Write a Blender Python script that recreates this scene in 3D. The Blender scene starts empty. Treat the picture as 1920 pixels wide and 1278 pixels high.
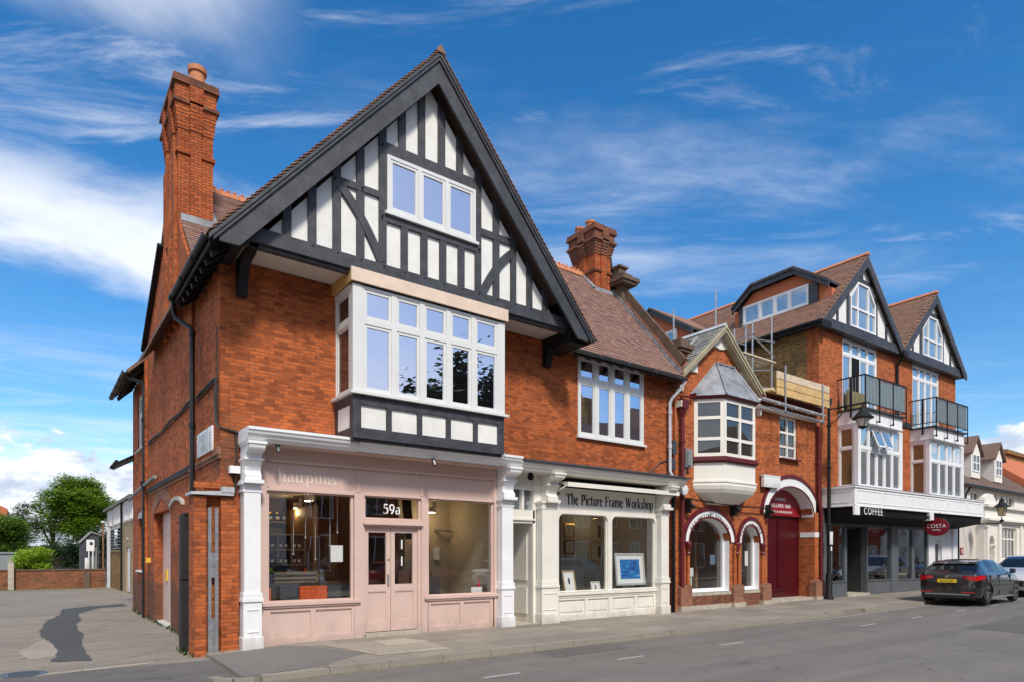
import bpy, math, random
from mathutils import Vector, Matrix
R = math.radians
random.seed(7)
C = bpy.context.scene.collection
S = bpy.context.scene

# ------------------------------------------------------------------ camera, world, sun, exposure
cd = bpy.data.cameras.new('camera'); cam = bpy.data.objects.new('camera', cd); C.objects.link(cam)
cam.location = (-2.495, -11.25, 1.55)
cam.rotation_euler = (R(90), 0, -math.atan2(.6, .8))
cd.sensor_width = 36; cd.lens = 1207.7/1920*36
cd.shift_y = (1041-639)/1920; cd.clip_end = 2000; cd.clip_start = .05
S.camera = cam
SUN_EL, SUN_AZ = 47, 194          # azimuth clockwise from +Y: behind the camera, a little to its left
w = bpy.data.worlds.new('World'); S.world = w; w.use_nodes = True
sun_d = bpy.data.lights.new('sun', 'SUN'); sun = bpy.data.objects.new('sun', sun_d); C.objects.link(sun)
sun_d.energy = 3.1; sun_d.angle = R(9); sun_d.color = (1, .93, .82)
_a = R(SUN_AZ); _e = R(SUN_EL)
sd = Vector((math.sin(_a)*math.cos(_e), math.cos(_a)*math.cos(_e), math.sin(_e)))
sun.rotation_euler = sd.to_track_quat('Z', 'Y').to_euler()
S.view_settings.view_transform = 'Standard'; S.view_settings.look = 'None'
S.view_settings.exposure = .32; S.view_settings.gamma = 1
S.cycles.max_bounces = 7; S.cycles.transparent_max_bounces = 12

def nt_math(nt, op, a, b=None, c=None, clamp=False):
    n = nt.nodes.new('ShaderNodeMath'); n.operation = op; n.use_clamp = clamp
    for i, v in enumerate((a, b, c)):
        if v is None: continue
        if isinstance(v, (int, float)): n.inputs[i].default_value = v
        else: nt.links.new(v, n.inputs[i])
    return n.outputs[0]
def nt_ramp(nt, fac, lo, hi, a=0., b=1.):
    n = nt.nodes.new('ShaderNodeMapRange'); n.interpolation_type = 'SMOOTHSTEP'
    nt.links.new(fac, n.inputs[0])
    for i, v in ((1, lo), (2, hi), (3, a), (4, b)): n.inputs[i].default_value = v
    return n.outputs[0]
def nt_noise(nt, vec, scale, detail=4, rough=.55, dist=0.):
    n = nt.nodes.new('ShaderNodeTexNoise'); n.inputs['Scale'].default_value = scale
    n.inputs['Detail'].default_value = detail; n.inputs['Roughness'].default_value = rough
    n.inputs['Distortion'].default_value = dist
    if vec is not None: nt.links.new(vec, n.inputs['Vector'])
    return n.outputs['Fac']
def nt_mix(nt, fac, a, b, mode='MIX'):
    n = nt.nodes.new('ShaderNodeMix'); n.data_type = 'RGBA'; n.blend_type = mode
    for k, v in ((0, fac), (6, a), (7, b)):
        if isinstance(v, (int, float)): n.inputs[k].default_value = v
        elif isinstance(v, tuple): n.inputs[k].default_value = v if len(v) == 4 else (*v, 1)
        else: nt.links.new(v, n.inputs[k])
    return n.outputs[2]

def build_world():
    nt = w.node_tree; bg = nt.nodes['Background']
    sky = nt.nodes.new('ShaderNodeTexSky'); sky.sky_type = 'NISHITA'; sky.sun_disc = False
    sky.sun_elevation = R(SUN_EL); sky.sun_rotation = R(SUN_AZ)
    sky.air_density = 1.0; sky.dust_density = .35; sky.ozone_density = 2.2
    hs = nt.nodes.new('ShaderNodeHueSaturation'); hs.inputs['Saturation'].default_value = 1.38
    hs.inputs['Value'].default_value = 1.42
    nt.links.new(sky.outputs[0], hs.inputs['Color'])
    tc = nt.nodes.new('ShaderNodeTexCoord')
    rot = nt.nodes.new('ShaderNodeVectorRotate'); rot.rotation_type = 'Z_AXIS'; rot.inputs['Angle'].default_value = math.atan2(.6, .8)
    nt.links.new(tc.outputs['Generated'], rot.inputs['Vector'])
    sp = nt.nodes.new('ShaderNodeSeparateXYZ'); nt.links.new(rot.outputs[0], sp.inputs[0])
    x, y, z = sp.outputs
    # plane-projected cloud coordinates
    zz = nt_math(nt, 'MAXIMUM', z, .03)
    cz = nt_math(nt, 'ADD', zz, .06)
    px, py = nt_math(nt, 'DIVIDE', x, cz), nt_math(nt, 'DIVIDE', y, cz)
    cm = nt.nodes.new('ShaderNodeCombineXYZ'); nt.links.new(px, cm.inputs[0]); nt.links.new(py, cm.inputs[1])
    mp = nt.nodes.new('ShaderNodeMapping'); mp.inputs['Rotation'].default_value = (0, 0, R(-28)); mp.inputs['Scale'].default_value = (.55, 1.7, 1)
    nt.links.new(cm.outputs[0], mp.inputs['Vector'])
    n1 = nt_noise(nt, mp.outputs[0], 1.05, 9, .62, .5)
    mpb = nt.nodes.new('ShaderNodeMapping'); mpb.inputs['Location'].default_value = (3.7, 1.3, 0); mpb.inputs['Scale'].default_value = (.5, .5, 1)
    nt.links.new(cm.outputs[0], mpb.inputs['Vector'])
    n2 = nt_noise(nt, mpb.outputs[0], .9, 2, .5)
    cirrus = nt_math(nt, 'MULTIPLY', nt_ramp(nt, n1, .47, .84, 0, .85), nt_ramp(nt, n2, .36, .62))
    # a bank of bright cloud to the left, about 25 degrees up
    az = nt_math(nt, 'ARCTAN2', x, y)
    el = nt_math(nt, 'ARCSINE', z)
    cb = nt.nodes.new('ShaderNodeCombineXYZ'); nt.links.new(nt_math(nt, 'MULTIPLY', az, 1.6), cb.inputs[0]); nt.links.new(nt_math(nt, 'MULTIPLY', el, 4.2), cb.inputs[1])
    nb = nt_noise(nt, cb.outputs[0], 2.3, 8, .58, .3)
    elw = nt_math(nt, 'ADD', el, nt_math(nt, 'MULTIPLY', nt_math(nt, 'SUBTRACT', nb, .5), .15))
    band = nt_math(nt, 'MULTIPLY', nt_ramp(nt, elw, R(19), R(22)), nt_ramp(nt, elw, R(23.5), R(28), 1, 0))
    band = nt_math(nt, 'MULTIPLY', band, nt_ramp(nt, az, R(-20), R(-8), 1, 0))
    band = nt_math(nt, 'MULTIPLY', band, nt_ramp(nt, nb, .25, .55, .45, .9))
    band2 = nt_math(nt, 'MULTIPLY', nt_ramp(nt, elw, R(33), R(41)), nt_ramp(nt, az, R(-30), R(-16), .75, 0))
    haze = nt_math(nt, 'MULTIPLY', nt_ramp(nt, elw, R(8), R(19), 1, 0), nt_ramp(nt, az, R(-30), R(40), .55, .10))
    cs_ = nt.nodes.new('ShaderNodeCombineXYZ'); nt.links.new(nt_math(nt, 'MULTIPLY', az, 1.1), cs_.inputs[0]); nt.links.new(nt_math(nt, 'MULTIPLY', el, 13.), cs_.inputs[1])
    haze = nt_math(nt, 'MULTIPLY', haze, nt_ramp(nt, nt_noise(nt, cs_.outputs[0], 1.7, 7, .6, .3), .42, .66))
    # low puffy cumulus near the horizon
    cc = nt.nodes.new('ShaderNodeCombineXYZ'); nt.links.new(nt_math(nt, 'MULTIPLY', az, 3.2), cc.inputs[0]); nt.links.new(nt_math(nt, 'MULTIPLY', el, 6.), cc.inputs[1])
    nc = nt_noise(nt, cc.outputs[0], 3.1, 7, .6)
    elc = nt_math(nt, 'SUBTRACT', el, nt_math(nt, 'MULTIPLY', nt_math(nt, 'SUBTRACT', nc, .5), .30))
    cum = nt_math(nt, 'MULTIPLY', nt_ramp(nt, elc, R(7.2), R(8.6), 1, 0), .97)
    veil = nt_math(nt, 'MULTIPLY', nt_ramp(nt, y, -.5, .0, 1, 0), nt_ramp(nt, nt_noise(nt, mpb.outputs[0], 1.6, 5, .55), .3, .7, .50, .85))   # thin high cloud over the half of the sky behind the camera
    mpc = nt.nodes.new('ShaderNodeMapping'); mpc.inputs['Location'].default_value = (1.9, 5.2, 0); mpc.inputs['Rotation'].default_value = (0, 0, R(35)); mpc.inputs['Scale'].default_value = (.9, 3.2, 1)
    nt.links.new(cm.outputs[0], mpc.inputs['Vector'])
    wisp = nt_math(nt, 'MULTIPLY', nt_ramp(nt, nt_noise(nt, mpc.outputs[0], 1.2, 10, .66, .8), .52, .82, 0, .8), nt_ramp(nt, nt_noise(nt, mpc.outputs[0], .45, 2, .5), .42, .60))
    tot = nt_math(nt, 'MAXIMUM', nt_math(nt, 'MAXIMUM', cirrus, wisp), veil)
    for k in (band, band2, haze): tot = nt_math(nt, 'MAXIMUM', tot, k)
    shade = nt_ramp(nt, nt_noise(nt, cc.outputs[0], 5.0, 5, .6), .35, .65)
    white = nt_mix(nt, shade, (4.9, 5.6, 7.0), (9.8, 10.0, 10.5))
    c1 = nt_mix(nt, tot, hs.outputs[0], (8.4, 8.7, 9.3))
    c2 = nt_mix(nt, cum, c1, white)
    nt.links.new(c2, bg.inputs['Color']); bg.inputs['Strength'].default_value = .1
build_world()

# ------------------------------------------------------------------ materials
MATS = {}
def newmat(name):
    m = bpy.data.materials.new(name); m.use_nodes = True; MATS[name] = m
    return m, m.node_tree, m.node_tree.nodes['Principled BSDF']
def bump(nt, bs, h, strength=.3, dist=.01):
    b = nt.nodes.new('ShaderNodeBump'); b.inputs['Strength'].default_value = strength; b.inputs['Distance'].default_value = dist
    nt.links.new(h, b.inputs['Height']); nt.links.new(b.outputs[0], bs.inputs['Normal'])
def objco(nt): return nt.nodes.new('ShaderNodeTexCoord').outputs['Object']
def paint(name, col, rough=.5, var=.10, scale=3., bmp=.12, metal=0., dirt=.0, spec=.5, coat=0., splash=0.):
    m, nt, bs = newmat(name); co = objco(nt)
    n = nt_noise(nt, co, scale, 6, .65)
    d = tuple(c*(1-var) for c in col); l = tuple(min(1, c*(1+var*.6)) for c in col)
    c = nt_mix(nt, nt_ramp(nt, n, .3, .7), d, l)
    if dirt:
        st = nt.nodes.new('ShaderNodeMapping'); st.inputs['Scale'].default_value = (6, 6, .9); nt.links.new(co, st.inputs['Vector'])
        ds = nt_ramp(nt, nt_noise(nt, st.outputs[0], 2.2, 7, .7), .52, .78, 0, dirt)
        c = nt_mix(nt, ds, c, tuple(x*.42 for x in col))
    if splash:      # road grime thrown up against the foot, in ragged patches, and scuffs
        sz = nt.nodes.new('ShaderNodeSeparateXYZ'); nt.links.new(co, sz.inputs[0]); ns = nt_noise(nt, co, 3.4, 8, .75)
        k = nt_math(nt, 'ADD', nt_math(nt, 'MULTIPLY', ns, .9), nt_math(nt, 'MULTIPLY', sz.outputs[2], -.75))
        c = nt_mix(nt, nt_ramp(nt, k, .18, .50, 0, splash), c, (.20, .17, .13))
        c = nt_mix(nt, nt_ramp(nt, nt_noise(nt, co, 17, 6, .8), .70, .76, 0, .35), c, tuple(x*.5 for x in col))
    nt.links.new(c, bs.inputs['Base Color']); bs.inputs['Roughness'].default_value = rough
    bs.inputs['Metallic'].default_value = metal; bs.inputs['Specular IOR Level'].default_value = spec
    if coat: bs.inputs['Coat Weight'].default_value = coat; bs.inputs['Coat Roughness'].default_value = .04
    if bmp: bump(nt, bs, nt_noise(nt, co, scale*14, 4, .6), bmp, .006)
    return m
def brickmat(name, c1, c2, mortar, bw=.158, rh=.0595, ms=.0065, soot=.5, patch=(.30, .07, .03), seed=0., extra=None):
    m, nt, bs = newmat(name); co = objco(nt)
    geo = nt.nodes.new('ShaderNodeNewGeometry')
    sn = nt.nodes.new('ShaderNodeSeparateXYZ'); nt.links.new(geo.outputs['True Normal'], sn.inputs[0])
    sp = nt.nodes.new('ShaderNodeSeparateXYZ'); nt.links.new(co, sp.inputs[0])
    isx = nt_math(nt, 'GREATER_THAN', nt_math(nt, 'ABSOLUTE', sn.outputs[0]), .6)
    u = nt_math(nt, 'ADD', nt_math(nt, 'MULTIPLY', isx, sp.outputs[1]), nt_math(nt, 'MULTIPLY', nt_math(nt, 'SUBTRACT', 1., isx), sp.outputs[0]))
    cb = nt.nodes.new('ShaderNodeCombineXYZ'); nt.links.new(u, cb.inputs[0]); nt.links.new(sp.outputs[2], cb.inputs[1])
    # slight waviness of the courses
    wob = nt.nodes.new('ShaderNodeTexNoise'); wob.inputs['Scale'].default_value = 1.7; nt.links.new(cb.outputs[0], wob.inputs['Vector'])
    vs = nt.nodes.new('ShaderNodeVectorMath'); vs.operation = 'MULTIPLY_ADD'
    nt.links.new(wob.outputs['Color'], vs.inputs[0]); vs.inputs[1].default_value = (.02, .022, 0); nt.links.new(cb.outputs[0], vs.inputs[2])
    br = nt.nodes.new('ShaderNodeTexBrick'); nt.links.new(vs.outputs[0], br.inputs['Vector'])
    br.inputs['Scale'].default_value = 1; br.inputs['Brick Width'].default_value = bw; br.inputs['Row Height'].default_value = rh
    br.inputs['Mortar Size'].default_value = ms; br.inputs['Mortar Smooth'].default_value = .25; br.inputs['Bias'].default_value = -.15
    br.inputs['Color1'].default_value = (*c1, 1); br.inputs['Color2'].default_value = (*c2, 1); br.inputs['Mortar'].default_value = (*mortar, 1)
    br2 = nt.nodes.new('ShaderNodeTexBrick'); nt.links.new(vs.outputs[0], br2.inputs['Vector'])   # a few over-burnt bricks
    for k, v in (('Scale', 1), ('Brick Width', bw), ('Row Height', rh), ('Mortar Size', 0.), ('Bias', -.62)): br2.inputs[k].default_value = v
    br2.inputs['Color1'].default_value = (0, 0, 0, 1); br2.inputs['Color2'].default_value = (1, 1, 1, 1); br2.offset_frequency = 2
    col = nt_mix(nt, nt_math(nt, 'MULTIPLY', br2.outputs['Color'], .55), br.outputs['Color'], tuple(x*.28 for x in c2))
    big = nt_noise(nt, co, .9+seed, 6, .62)
    col = nt_mix(nt, nt_ramp(nt, big, .42, .68, 0, .55), col, patch, 'MULTIPLY') if False else nt_mix(nt, nt_ramp(nt, big, .45, .75, 0, soot), col, tuple(x*.35 for x in c2))
    col = nt_mix(nt, nt_ramp(nt, nt_noise(nt, co, 2.3+seed, 6, .7), .50, .72, 0, .45), col, (min(1, c1[0]*1.25), c1[1]*1.35, c1[2]*1.3))   # cleaner, brighter patches
    fine = nt_noise(nt, co, 34, 5, .7)
    col = nt_mix(nt, nt_ramp(nt, fine, .35, .75, 0, .30), col, (c1[0]*1.25, c1[1]*1.6, c1[2]*1.9))
    ef = nt_noise(nt, co, 4.3+seed, 8, .72)
    col = nt_mix(nt, nt_ramp(nt, ef, .66, .80, 0, .38), col, (.42, .33, .27))
    rs = nt.nodes.new('ShaderNodeMapping'); rs.inputs['Scale'].default_value = (3.2, 3.2, .42); nt.links.new(co, rs.inputs['Vector'])     # rain and soot runs
    col = nt_mix(nt, nt_ramp(nt, nt_noise(nt, rs.outputs[0], 1.5+seed, 7, .68), .50, .74, 0, .42), col, tuple(x*.5 for x in c2))
    if extra: col = extra(nt, co, sp, col)
    nt.links.new(col, bs.inputs['Base Color']); bs.inputs['Roughness'].default_value = .88; bs.inputs['Specular IOR Level'].default_value = .25
    h = nt_math(nt, 'ADD', nt_math(nt, 'MULTIPLY', br.outputs['Fac'], -1.), nt_math(nt, 'MULTIPLY', fine, .7))
    bump(nt, bs, h, .75, .012)
    return m
def tilemat(name, cols, rough=.85, moss=.25):
    m, nt, bs = newmat(name); co = objco(nt)
    g = nt.nodes.new('ShaderNodeNewGeometry'); r = nt.nodes.new('ShaderNodeValToRGB')
    nt.links.new(g.outputs['Random Per Island'], r.inputs[0])
    e = r.color_ramp.elements
    while len(e) < len(cols): e.new(.5)
    for i, c in enumerate(cols): e[i].position = i/(len(cols)-1); e[i].color = (*c, 1)
    n = nt_noise(nt, co, 1.3, 6, .65)
    c = nt_mix(nt, nt_ramp(nt, n, .42, .70, 0, moss), r.outputs[0], (.20, .17, .14))
    n2 = nt_noise(nt, co, 22, 4, .7)
    c = nt_mix(nt, nt_ramp(nt, n2, .5, .8, 0, .35), c, (.33, .27, .23))
    nt.links.new(c, bs.inputs['Base Color']); bs.inputs['Roughness'].default_value = rough
    bump(nt, bs, n2, .3, .004)
    return m
def asphalt(name, col, joints=False, seed=0., stain=.35, slab=None, wear=False):
    m, nt, bs = newmat(name); co = objco(nt)
    fine = nt_noise(nt, co, 55, 3, .8); mid = nt_noise(nt, co, 2.1+seed, 7, .65); big = nt_noise(nt, co, .35+seed*.1, 4, .55)
    c = nt_mix(nt, nt_ramp(nt, fine, .25, .75), tuple(x*.62 for x in col), tuple(x*1.36 for x in col))
    c = nt_mix(nt, nt_ramp(nt, mid, .48, .72, 0, stain), c, tuple(x*.5 for x in col))
    c = nt_mix(nt, nt_ramp(nt, big, .35, .7, 0, .4), c, tuple(min(1, x*1.35) for x in (col[0]*1.03, col[1], col[2]*.95)))
    h = fine
    if wear:       # cracks, polished wheel tracks, oil drips and grit gathered by the kerb
        sx_ = nt.nodes.new('ShaderNodeSeparateXYZ'); nt.links.new(co, sx_.inputs[0])
        vn = nt.nodes.new('ShaderNodeTexNoise'); vn.inputs['Scale'].default_value = 1.6; vn.inputs['Detail'].default_value = 5; nt.links.new(co, vn.inputs['Vector'])
        va = nt.nodes.new('ShaderNodeVectorMath'); va.operation = 'MULTIPLY_ADD'; nt.links.new(vn.outputs['Color'], va.inputs[0]); va.inputs[1].default_value = (.9, .9, 0); nt.links.new(co, va.inputs[2])
        vo = nt.nodes.new('ShaderNodeTexVoronoi'); vo.feature = 'DISTANCE_TO_EDGE'; vo.inputs['Scale'].default_value = .42; nt.links.new(va.outputs[0], vo.inputs['Vector'])
        ck = nt_math(nt, 'MULTIPLY', nt_ramp(nt, vo.outputs['Distance'], .003, .012, 1, 0), nt_ramp(nt, nt_noise(nt, co, .5, 3), .46, .60, 0, .55))
        c = nt_mix(nt, ck, c, tuple(x*.35 for x in col))
        st = nt.nodes.new('ShaderNodeMapping'); st.inputs['Scale'].default_value = (.10, 1.6, 1); nt.links.new(co, st.inputs['Vector'])
        c = nt_mix(nt, nt_ramp(nt, nt_noise(nt, st.outputs[0], 1.3, 5, .6), .40, .66, 0, .42), c, tuple(x*.66 for x in col))
        oil = nt_math(nt, 'MULTIPLY', nt_ramp(nt, nt_noise(nt, co, 3.3, 2, .4), .70, .76), .5); c = nt_mix(nt, oil, c, tuple(x*.4 for x in col))
        gr = nt_math(nt, 'ADD', sx_.outputs[1], nt_math(nt, 'MULTIPLY', nt_noise(nt, co, 2.6, 6, .7), .9))
        c = nt_mix(nt, nt_ramp(nt, gr, -2.42, -1.95, 0, 0. if wear == 'alley' else .6), c, (.24, .19, .13))
    if slab:
        br = nt.nodes.new('ShaderNodeTexBrick'); nt.links.new(co, br.inputs['Vector'])
        for k, v in (('Scale', 1), ('Brick Width', slab[0]), ('Row Height', slab[1]), ('Mortar Size', .008), ('Bias', 0), ('Mortar Smooth', .2)): br.inputs[k].default_value = v
        br.inputs['Color1'].default_value = (1, 1, 1, 1); br.inputs['Color2'].default_value = (.74, .73, .72, 1); br.inputs['Mortar'].default_value = (.42, .4, .38, 1)
        c = nt_mix(nt, 1., c, br.outputs['Color'], 'MULTIPLY')
        h = nt_math(nt, 'ADD', nt_math(nt, 'MULTIPLY', fine, .5), nt_math(nt, 'MULTIPLY', br.outputs['Fac'], -1.5))
    nt.links.new(c, bs.inputs['Base Color']); bs.inputs['Roughness'].default_value = .86; bs.inputs['Specular IOR Level'].default_value = .3
    bump(nt, bs, h, .55, .008)
    return m
def glassmat(name, refl, dark=(.015, .015, .018), tint=(1, 1, 1), clear=False):
    m = bpy.data.materials.new(name); m.use_nodes = True; MATS[name] = m; nt = m.node_tree; nt.nodes.clear()
    out = nt.nodes.new('ShaderNodeOutputMaterial'); mx = nt.nodes.new('ShaderNodeMixShader')
    gl = nt.nodes.new('ShaderNodeBsdfGlossy'); gl.inputs['Roughness'].default_value = .0; gl.inputs['Color'].default_value = (*tint, 1)
    co = objco(nt); b = nt.nodes.new('ShaderNodeBump'); b.inputs['Strength'].default_value = .10; b.inputs['Distance'].default_value = .02
    nt.links.new(nt_noise(nt, co, 1.3, 1, .4), b.inputs['Height']); nt.links.new(b.outputs[0], gl.inputs['Normal'])
    if clear:
        o = nt.nodes.new('ShaderNodeBsdfTransparent'); o.inputs['Color'].default_value = (.93, .95, .94, 1)
    else:
        o = nt.nodes.new('ShaderNodeBsdfDiffuse'); o.inputs['Color'].default_value = (*dark, 1)
    ge = nt.nodes.new('ShaderNodeNewGeometry'); dt = nt.nodes.new('ShaderNodeVectorMath'); dt.operation = 'DOT_PRODUCT'
    nt.links.new(ge.outputs['Normal'], dt.inputs[0]); nt.links.new(ge.outputs['Incoming'], dt.inputs[1])
    k = nt_math(nt, 'POWER', nt_math(nt, 'SUBTRACT', 1., nt_math(nt, 'ABSOLUTE', dt.outputs['Value'])), 4.5)   # Schlick, same from both sides
    f = nt_math(nt, 'ADD', nt_math(nt, 'MULTIPLY', k, .92), .045+refl, clamp=True)
    nt.links.new(f, mx.inputs[0]); nt.links.new(o.outputs[0], mx.inputs[1]); nt.links.new(gl.outputs[0], mx.inputs[2]); nt.links.new(mx.outputs[0], out.inputs[0])
    return m
def leafmat(name, a, b):
    m, nt, bs = newmat(name); g = nt.nodes.new('ShaderNodeNewGeometry')
    c = nt_mix(nt, g.outputs['Random Per Island'], a, b)
    nt.links.new(c, bs.inputs['Base Color']); bs.inputs['Roughness'].default_value = .6; bs.inputs['Specular IOR Level'].default_value = .3
    tr = nt.nodes.new('ShaderNodeBsdfTranslucent'); nt.links.new(c, tr.inputs[0])
    mx = nt.nodes.new('ShaderNodeMixShader'); mx.inputs[0].default_value = .3
    nt.links.new(bs.outputs[0], mx.inputs[1]); nt.links.new(tr.outputs[0], mx.inputs[2]); nt.links.new(mx.outputs[0], nt.nodes['Material Output'].inputs[0])
    return m
def emis(name, col, st):
    m, nt, bs = newmat(name); bs.inputs['Emission Color'].default_value = (*col, 1); bs.inputs['Emission Strength'].default_value = st
    bs.inputs['Base Color'].default_value = (*col, 1)
    return m

def foot_stain(nt, co, sp, col):
    """damp and soot in ragged patches: along the alley foot, and round the corner beside the shop cornice"""
    n = nt_noise(nt, co, 1.7, 7, .65); x, y, z = sp.outputs
    a = nt_math(nt, 'SUBTRACT', nt_math(nt, 'MULTIPLY', n, 3.4), z)
    a = nt_math(nt, 'MULTIPLY', nt_ramp(nt, a, .15, 1.0, 0, .72), nt_ramp(nt, y, 1.9, 2.6))
    col = nt_mix(nt, a, col, (.075, .052, .040))
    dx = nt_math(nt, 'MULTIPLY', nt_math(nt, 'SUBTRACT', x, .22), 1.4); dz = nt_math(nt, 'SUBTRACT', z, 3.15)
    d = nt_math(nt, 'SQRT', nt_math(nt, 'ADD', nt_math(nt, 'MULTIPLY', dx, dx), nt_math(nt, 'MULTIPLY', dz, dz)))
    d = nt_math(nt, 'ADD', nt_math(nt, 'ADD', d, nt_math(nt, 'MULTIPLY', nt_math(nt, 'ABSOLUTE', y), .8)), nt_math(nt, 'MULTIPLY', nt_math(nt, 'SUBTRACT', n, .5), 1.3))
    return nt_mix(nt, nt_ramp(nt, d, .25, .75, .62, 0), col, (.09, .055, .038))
brickmat('brick', (.50, .118, .031), (.185, .036, .013), (.19, .095, .055), extra=foot_stain)
brickmat('brick_terrace', (.52, .130, .036), (.235, .050, .017), (.22, .12, .07), seed=.4, soot=.2)
brickmat('brick_chimney', (.52, .115, .027), (.30, .050, .015), (.11, .06, .04), soot=.45, ms=.011, seed=.2)
brickmat('brick_sooty', (.26, .085, .045), (.12, .055, .035), (.12, .09, .07), soot=.7, seed=.7)
brickmat('brick_plinth', (.33, .13, .075), (.20, .085, .05), (.25, .2, .15), soot=.5, seed=.9)
brickmat('brick_stock', (.36, .19, .06), (.09, .055, .03), (.13, .10, .07), soot=.5, seed=.5)
brickmat('brick_yellow', (.42, .30, .17), (.30, .20, .11), (.30, .25, .18), soot=.25, seed=.3)
brickmat('brick_garden', (.32, .10, .045), (.10, .065, .04), (.13, .105, .075), soot=.6, seed=.6)
tilemat('roof_tile', [(.18, .098, .075), (.26, .14, .108), (.21, .112, .088), (.30, .17, .13), (.14, .08, .065)])
tilemat('roof_tile_brown', [(.17, .085, .055), (.26, .125, .075), (.20, .10, .065), (.14, .075, .055)], moss=.3)
tilemat('roof_tile_dark', [(.10, .065, .05), (.16, .095, .07), (.12, .075, .06)], moss=.3)
tilemat('tile_hanging', [(.42, .10, .04), (.50, .14, .055), (.33, .075, .035)], moss=.05)
tilemat('slate', [(.14, .145, .14), (.20, .20, .19), (.24, .235, .22), (.11, .115, .115)], moss=.2)
paint('ridge_tile', (.52, .19, .09), .8, .25, 6, .3)
paint('terracotta', (.50, .20, .09), .8, .25, 7, .3, dirt=.6)
paint('timber', (.047, .048, .057), .55, .40, 5, .5, dirt=.5)
paint('timber_black', (.009, .009, .010), .6, .2, 3, .2, spec=.3)
paint('plaster', (.76, .75, .72), .75, .07, 3.5, .5, dirt=.14)
paint('soffit', (.66, .60, .52), .7, .06, 1.5, .1)
paint('new_timber', (.70, .55, .43), .6, .10, 2.5, .15)
paint('new_timber_side', (.62, .36, .13), .6, .10, 2.5, .15)
paint('upvc', (.67, .675, .66), .35, .03, 2, .03)
paint('white', (.79, .79, .80), .45, .05, 1.8, .14, dirt=.14, splash=.4)
paint('cream', (.74, .71, .64), .5, .06, 1.8, .16, dirt=.20, splash=.4)
paint('cream_light', (.78, .75, .68), .5, .05, 1.8, .12, dirt=.10)
paint('cream_render', (.76, .73, .67), .85, .06, 1.2, .3, dirt=.2)
paint('beige_render', (.60, .55, .50), .85, .05, 1.2, .3, dirt=.2)
paint('pink', (.60, .435, .38), .5, .06, 1.5, .12, dirt=.10, splash=.35)
paint('maroon', (.12, .011, .015), .4, .15, 2, .1)
paint('maroon_door', (.065, .003, .007), .35, .15, 2, .1)
paint('sign_red', (.26, .008, .018), .4, .1, 2, .05)
paint('lead', (.26, .275, .30), .5, .35, 3.2, .3, dirt=.45)
paint('lead_light', (.45, .47, .50), .45, .2, 3, .2)
paint('gutter_grey', (.055, .06, .068), .35, .1, 3, .05)
paint('black_plastic', (.008, .008, .009), .45, .1, 3, .05, spec=.3)
paint('black_wood', (.011, .011, .012), .7, .3, 5, .2, dirt=.2)
paint('screen_teal', (.31, .38, .39), .4, .1, 3, 0)
paint('barge_olive', (.40, .35, .23), .6, .15, 3, .1, dirt=.3)
paint('pipe_grey', (.52, .52, .56), .4, .12, 3, .1, dirt=.3)
paint('galvanised', (.38, .40, .42), .35, .2, 9, .1, metal=.6)
paint('stone', (.42, .37, .30), .85, .2, 5, .4, dirt=.4)
paint('stone_dark', (.13, .085, .06), .9, .3, 5, .5, dirt=.4)
paint('concrete', (.45, .43, .39), .9, .12, 4, .3)
paint('shop_grey', (.095, .105, .115), .5, .1, 2, .08)
paint('shop_grey_dark', (.03, .033, .035), .5, .1, 2, .08)
paint('canopy_black', (.008, .008, .009), .8, .1, 2, .05, spec=.2)
paint('scaffold_pole', (.42, .43, .44), .35, .25, 9, .1, metal=.7)
paint('plank', (.60, .40, .17), .75, .22, 5, .2)
paint('plank_pale', (.62, .50, .36), .75, .2, 5, .2)
paint('white_line', (.40, .39, .37), .8, .2, 12, .2, dirt=.5)
paint('letter_white', (.82, .79, .76), .6, .04, 5, 0)
paint('letter_dark', (.035, .032, .032), .6, .05, 5, 0)
paint('letter_pale', (.80, .69, .64), .6, .1, 5, 0)
paint('cable', (.02, .02, .02), .5, .1, 5, 0)
paint('grass', (.10, .15, .03), .9, .45, 9, .6)
paint('bark', (.09, .065, .045), .9, .3, 8, .5)
paint('rubber', (.012, .012, .012), .8, .2, 9, .1)
paint('alloy', (.42, .42, .44), .28, .1, 6, 0, metal=.9)
paint('car_black', (.009, .009, .011), .25, .02, 1, 0, coat=1., spec=.5)
paint('car_silver', (.52, .54, .57), .3, .02, 1, 0, coat=1.)
paint('car_red', (.36, .02, .012), .3, .02, 1, 0, coat=1.)
paint('car_blue', (.18, .25, .33), .3, .02, 1, 0, coat=1.)
paint('car_white', (.75, .76, .78), .3, .02, 1, 0, coat=1.)
paint('tail_red', (.50, .006, .01), .12, .1, 4, 0, coat=1.)
paint('plate_yellow', (.85, .60, .02), .5, .03, 3, 0)
paint('plate_white', (.8, .8, .78), .5, .03, 3, 0)
paint('chrome', (.7, .7, .72), .12, .02, 3, 0, metal=1.)
paint('room_wall', (.20, .135, .075), .9, .15, 1, 0)
paint('room_wall_pale', (.46, .40, .31), .9, .08, 1, 0)
paint('room_wall_white', (.34, .35, .31), .9, .08, 1, 0)
paint('room_dark', (.045, .035, .028), .9, .3, 2, 0)
paint('room_floor', (.10, .08, .065), .6, .2, 2, 0)
paint('wood_shelf', (.30, .17, .08), .6, .2, 4, 0)
paint('jar_dark', (.025, .022, .02), .2, .2, 4, 0)
paint('orange', (.62, .10, .02), .5, .1, 4, 0)
paint('charcoal', (.045, .05, .06), .6, .1, 4, 0)
paint('paper', (.80, .80, .80), .7, .03, 5, 0)
paint('brass', (.42, .27, .08), .3, .1, 5, 0, metal=.9)
paint('yellow_plastic', (.70, .42, .04), .5, .1, 4, 0)
paint('mid_grey', (.22, .23, .24), .5, .1, 3, 0)
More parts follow.
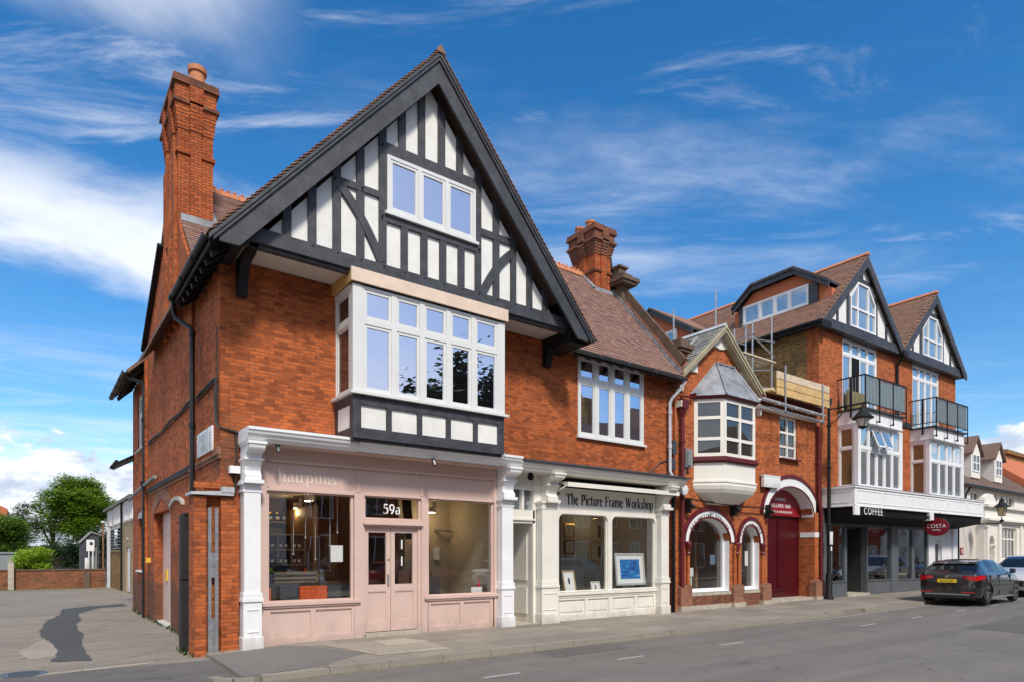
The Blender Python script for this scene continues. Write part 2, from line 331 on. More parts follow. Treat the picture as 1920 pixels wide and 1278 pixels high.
paint('olive', (.22, .19, .08), .8, .2, 3, 0)
paint('curtain', (.20, .15, .08), .9, .2, 2, 0)
paint('gold_frame', (.45, .33, .16), .4, .1, 5, 0)
paint('silver_frame', (.50, .51, .50), .35, .1, 5, 0)
asphalt('road', (.158, .147, .136), wear=True)
asphalt('road_dark', (.118, .111, .106), seed=.3, stain=.5, wear='alley')
asphalt('road_patch', (.115, .108, .102), seed=.7, stain=.3)
asphalt('alley_pale', (.27, .245, .21), seed=.65, stain=.2)
asphalt('alley', (.225, .197, .167), seed=.6, stain=.7, wear='alley')
asphalt('patch', (.062, .065, .068), seed=.8, stain=.3)
asphalt('paving', (.265, .235, .20), seed=.2, slab=(.9, .6), stain=.35)
asphalt('paving_pale', (.36, .32, .265), seed=.1, slab=(.95, .62), stain=.2)
asphalt('pave_grey', (.15, .142, .134), seed=.5, stain=.3)
asphalt('kerbstone', (.25, .228, .195), seed=.4, stain=.4)
asphalt('soil', (.12, .12, .06), seed=.4, stain=.4)
glassmat('glass_sky', .66, tint=(.90, .89, 1.0))
glassmat('glass_dim', .06, dark=(.035, .033, .030))
glassmat('glass_curtain', .10, dark=(.13, .095, .045))
glassmat('glass_white', .38, dark=(.20, .235, .25))
glassmat('glass_shop', .12, clear=True)
glassmat('glass_car', .03, dark=(.008, .01, .011))
leafmat('leaf_bright', (.08, .17, .012), (.29, .43, .04))
leafmat('leaf_yellow', (.24, .40, .03), (.50, .66, .07))
leafmat('leaf_mid', (.07, .15, .018), (.20, .32, .04))
leafmat('leaf_dark', (.018, .045, .012), (.06, .11, .03))
leafmat('leaf_conifer', (.012, .022, .012), (.035, .055, .025))
emis('lamp_lit', (1, .86, .62), 5.)

# ------------------------------------------------------------------ mesh helpers
class MB:
    def __init__(s, tf=None): s.v = []; s.f = []; s.tf = tf
    def add(s, vs, fs):
        b = len(s.v)
        s.v += [s.tf(p) if s.tf else tuple(p) for p in vs]; s.f += [tuple(b+i for i in f) for f in fs]
        return s
    def box(s, x0, x1, y0, y1, z0, z1):
        return s.add([(x0,y0,z0),(x1,y0,z0),(x1,y1,z0),(x0,y1,z0),(x0,y0,z1),(x1,y0,z1),(x1,y1,z1),(x0,y1,z1)],
            [(0,3,2,1),(4,5,6,7),(0,1,5,4),(1,2,6,5),(2,3,7,6),(3,0,4,7)])
    def prism(s, pts, ax, a, b):
        n = len(pts)
        g = {'y': lambda p, t: (p[0], t, p[1]), 'x': lambda p, t: (t, p[0], p[1]), 'z': lambda p, t: (p[0], p[1], t)}[ax]
        return s.add([g(p, a) for p in pts]+[g(p, b) for p in pts],
            [tuple(range(n)), tuple(range(2*n-1, n-1, -1))]+[(i, i+n, (i+1) % n+n, (i+1) % n) for i in range(n)])
    def tube(s, pts, r, n=8, caps=True):
        pts = [Vector(p) for p in pts]; vs = []; fs = []; m = len(pts)
        up = Vector((0, 0, 1)); prev = None
        for i, p in enumerate(pts):
            d = (pts[min(i+1, m-1)]-pts[max(i-1, 0)]).normalized()
            if prev is None:
                a = d.cross(up if abs(d.z) < .9 else Vector((1, 0, 0))).normalized()
            else: a = (prev-d*prev.dot(d)).normalized()
            prev = a; b = d.cross(a); rr = r[i] if isinstance(r, (list, tuple)) else r
            for k in range(n):
                t = 2*math.pi*k/n; q = p+a*math.cos(t)*rr+b*math.sin(t)*rr; vs.append(tuple(q))
        for i in range(m-1):
            for k in range(n): fs.append((i*n+k, i*n+(k+1) % n, (i+1)*n+(k+1) % n, (i+1)*n+k))
        if caps: fs += [tuple(range(n-1, -1, -1)), tuple(range((m-1)*n, m*n))]
        return s.add(vs, fs)
    def bar(s, p0, p1, wd, dp, up=(0, 0, 1)):
        p0 = Vector(p0); p1 = Vector(p1); d = (p1-p0).normalized(); u = Vector(up)
        a = d.cross(u).normalized()*wd/2; b = a.cross(d).normalized()*dp/2
        vs = [p+x*a+y*b for p in (p0, p1) for x, y in ((-1,-1),(1,-1),(1,1),(-1,1))]
        return s.add([tuple(v) for v in vs], [(3,2,1,0),(4,5,6,7),(0,1,5,4),(1,2,6,5),(2,3,7,6),(3,0,4,7)])
    def lathe(s, cx, cy, prof, n=14):
        vs = []; fs = []; m = len(prof)
        for r, z in prof:
            for k in range(n): t = 2*math.pi*k/n; vs.append((cx+r*math.cos(t), cy+r*math.sin(t), z))
        for i in range(m-1):
            for k in range(n): fs.append((i*n+k, i*n+(k+1) % n, (i+1)*n+(k+1) % n, (i+1)*n+k))
        fs += [tuple(range(n-1, -1, -1)), tuple(range((m-1)*n, m*n))]
        return s.add(vs, fs)
    def quad(s, *p): return s.add(list(p), [tuple(range(len(p)))])
    def build(s, name, mat, parent=None, smooth=False, recalc=True, label=None):
        off = Vector((0, 0, 0))
        if parent is not None:
            off = Vector(OFF.get(parent.name, (0, 0, 0)))
        me = bpy.data.meshes.new(name)
        me.from_pydata([(p[0]-off.x, p[1]-off.y, p[2]-off.z) for p in s.v], [], s.f)
        if recalc:
            import bmesh
            bm = bmesh.new(); bm.from_mesh(me); bmesh.ops.recalc_face_normals(bm, faces=bm.faces); bm.to_mesh(me); bm.free()
        if smooth:
            me.polygons.foreach_set('use_smooth', [True]*len(me.polygons))
            if smooth != 'all':
                try: me.set_sharp_from_angle(angle=R(35))
                except Exception: pass
        me.materials.append(MATS[mat]); me.update()
        o = bpy.data.objects.new(name, me); C.objects.link(o)
        if parent is not None: o.parent = parent; OFF[o.name] = tuple(off)
        if label: o['label'] = label
        return o
OFF = {}
def build_each(mb, name, mat, parent, smooth=False):
    """each loose piece of the mesh as a part of its own"""
    par = list(range(len(mb.v)))
    def find(a):
        while par[a] != a: par[a] = par[par[a]]; a = par[a]
        return a
    for f in mb.f:
        for i in f[1:]: par[find(i)] = find(f[0])
    groups = {}
    for f in mb.f: groups.setdefault(find(f[0]), []).append(f)
    out = []
    for fs in groups.values():
        ids = sorted({i for f in fs for i in f}); k = {i: n for n, i in enumerate(ids)}; m2 = MB(); m2.v = [mb.v[i] for i in ids]; m2.f = [tuple(k[i] for i in f) for f in fs]
        out.append(m2.build(name, mat, parent, smooth))
    return out
def tag(o, label=None, cat=None, group=None, kind=None):
    if label: o['label'] = label
    if cat: o['category'] = cat
    if group: o['group'] = group
    if kind: o['kind'] = kind
    return o
def thing(name, loc, label, cat, group=None, local=False, rz=0):
    """An Empty at the thing's base. local=True: children are given in the thing's own coordinates."""
    o = bpy.data.objects.new(name, None); C.objects.link(o); o.location = loc; o.rotation_euler = (0, 0, rz)
    o.empty_display_size = .2
    OFF[o.name] = (0, 0, 0) if local else tuple(loc)
    return tag(o, label, cat, group)
def struct(o): o['kind'] = 'structure'; return o
def solo(mb, name, mat, label, cat, group=None, loc=None, smooth=False):
    """A thing that is one mesh, its origin moved to the base."""
    vs = [Vector(p) for p in mb.v]
    lo = Vector((min(p.x for p in vs)+max(p.x for p in vs), min(p.y for p in vs)+max(p.y for p in vs), 0))/2
    lo.z = min(p.z for p in vs)
    mb.v = [tuple(p-lo) for p in vs]
    o = mb.build(name, mat, None, smooth); o.location = lo
    return tag(o, label, cat, group)
def copy_tree(o, parent=None):
    c = o.copy(); C.objects.link(c); c.parent = parent
    for ch in list(o.children): copy_tree(ch, c)
    return c

def wall_cells(mb, u0, u1, z0, z1, holes, d0, d1):
    """a wall in u,z with rectangular holes (u0,u1,z0,z1), thickness d0..d1, as boxes run together vertically"""
    us = sorted({u0, u1, *[h[0] for h in holes], *[h[1] for h in holes]}); us = [u for u in us if u0 <= u <= u1]
    for a, b in zip(us, us[1:]):
        m = (a+b)/2; hs = sorted([h for h in holes if h[0] < m < h[1]], key=lambda h: h[2]); z = z0
        for h in hs:
            if h[2] > z+1e-4: mb.box(a, b, d0, d1, z, h[2])
            z = max(z, h[3])
        if z < z1-1e-4: mb.box(a, b, d0, d1, z, z1)
def arch_fill(mb, cx, r, zs, ztop, d0, d1, n=18, rz=None):
    """brick above a round (or flattened, rz) arch opening, up to ztop"""
    rz = rz or r
    for i in range(n):
        x0 = cx-r+2*r*i/n; x1 = cx-r+2*r*(i+1)/n
        q = lambda x: zs+rz*math.sqrt(max(0, 1-((x-cx)/r)**2))
        mb.prism([(x0, q(x0)), (x1, q(x1)), (x1, ztop), (x0, ztop)], 'y', d0, d1)
def arch_band(mb, cx, zs, r0, r1, d0, d1, n=26, a0=0, a1=180, k=1.):
    P = lambda r, a: (cx+r*math.cos(R(a)), zs+k*r*math.sin(R(a)))
    for i in range(n):
        a = a0+(a1-a0)*i/n; b = a0+(a1-a0)*(i+1)/n
        mb.prism([P(r0, a), P(r1, a), P(r1, b), P(r0, b)], 'y', d0, d1)
def inside(p, poly):
    x, y = p; c = False; n = len(poly)
    for i in range(n):
        x1, y1 = poly[i]; x2, y2 = poly[(i+1) % n]
        if (y1 > y) != (y2 > y) and x < (x2-x1)*(y-y1)/(y2-y1)+x1: c = not c
    return c
def tiles(O, U, V, poly, tw=.165, g=.10, rnd=random.Random(3), tf=None, th=.014):
    """individual roof tiles over the plane O+u*U+v*V inside poly(u,v)"""
    O = Vector(O); U = Vector(U).normalized(); V = Vector(V).normalized(); N = U.cross(V)
    mb = MB(tf); u1 = max(p[0] for p in poly); u0 = min(p[0] for p in poly); v1 = max(p[1] for p in poly); v0 = min(p[1] for p in poly)
    r = 0; v = v0
    while v < v1:
        u = u0-(tw/2 if r % 2 else 0)
        while u < u1:
            if inside((u+tw/2, v+g*.5), poly):
                a = max(u+.002, u0); b = min(u+tw-.002, u1); j = rnd.uniform(0, .007); sl = rnd.uniform(-.003, .003)
                lo = th+.013+j; hi = th+j*.3; vv = min(v+g*1.25, v1+.02)
                P = [O+U*a+V*(v+sl)+N*lo, O+U*b+V*(v+sl)+N*lo, O+U*b+V*vv+N*hi, O+U*a+V*vv+N*hi,
                     O+U*a+V*(v+sl), O+U*b+V*(v+sl)]
                mb.add([tuple(p) for p in P], [(0, 1, 2, 3), (4, 5, 1, 0), (4, 0, 3), (5, 2, 1)])
            u += tw
        v += g; r += 1
    return mb
def window(parent, x0, x1, z0, z1, y, cols, rows, frame='upvc', glass='glass_sky', fw=.055, mw=.05, depth=.07, tf=None, sash=.035, name='window', gd=.035, sill=None, label=None):
    """cols = number of lights (or list of split positions 0..1), rows = list of z splits"""
    f = MB(tf); g = MB(tf)
    f.box(x0, x0+fw, y, y+depth, z0, z1); f.box(x1-fw, x1, y, y+depth, z0, z1)
    f.box(x0+fw, x1-fw, y, y+depth, z0, z0+fw); f.box(x0+fw, x1-fw, y, y+depth, z1-fw, z1)
    cs = [i/cols for i in range(1, cols)] if isinstance(cols, int) else list(cols)
    xs = [x0+fw]+[x0+fw+(x1-x0-2*fw)*c for c in cs]+[x1-fw]
    zs = [z0+fw]+list(rows)+[z1-fw]
    for x in xs[1:-1]: f.box(x-mw/2, x+mw/2, y-.004, y+depth-.004, z0+fw, z1-fw)
    for z in zs[1:-1]:
        for i in range(len(xs)-1):
            a = xs[i]+(mw/2 if i else 0); b = xs[i+1]-(mw/2 if i < len(xs)-2 else 0)
            f.box(a, b, y-.002, y+depth-.006, z-mw/2, z+mw/2)
    for i in range(len(xs)-1):
        for k in range(len(zs)-1):
            a = xs[i]+(mw/2 if i else 0); b = xs[i+1]-(mw/2 if i < len(xs)-2 else 0)
            c = zs[k]+(mw/2 if k else 0); d = zs[k+1]-(mw/2 if k < len(zs)-2 else 0)
            if sash:
                s = sash; yy = y+.012; e = .002
                f.box(a+e, a+s, yy, yy+.03, c+e, d-e); f.box(b-s, b-e, yy, yy+.03, c+e, d-e)
                f.box(a+s, b-s, yy, yy+.03, c+e, c+s); f.box(a+s, b-s, yy, yy+.03, d-s, d-e)
            else: s = 0
            # panes sit at very slightly different tilts, as real ones do
            t = random.uniform(-.002, .002)
            g.add([(a+s-.003, y+gd+t, c+s-.003), (b-s+.003, y+gd-t, c+s-.003), (b-s+.003, y+gd-t*.5, d-s+.003), (a+s-.003, y+gd+t*.6, d-s+.003)], [(0, 1, 2, 3)])
    fo = f.build(name, frame, parent, label=label); go = g.build('pane', glass, fo, recalc=False)
    if sill:
        sm, so = sill; s = MB(tf).box(x0-.05, x1+.05, y-so, y+depth, z0-.05, z0-.002); s.build('sill', sm, fo)
    return fo
SIDE = lambda X: (lambda p: (X+p[1], p[0], p[2]))      # local (u, depth, z) onto a wall facing -X

# ---- serif lettering built from pen strokes
def arc(cx, cy, rx, ry, a0, a1, n=10): return [(cx+rx*math.cos(R(a0+(a1-a0)*i/n)), cy+ry*math.sin(R(a0+(a1-a0)*i/n))) for i in range(n+1)]
T_, t_ = .085, .034
def sf(x, y, h=.075): return (t_, [(x-h, y), (x+h, y)])
GL = {
 'h': (.56, [(T_, [(.13, 0), (.13, .76)]), (t_, [(.04, .73), (.14, .75)]), (t_, arc(.27, .34, .14, .15, 170, 60, 5)), (T_, arc(.30, .34, .13, .15, 75, 0, 5)+[(.43, 0)]), sf(.13, 0), sf(.43, 0)]),
 'a': (.48, [(T_, arc(.24, .34, .12, .14, 70, 0, 5)+[(.36, .06), (.40, .02)]), (t_, arc(.22, .36, .11, .12, 150, 70, 5)), (t_, [(.36, .29), (.22, .26)]), (T_, arc(.19, .13, .10, .13, 100, 270, 8)), (t_, arc(.19, .13, .17, .13, 270, 340, 5)), (t_, [(.36, .02), (.45, .04)])]),
 'i': (.28, [(T_, [(.14, 0), (.14, .48)]), (t_, [(.06, .46), (.14, .48)]), sf(.14, 0), (.10, [(.14, .62), (.14, .71)])]),
 'r': (.38, [(T_, [(.13, 0), (.13, .48)]), (t_, [(.05, .46), (.13, .48)]), sf(.13, 0), (t_, arc(.25, .36, .12, .12, 170, 60, 5)), (.09, [(.30, .44), (.35, .42)])]),
 'p': (.56, [(T_, [(.13, -.24), (.13, .48)]), (t_, [(.04, .46), (.13, .48)]), sf(.13, -.24), (t_, arc(.29, .24, .16, .25, 150, 80, 5)), (T_, arc(.29, .24, .16, .23, 80, -80, 10)), (t_, arc(.29, .24, .16, .25, -80, -150, 5))]),
 'u': (.56, [(T_, [(.12, .48), (.12, .15)]+arc(.24, .14, .12, .12, 180, 260, 5)), (t_, arc(.27, .15, .15, .13, 265, 345, 5)), (T_, [(.42, 0), (.42, .48)]), (t_, [(.03, .46), (.12, .48)]), (t_, [(.33, .46), (.42, .48)]), (t_, [(.42, .015), (.50, .03)])]),
 'n': (.56, [(T_, [(.13, 0), (.13, .48)]), (t_, [(.04, .46), (.13, .48)]), (t_, arc(.27, .34, .14, .15, 170, 60, 5)), (T_, arc(.30, .34, .13, .15, 75, 0, 5)+[(.43, 0)]), sf(.13, 0), sf(.43, 0)]),
 's': (.40, [(t_, arc(.21, .37, .12, .11, 30, 110, 5)), (T_, arc(.20, .36, .11, .11, 120, 215, 5)+[(.24, .22)]+arc(.20, .13, .11, .11, 35, -70, 5)), (t_, arc(.19, .12, .12, .11, -60, -150, 5)), (t_, [(.32, .48), (.32, .37)]), (t_, [(.075, .13), (.075, 0)])]),
 'e': (.48, [(T_, arc(.25, .24, .17, .24, 120, 290, 10)), (t_, arc(.25, .24, .17, .24, 120, 15, 6)), (t_, [(.09, .28), (.42, .28)]), (t_, arc(.25, .24, .17, .23, 290, 335, 4))]),
 'c': (.46, [(T_, arc(.25, .24, .17, .24, 110, 280, 10)), (t_, arc(.25, .24, .17, .24, 110, 50, 5)), (.09, [(.34, .41), (.38, .37)]), (t_, arc(.25, .24, .17, .23, 280, 330, 4))]),
 't': (.34, [(T_, [(.14, .62), (.14, .12)]+arc(.23, .10, .09, .10, 180, 260, 4)), (t_, [(.04, .46), (.30, .46)]), (t_, arc(.23, .10, .09, .09, 260, 330, 4))]),
 'm': (.84, [(T_, [(.13, 0), (.13, .48)]), (t_, [(.04, .46), (.13, .48)]), (t_, arc(.26, .35, .13, .14, 170, 60, 5)), (T_, arc(.29, .34, .12, .15, 75, 0, 5)+[(.41, 0)]), (t_, arc(.54, .35, .13, .14, 170, 60, 5)), (T_, arc(.57, .34, .13, .15, 75, 0, 5)+[(.70, 0)]), sf(.13, 0), sf(.41, 0), sf(.70, 0)]),
 'o': (.52, [(T_, arc(.26, .24, .18, .24, 60, 120, 3)[2:]+arc(.26, .24, .18, .24, 120, 240, 8)), (t_, arc(.26, .24, .18, .24, 240, 300, 4)), (T_, arc(.26, .24, .18, .24, 300, 420, 8)), (t_, arc(.26, .24, .18, .24, 60, 120, 4))]),
 'k': (.56, [(T_, [(.13, 0), (.13, .76)]), (t_, [(.04, .73), (.14, .75)]), (t_, [(.16, .2), (.40, .47)]), (T_, [(.24, .30), (.46, 0)]), sf(.13, 0), sf(.46, 0), sf(.40, .47)]),
 'T': (.66, [(.10, [(.33, 0), (.33, .70)]), (t_, [(.05, .69), (.61, .69)]), (t_, [(.06, .70), (.05, .55)]), (t_, [(.60, .70), (.61, .55)]), sf(.33, 0, .11)]),
 'P': (.60, [(.10, [(.15, 0), (.15, .70)]), (t_, [(.05, .69), (.32, .69)]), (.10, arc(.31, .51, .18, .18, 80, -80, 8)), (t_, [(.15, .33), (.34, .33)]), sf(.15, 0, .10)]),
 'F': (.58, [(.10, [(.15, 0), (.15, .70)]), (t_, [(.05, .69), (.53, .69)]), (t_, [(.52, .70), (.53, .55)]), (t_, [(.15, .37), (.42, .37)]), (t_, [(.42, .44), (.42, .30)]), sf(.15, 0, .10)]),
 'W': (.98, [(.10, [(.14, .70), (.32, .02)]), (t_, [(.32, .02), (.48, .60)]), (.10, [(.46, .70), (.66, .02)]), (t_, [(.66, .02), (.84, .70)]), sf(.13, .69, .10), sf(.46, .69, .10), sf(.84, .69, .09)]),
 '5': (.50, [(t_, [(.12, .66), (.12, .40)]), (T_, [(.12, .66), (.40, .66)]), (T_, arc(.22, .22, .19, .22, 75, -60, 9)), (t_, arc(.24, .24, .17, .18, 75, 130, 5)), (t_, arc(.20, .21, .16, .21, -60, -150, 5))]),
 '9': (.52, [(T_, arc(.25, .46, .17, .21, 90, 270, 8)), (t_, arc(.25, .46, .17, .21, 270, 330, 4)), (T_, arc(.25, .46, .17, .21, 90, 0, 6)+[(.42, .40), (.36, .16), (.20, .0)])]),
 ' ': (.30, []),
}
def ribbon(mb, pts, wd, d0, d1, f):
    n = len(pts); L = []; Rr = []
    for i in range(n):
        a = Vector(pts[max(i-1, 0)]); b = Vector(pts[min(i+1, n-1)]); d = (b-a)
        if d.length < 1e-6: d = Vector((1, 0))
        d.normalize(); nn = Vector((-d.y, d.x))*wd/2; p = Vector(pts[i]); L.append(p+nn); Rr.append(p-nn)
    vs = [f(p[0], d0, p[1]) for p in L+Rr]+[f(p[0], d1, p[1]) for p in L+Rr]; fs = []
    m = 2*n
    for i in range(n-1):
        fs += [(i, i+1, n+i+1, n+i), (m+i, m+n+i, m+n+i+1, m+i+1), (i, m+i, m+i+1, i+1), (n+i, n+i+1, m+n+i+1, m+n+i)]
    fs += [(0, n, m+n, m), (n-1, m+n-1, m+2*n-1, 2*n-1)]
    mb.add(vs, fs)
def serif_text(s, x, z, em, y, sx=1., th=.006, boldness=1., mapper=None, track=0.):
    mb = MB(); k = 0; cx = 0
    for ch in s:
        adv, st = GL[ch]
        for wd, pts in st:
            k += 1; e = (k % 7)*.0005
            f = mapper or (lambda px, d, pz: (px, d, pz))
            ribbon(mb, [(x+(cx+p[0])*em*sx, z+p[1]*em) for p in pts], wd*em*boldness, y-th-e, y, f)
        cx += adv+track
    return mb, cx*em*sx
def sans_text(name, s, size, mat, parent, loc, rot=(R(90), 0, 0), ext=.006, align='CENTER', sx=1., spacing=1.):
    cu = bpy.data.curves.new(name, 'FONT'); cu.body = s; cu.size = size; cu.extrude = ext; cu.align_x = align; cu.align_y = 'CENTER'; cu.space_character = spacing
    ob = bpy.data.objects.new(name, cu); C.objects.link(ob)
    dg = bpy.context.evaluated_depsgraph_get(); me = bpy.data.meshes.new_from_object(ob.evaluated_get(dg))
    bpy.data.objects.remove(ob); me.name = name
    me.materials.clear(); me.materials.append(MATS[mat])
    o = bpy.data.objects.new(name, me); C.objects.link(o); o.parent = parent
    off = Vector(OFF.get(parent.name, (0, 0, 0))) if parent else Vector((0, 0, 0))
    M = Matrix.Translation(Vector(loc)-off) @ Matrix.Rotation(rot[2], 4, 'Z') @ Matrix.Rotation(rot[0], 4, 'X') @ Matrix.Diagonal((sx, 1, 1, 1))
    me.transform(M)
    return o
def arc_letters(name, s, parent, mat, cx, zs, r, a0, a1, size, y):
    """letters standing round an arch, joined into one mesh"""
    mb = MB(); n = len(s)
    for i, ch in enumerate(s):
        if ch == ' ': continue
        cu = bpy.data.curves.new('t', 'FONT'); cu.body = ch; cu.size = size; cu.extrude = .003; cu.align_x = 'CENTER'; cu.align_y = 'CENTER'; cu.offset = size*.012
        ob = bpy.data.objects.new('t', cu); C.objects.link(ob)
        me = bpy.data.meshes.new_from_object(ob.evaluated_get(bpy.context.evaluated_depsgraph_get())); bpy.data.objects.remove(ob)
        a = R(a0+(a1-a0)*(i+.5)/n); M = Matrix.Translation((cx+r*math.cos(a), y, zs+r*math.sin(a))) @ Matrix.Rotation(-(a-math.pi/2), 4, 'Y') @ Matrix.Rotation(R(90), 4, 'X')
        me.transform(M); b = len(mb.v); mb.v += [tuple(v.co) for v in me.vertices]; mb.f += [tuple(b+j for j in p.vertices) for p in me.polygons]
        bpy.data.meshes.remove(me)
    return mb.build(name, mat, parent, recalc=False)
#@@GROUND
# ------------------------------------------------------------------ ground, road, pavement, alley
def slope(x): return max(0., x-13)*.008
def sheet(name, mat, poly, z, dz=0.):
    """a triangulated sheet over polygon poly; z a number or a function of x, y"""
    mb = MB(); mb.add([(p[0], p[1], (z(p[0], p[1]) if callable(z) else z)+dz) for p in poly], [tuple(range(len(poly)))])
    o = mb.build(name, mat, None, recalc=False); return struct(o)
def grid(name, mat, x0, x1, y0, y1, zf, nx=12, ny=4):
    mb = MB(); vs = []; fs = []
    for j in range(ny+1):
        for i in range(nx+1): x = x0+(x1-x0)*i/nx; y = y0+(y1-y0)*j/ny; vs.append((x, y, zf(x, y)))
    for j in range(ny):
        for i in range(nx): a = j*(nx+1)+i; fs.append((a, a+1, a+nx+2, a+nx+1))
    P = [(x0+(x1-x0)*i/nx, y0) for i in range(nx+1)]+[(x1, y0+(y1-y0)*j/ny) for j in range(1, ny+1)]+[(x1-(x1-x0)*i/nx, y1) for i in range(1, nx+1)]+[(x0, y1-(y1-y0)*j/ny) for j in range(1, ny+1)]
    b = len(vs)
    for x, y in P: vs += [(x, y, zf(x, y)), (x, y, zf(x, y)-.3)]
    for k in range(len(P)-1): fs.append((b+2*k, b+2*k+1, b+2*k+3, b+2*k+2))
    mb.add(vs, fs); return struct(mb.build(name, mat, None, recalc=False))
rz_ = lambda x, y: -.10+slope(x)
pz_ = lambda x, y: .05*min(1, max(0, (y+2.4)/2.4))+slope(x)+(-.055*max(0, min(1, (1.1-x)/1.6)))
sheet('ground', 'soil', [(-400, -400), (900, -400), (900, 500), (-400, 500)], -.45)
grid('road', 'road', -60, 13, -12.7, -2.3, rz_, 4, 2)
grid('road', 'road', 13.001, 140, -12.7, -2.3, rz_, 30, 2)
grid('pavement', 'paving', -.25, 13, -2.42, .6, pz_, 60, 8)
grid('pavement', 'paving', 13.001, 140, -2.42, 3, pz_, 60, 4)
grid('pavement', 'paving', -60, 140, -22, -12.7, lambda x, y: slope(x)+0., 60, 2)
# alley: pale worn asphalt running back beside the building, with a darker strip where the footway crosses it
alz = lambda x, y: -.05 if y > -.6 else -.05-.05*min(1, (-.6-y)/1.85)
grid('alley', 'alley', -14, .6, -.55, 27.2, alz, 4, 6)
grid('alley', 'alley', .6, 12, 7.7, 27.2, alz, 4, 4)
grid('footway_crossing', 'road_dark', -60, -.251, -2.46, -.551, lambda x, y: alz(x, y)+.003, 8, 5)
def blob(pts, n=3, amp=.06, rnd=random.Random(5)):
    out = []
    for i, p in enumerate(pts):
        q = pts[(i+1) % len(pts)]
        for k in range(n):
            t = k/n; out.append((p[0]+(q[0]-p[0])*t+rnd.uniform(-amp, amp), p[1]+(q[1]-p[1])*t+rnd.uniform(-amp, amp)*2))
    return out
sheet('asphalt_patch', 'patch', blob([(-1.71, 12.25), (-1.85, 9.84), (-2.14, 8.28), (-2.3, 6.01), (-2.32, 5.42), (-2.28, 4.29), (-2.16, 3.24), (-2.11, 2.22), (-2.14, 1.27), (-2.26, 0.65), (-1.72, 0.45), (-1.74, 1.56), (-1.7, 3.36), (-1.6, 4.49), (-1.65, 5.31), (-1.59, 7.08), (-1.43, 8.02), (-1.46, 8.92), (-1.4, 10.16), (-0.75, 12.19), (0.0, 12.39), (0.0, 13.8), (-0.27, 13.36), (-0.97, 12.97)], 7, .022), -.05, .005)
sheet('asphalt_patch', 'paving_pale', blob([(-2.32, 3.9), (-2.02, 3.5), (-2.0, 2.2), (-2.2, 1.2), (-2.5, 1.2), (-2.62, 2.4)], 3, .04), -.05, .0045).data.materials[0] = MATS['alley_pale']
sheet('footway_patch', 'pave_grey', [(-.25, -2.40), (.9, -2.30), (1.75, -1.72), (1.25, -.6), (.9, -.28), (.62, -.32), (-.25, -.42)], pz_, .006)
sheet('slab_patch', 'paving_pale', [(1.85, -2.05), (3.1, -2.1), (3.2, -1.1), (3.0, -.62), (1.45, -.62)], pz_, .006)
sheet('verge', 'grass', blob([(-6, 27.15), (-6, 26.3), (-3.4, 26.45), (-1.5, 26.6), (.3, 26.5), (.45, 27.15)], 4, .05), -.05, .008)
# kerb stones
def kerb():
    mb = MB(); x = -.05; y = -2.42
    pts = []
    a0 = [(-.55, -2.05), (-.52, -2.25), (-.36, -2.39), (-.12, -2.43)]
    for p, q in zip(a0, a0[1:]): mb.bar((p[0], p[1], -.115), (q[0], q[1], -.105), .13, .13)
    while x < 15.0:
        z = slope(x)-.055*max(0, min(1, (1.1-x-.45)/1.6)); mb.box(x, x+.905, y-.13, y, z-.13, z+.004+random.uniform(-.003, .003)); x += .914
    for p, q in (((15.04, -2.47), (15.5, -2.30)), ((15.5, -2.30), (16.0, -1.9))): mb.bar((*p, slope(15)-.06), (*q, slope(15)-.06), .13, .125)
    x = 16.7
    while x < 60:
        z = slope(x); mb.box(x, x+.905, y-.13, y, z-.13, z+.004+random.uniform(-.003, .003)); x += .914
    x = -60
    while x < 100:
        z = slope(x); mb.box(x, x+1.99, -12.7, -12.57, z-.2, z+.004); x += 2
    return struct(mb.build('kerb', 'kerbstone'))
kerb()
def lines():
    mb = MB()
    for a, b in ((2.41, 3.03), (4.99, 5.60), (7.7, 8.43), (13.1, 13.9), (15.9, 16.6), (18.9, 19.7), (21.8, 22.5)):
        mb.add([(a, -4.10, rz_(a, 0)+.005), (b, -4.10, rz_(b, 0)+.005), (b, -4.03, rz_(b, 0)+.005), (a, -4.03, rz_(a, 0)+.005)], [(0, 1, 2, 3)])
    pts = [(12.2, -2.72), (14, -2.78), (17, -2.74), (21, -2.70)]
    for p, q in zip(pts, pts[1:]):
        mb.add([(p[0], p[1]-.03, rz_(p[0], 0)+.005), (q[0], q[1]-.03, rz_(q[0], 0)+.005), (q[0], q[1]+.03, rz_(q[0], 0)+.005), (p[0], p[1]+.03, rz_(p[0], 0)+.005)], [(0, 1, 2, 3)])
    return struct(mb.build('road_marking', 'white_line', recalc=False))
lines()
sheet('road_patch', 'road_patch', [(14.2, -6.9), (21.6, -6.4), (21.9, -5.5), (14.6, -5.75)], rz_, .004)
sheet('road_patch', 'road_patch', [(4.4, -3.35), (6.2, -3.30), (6.25, -2.62), (4.42, -2.64)], rz_, .004)
struct(MB().add([(-2.45, -.62, -.048), (-1.0, -.40, -.043), (-1.0, -.28, -.043), (-2.45, -.48, -.043)], [(0, 1, 2, 3)]).build('channel_strip', 'paving_pale', recalc=False))
m = MB(); m.lathe(-2.55, -.35, [(.26, -.049), (.26, -.040), (.235, -.040), (.235, -.044), (.02, -.044)], 24)
for k in range(5): m.box(-2.72, -2.38, -.50+k*.07, -.475+k*.07, -.044, -.038)
solo(m, 'manhole_cover', 'gutter_grey', 'round iron manhole cover set in the alley mouth at the far left', 'manhole cover')
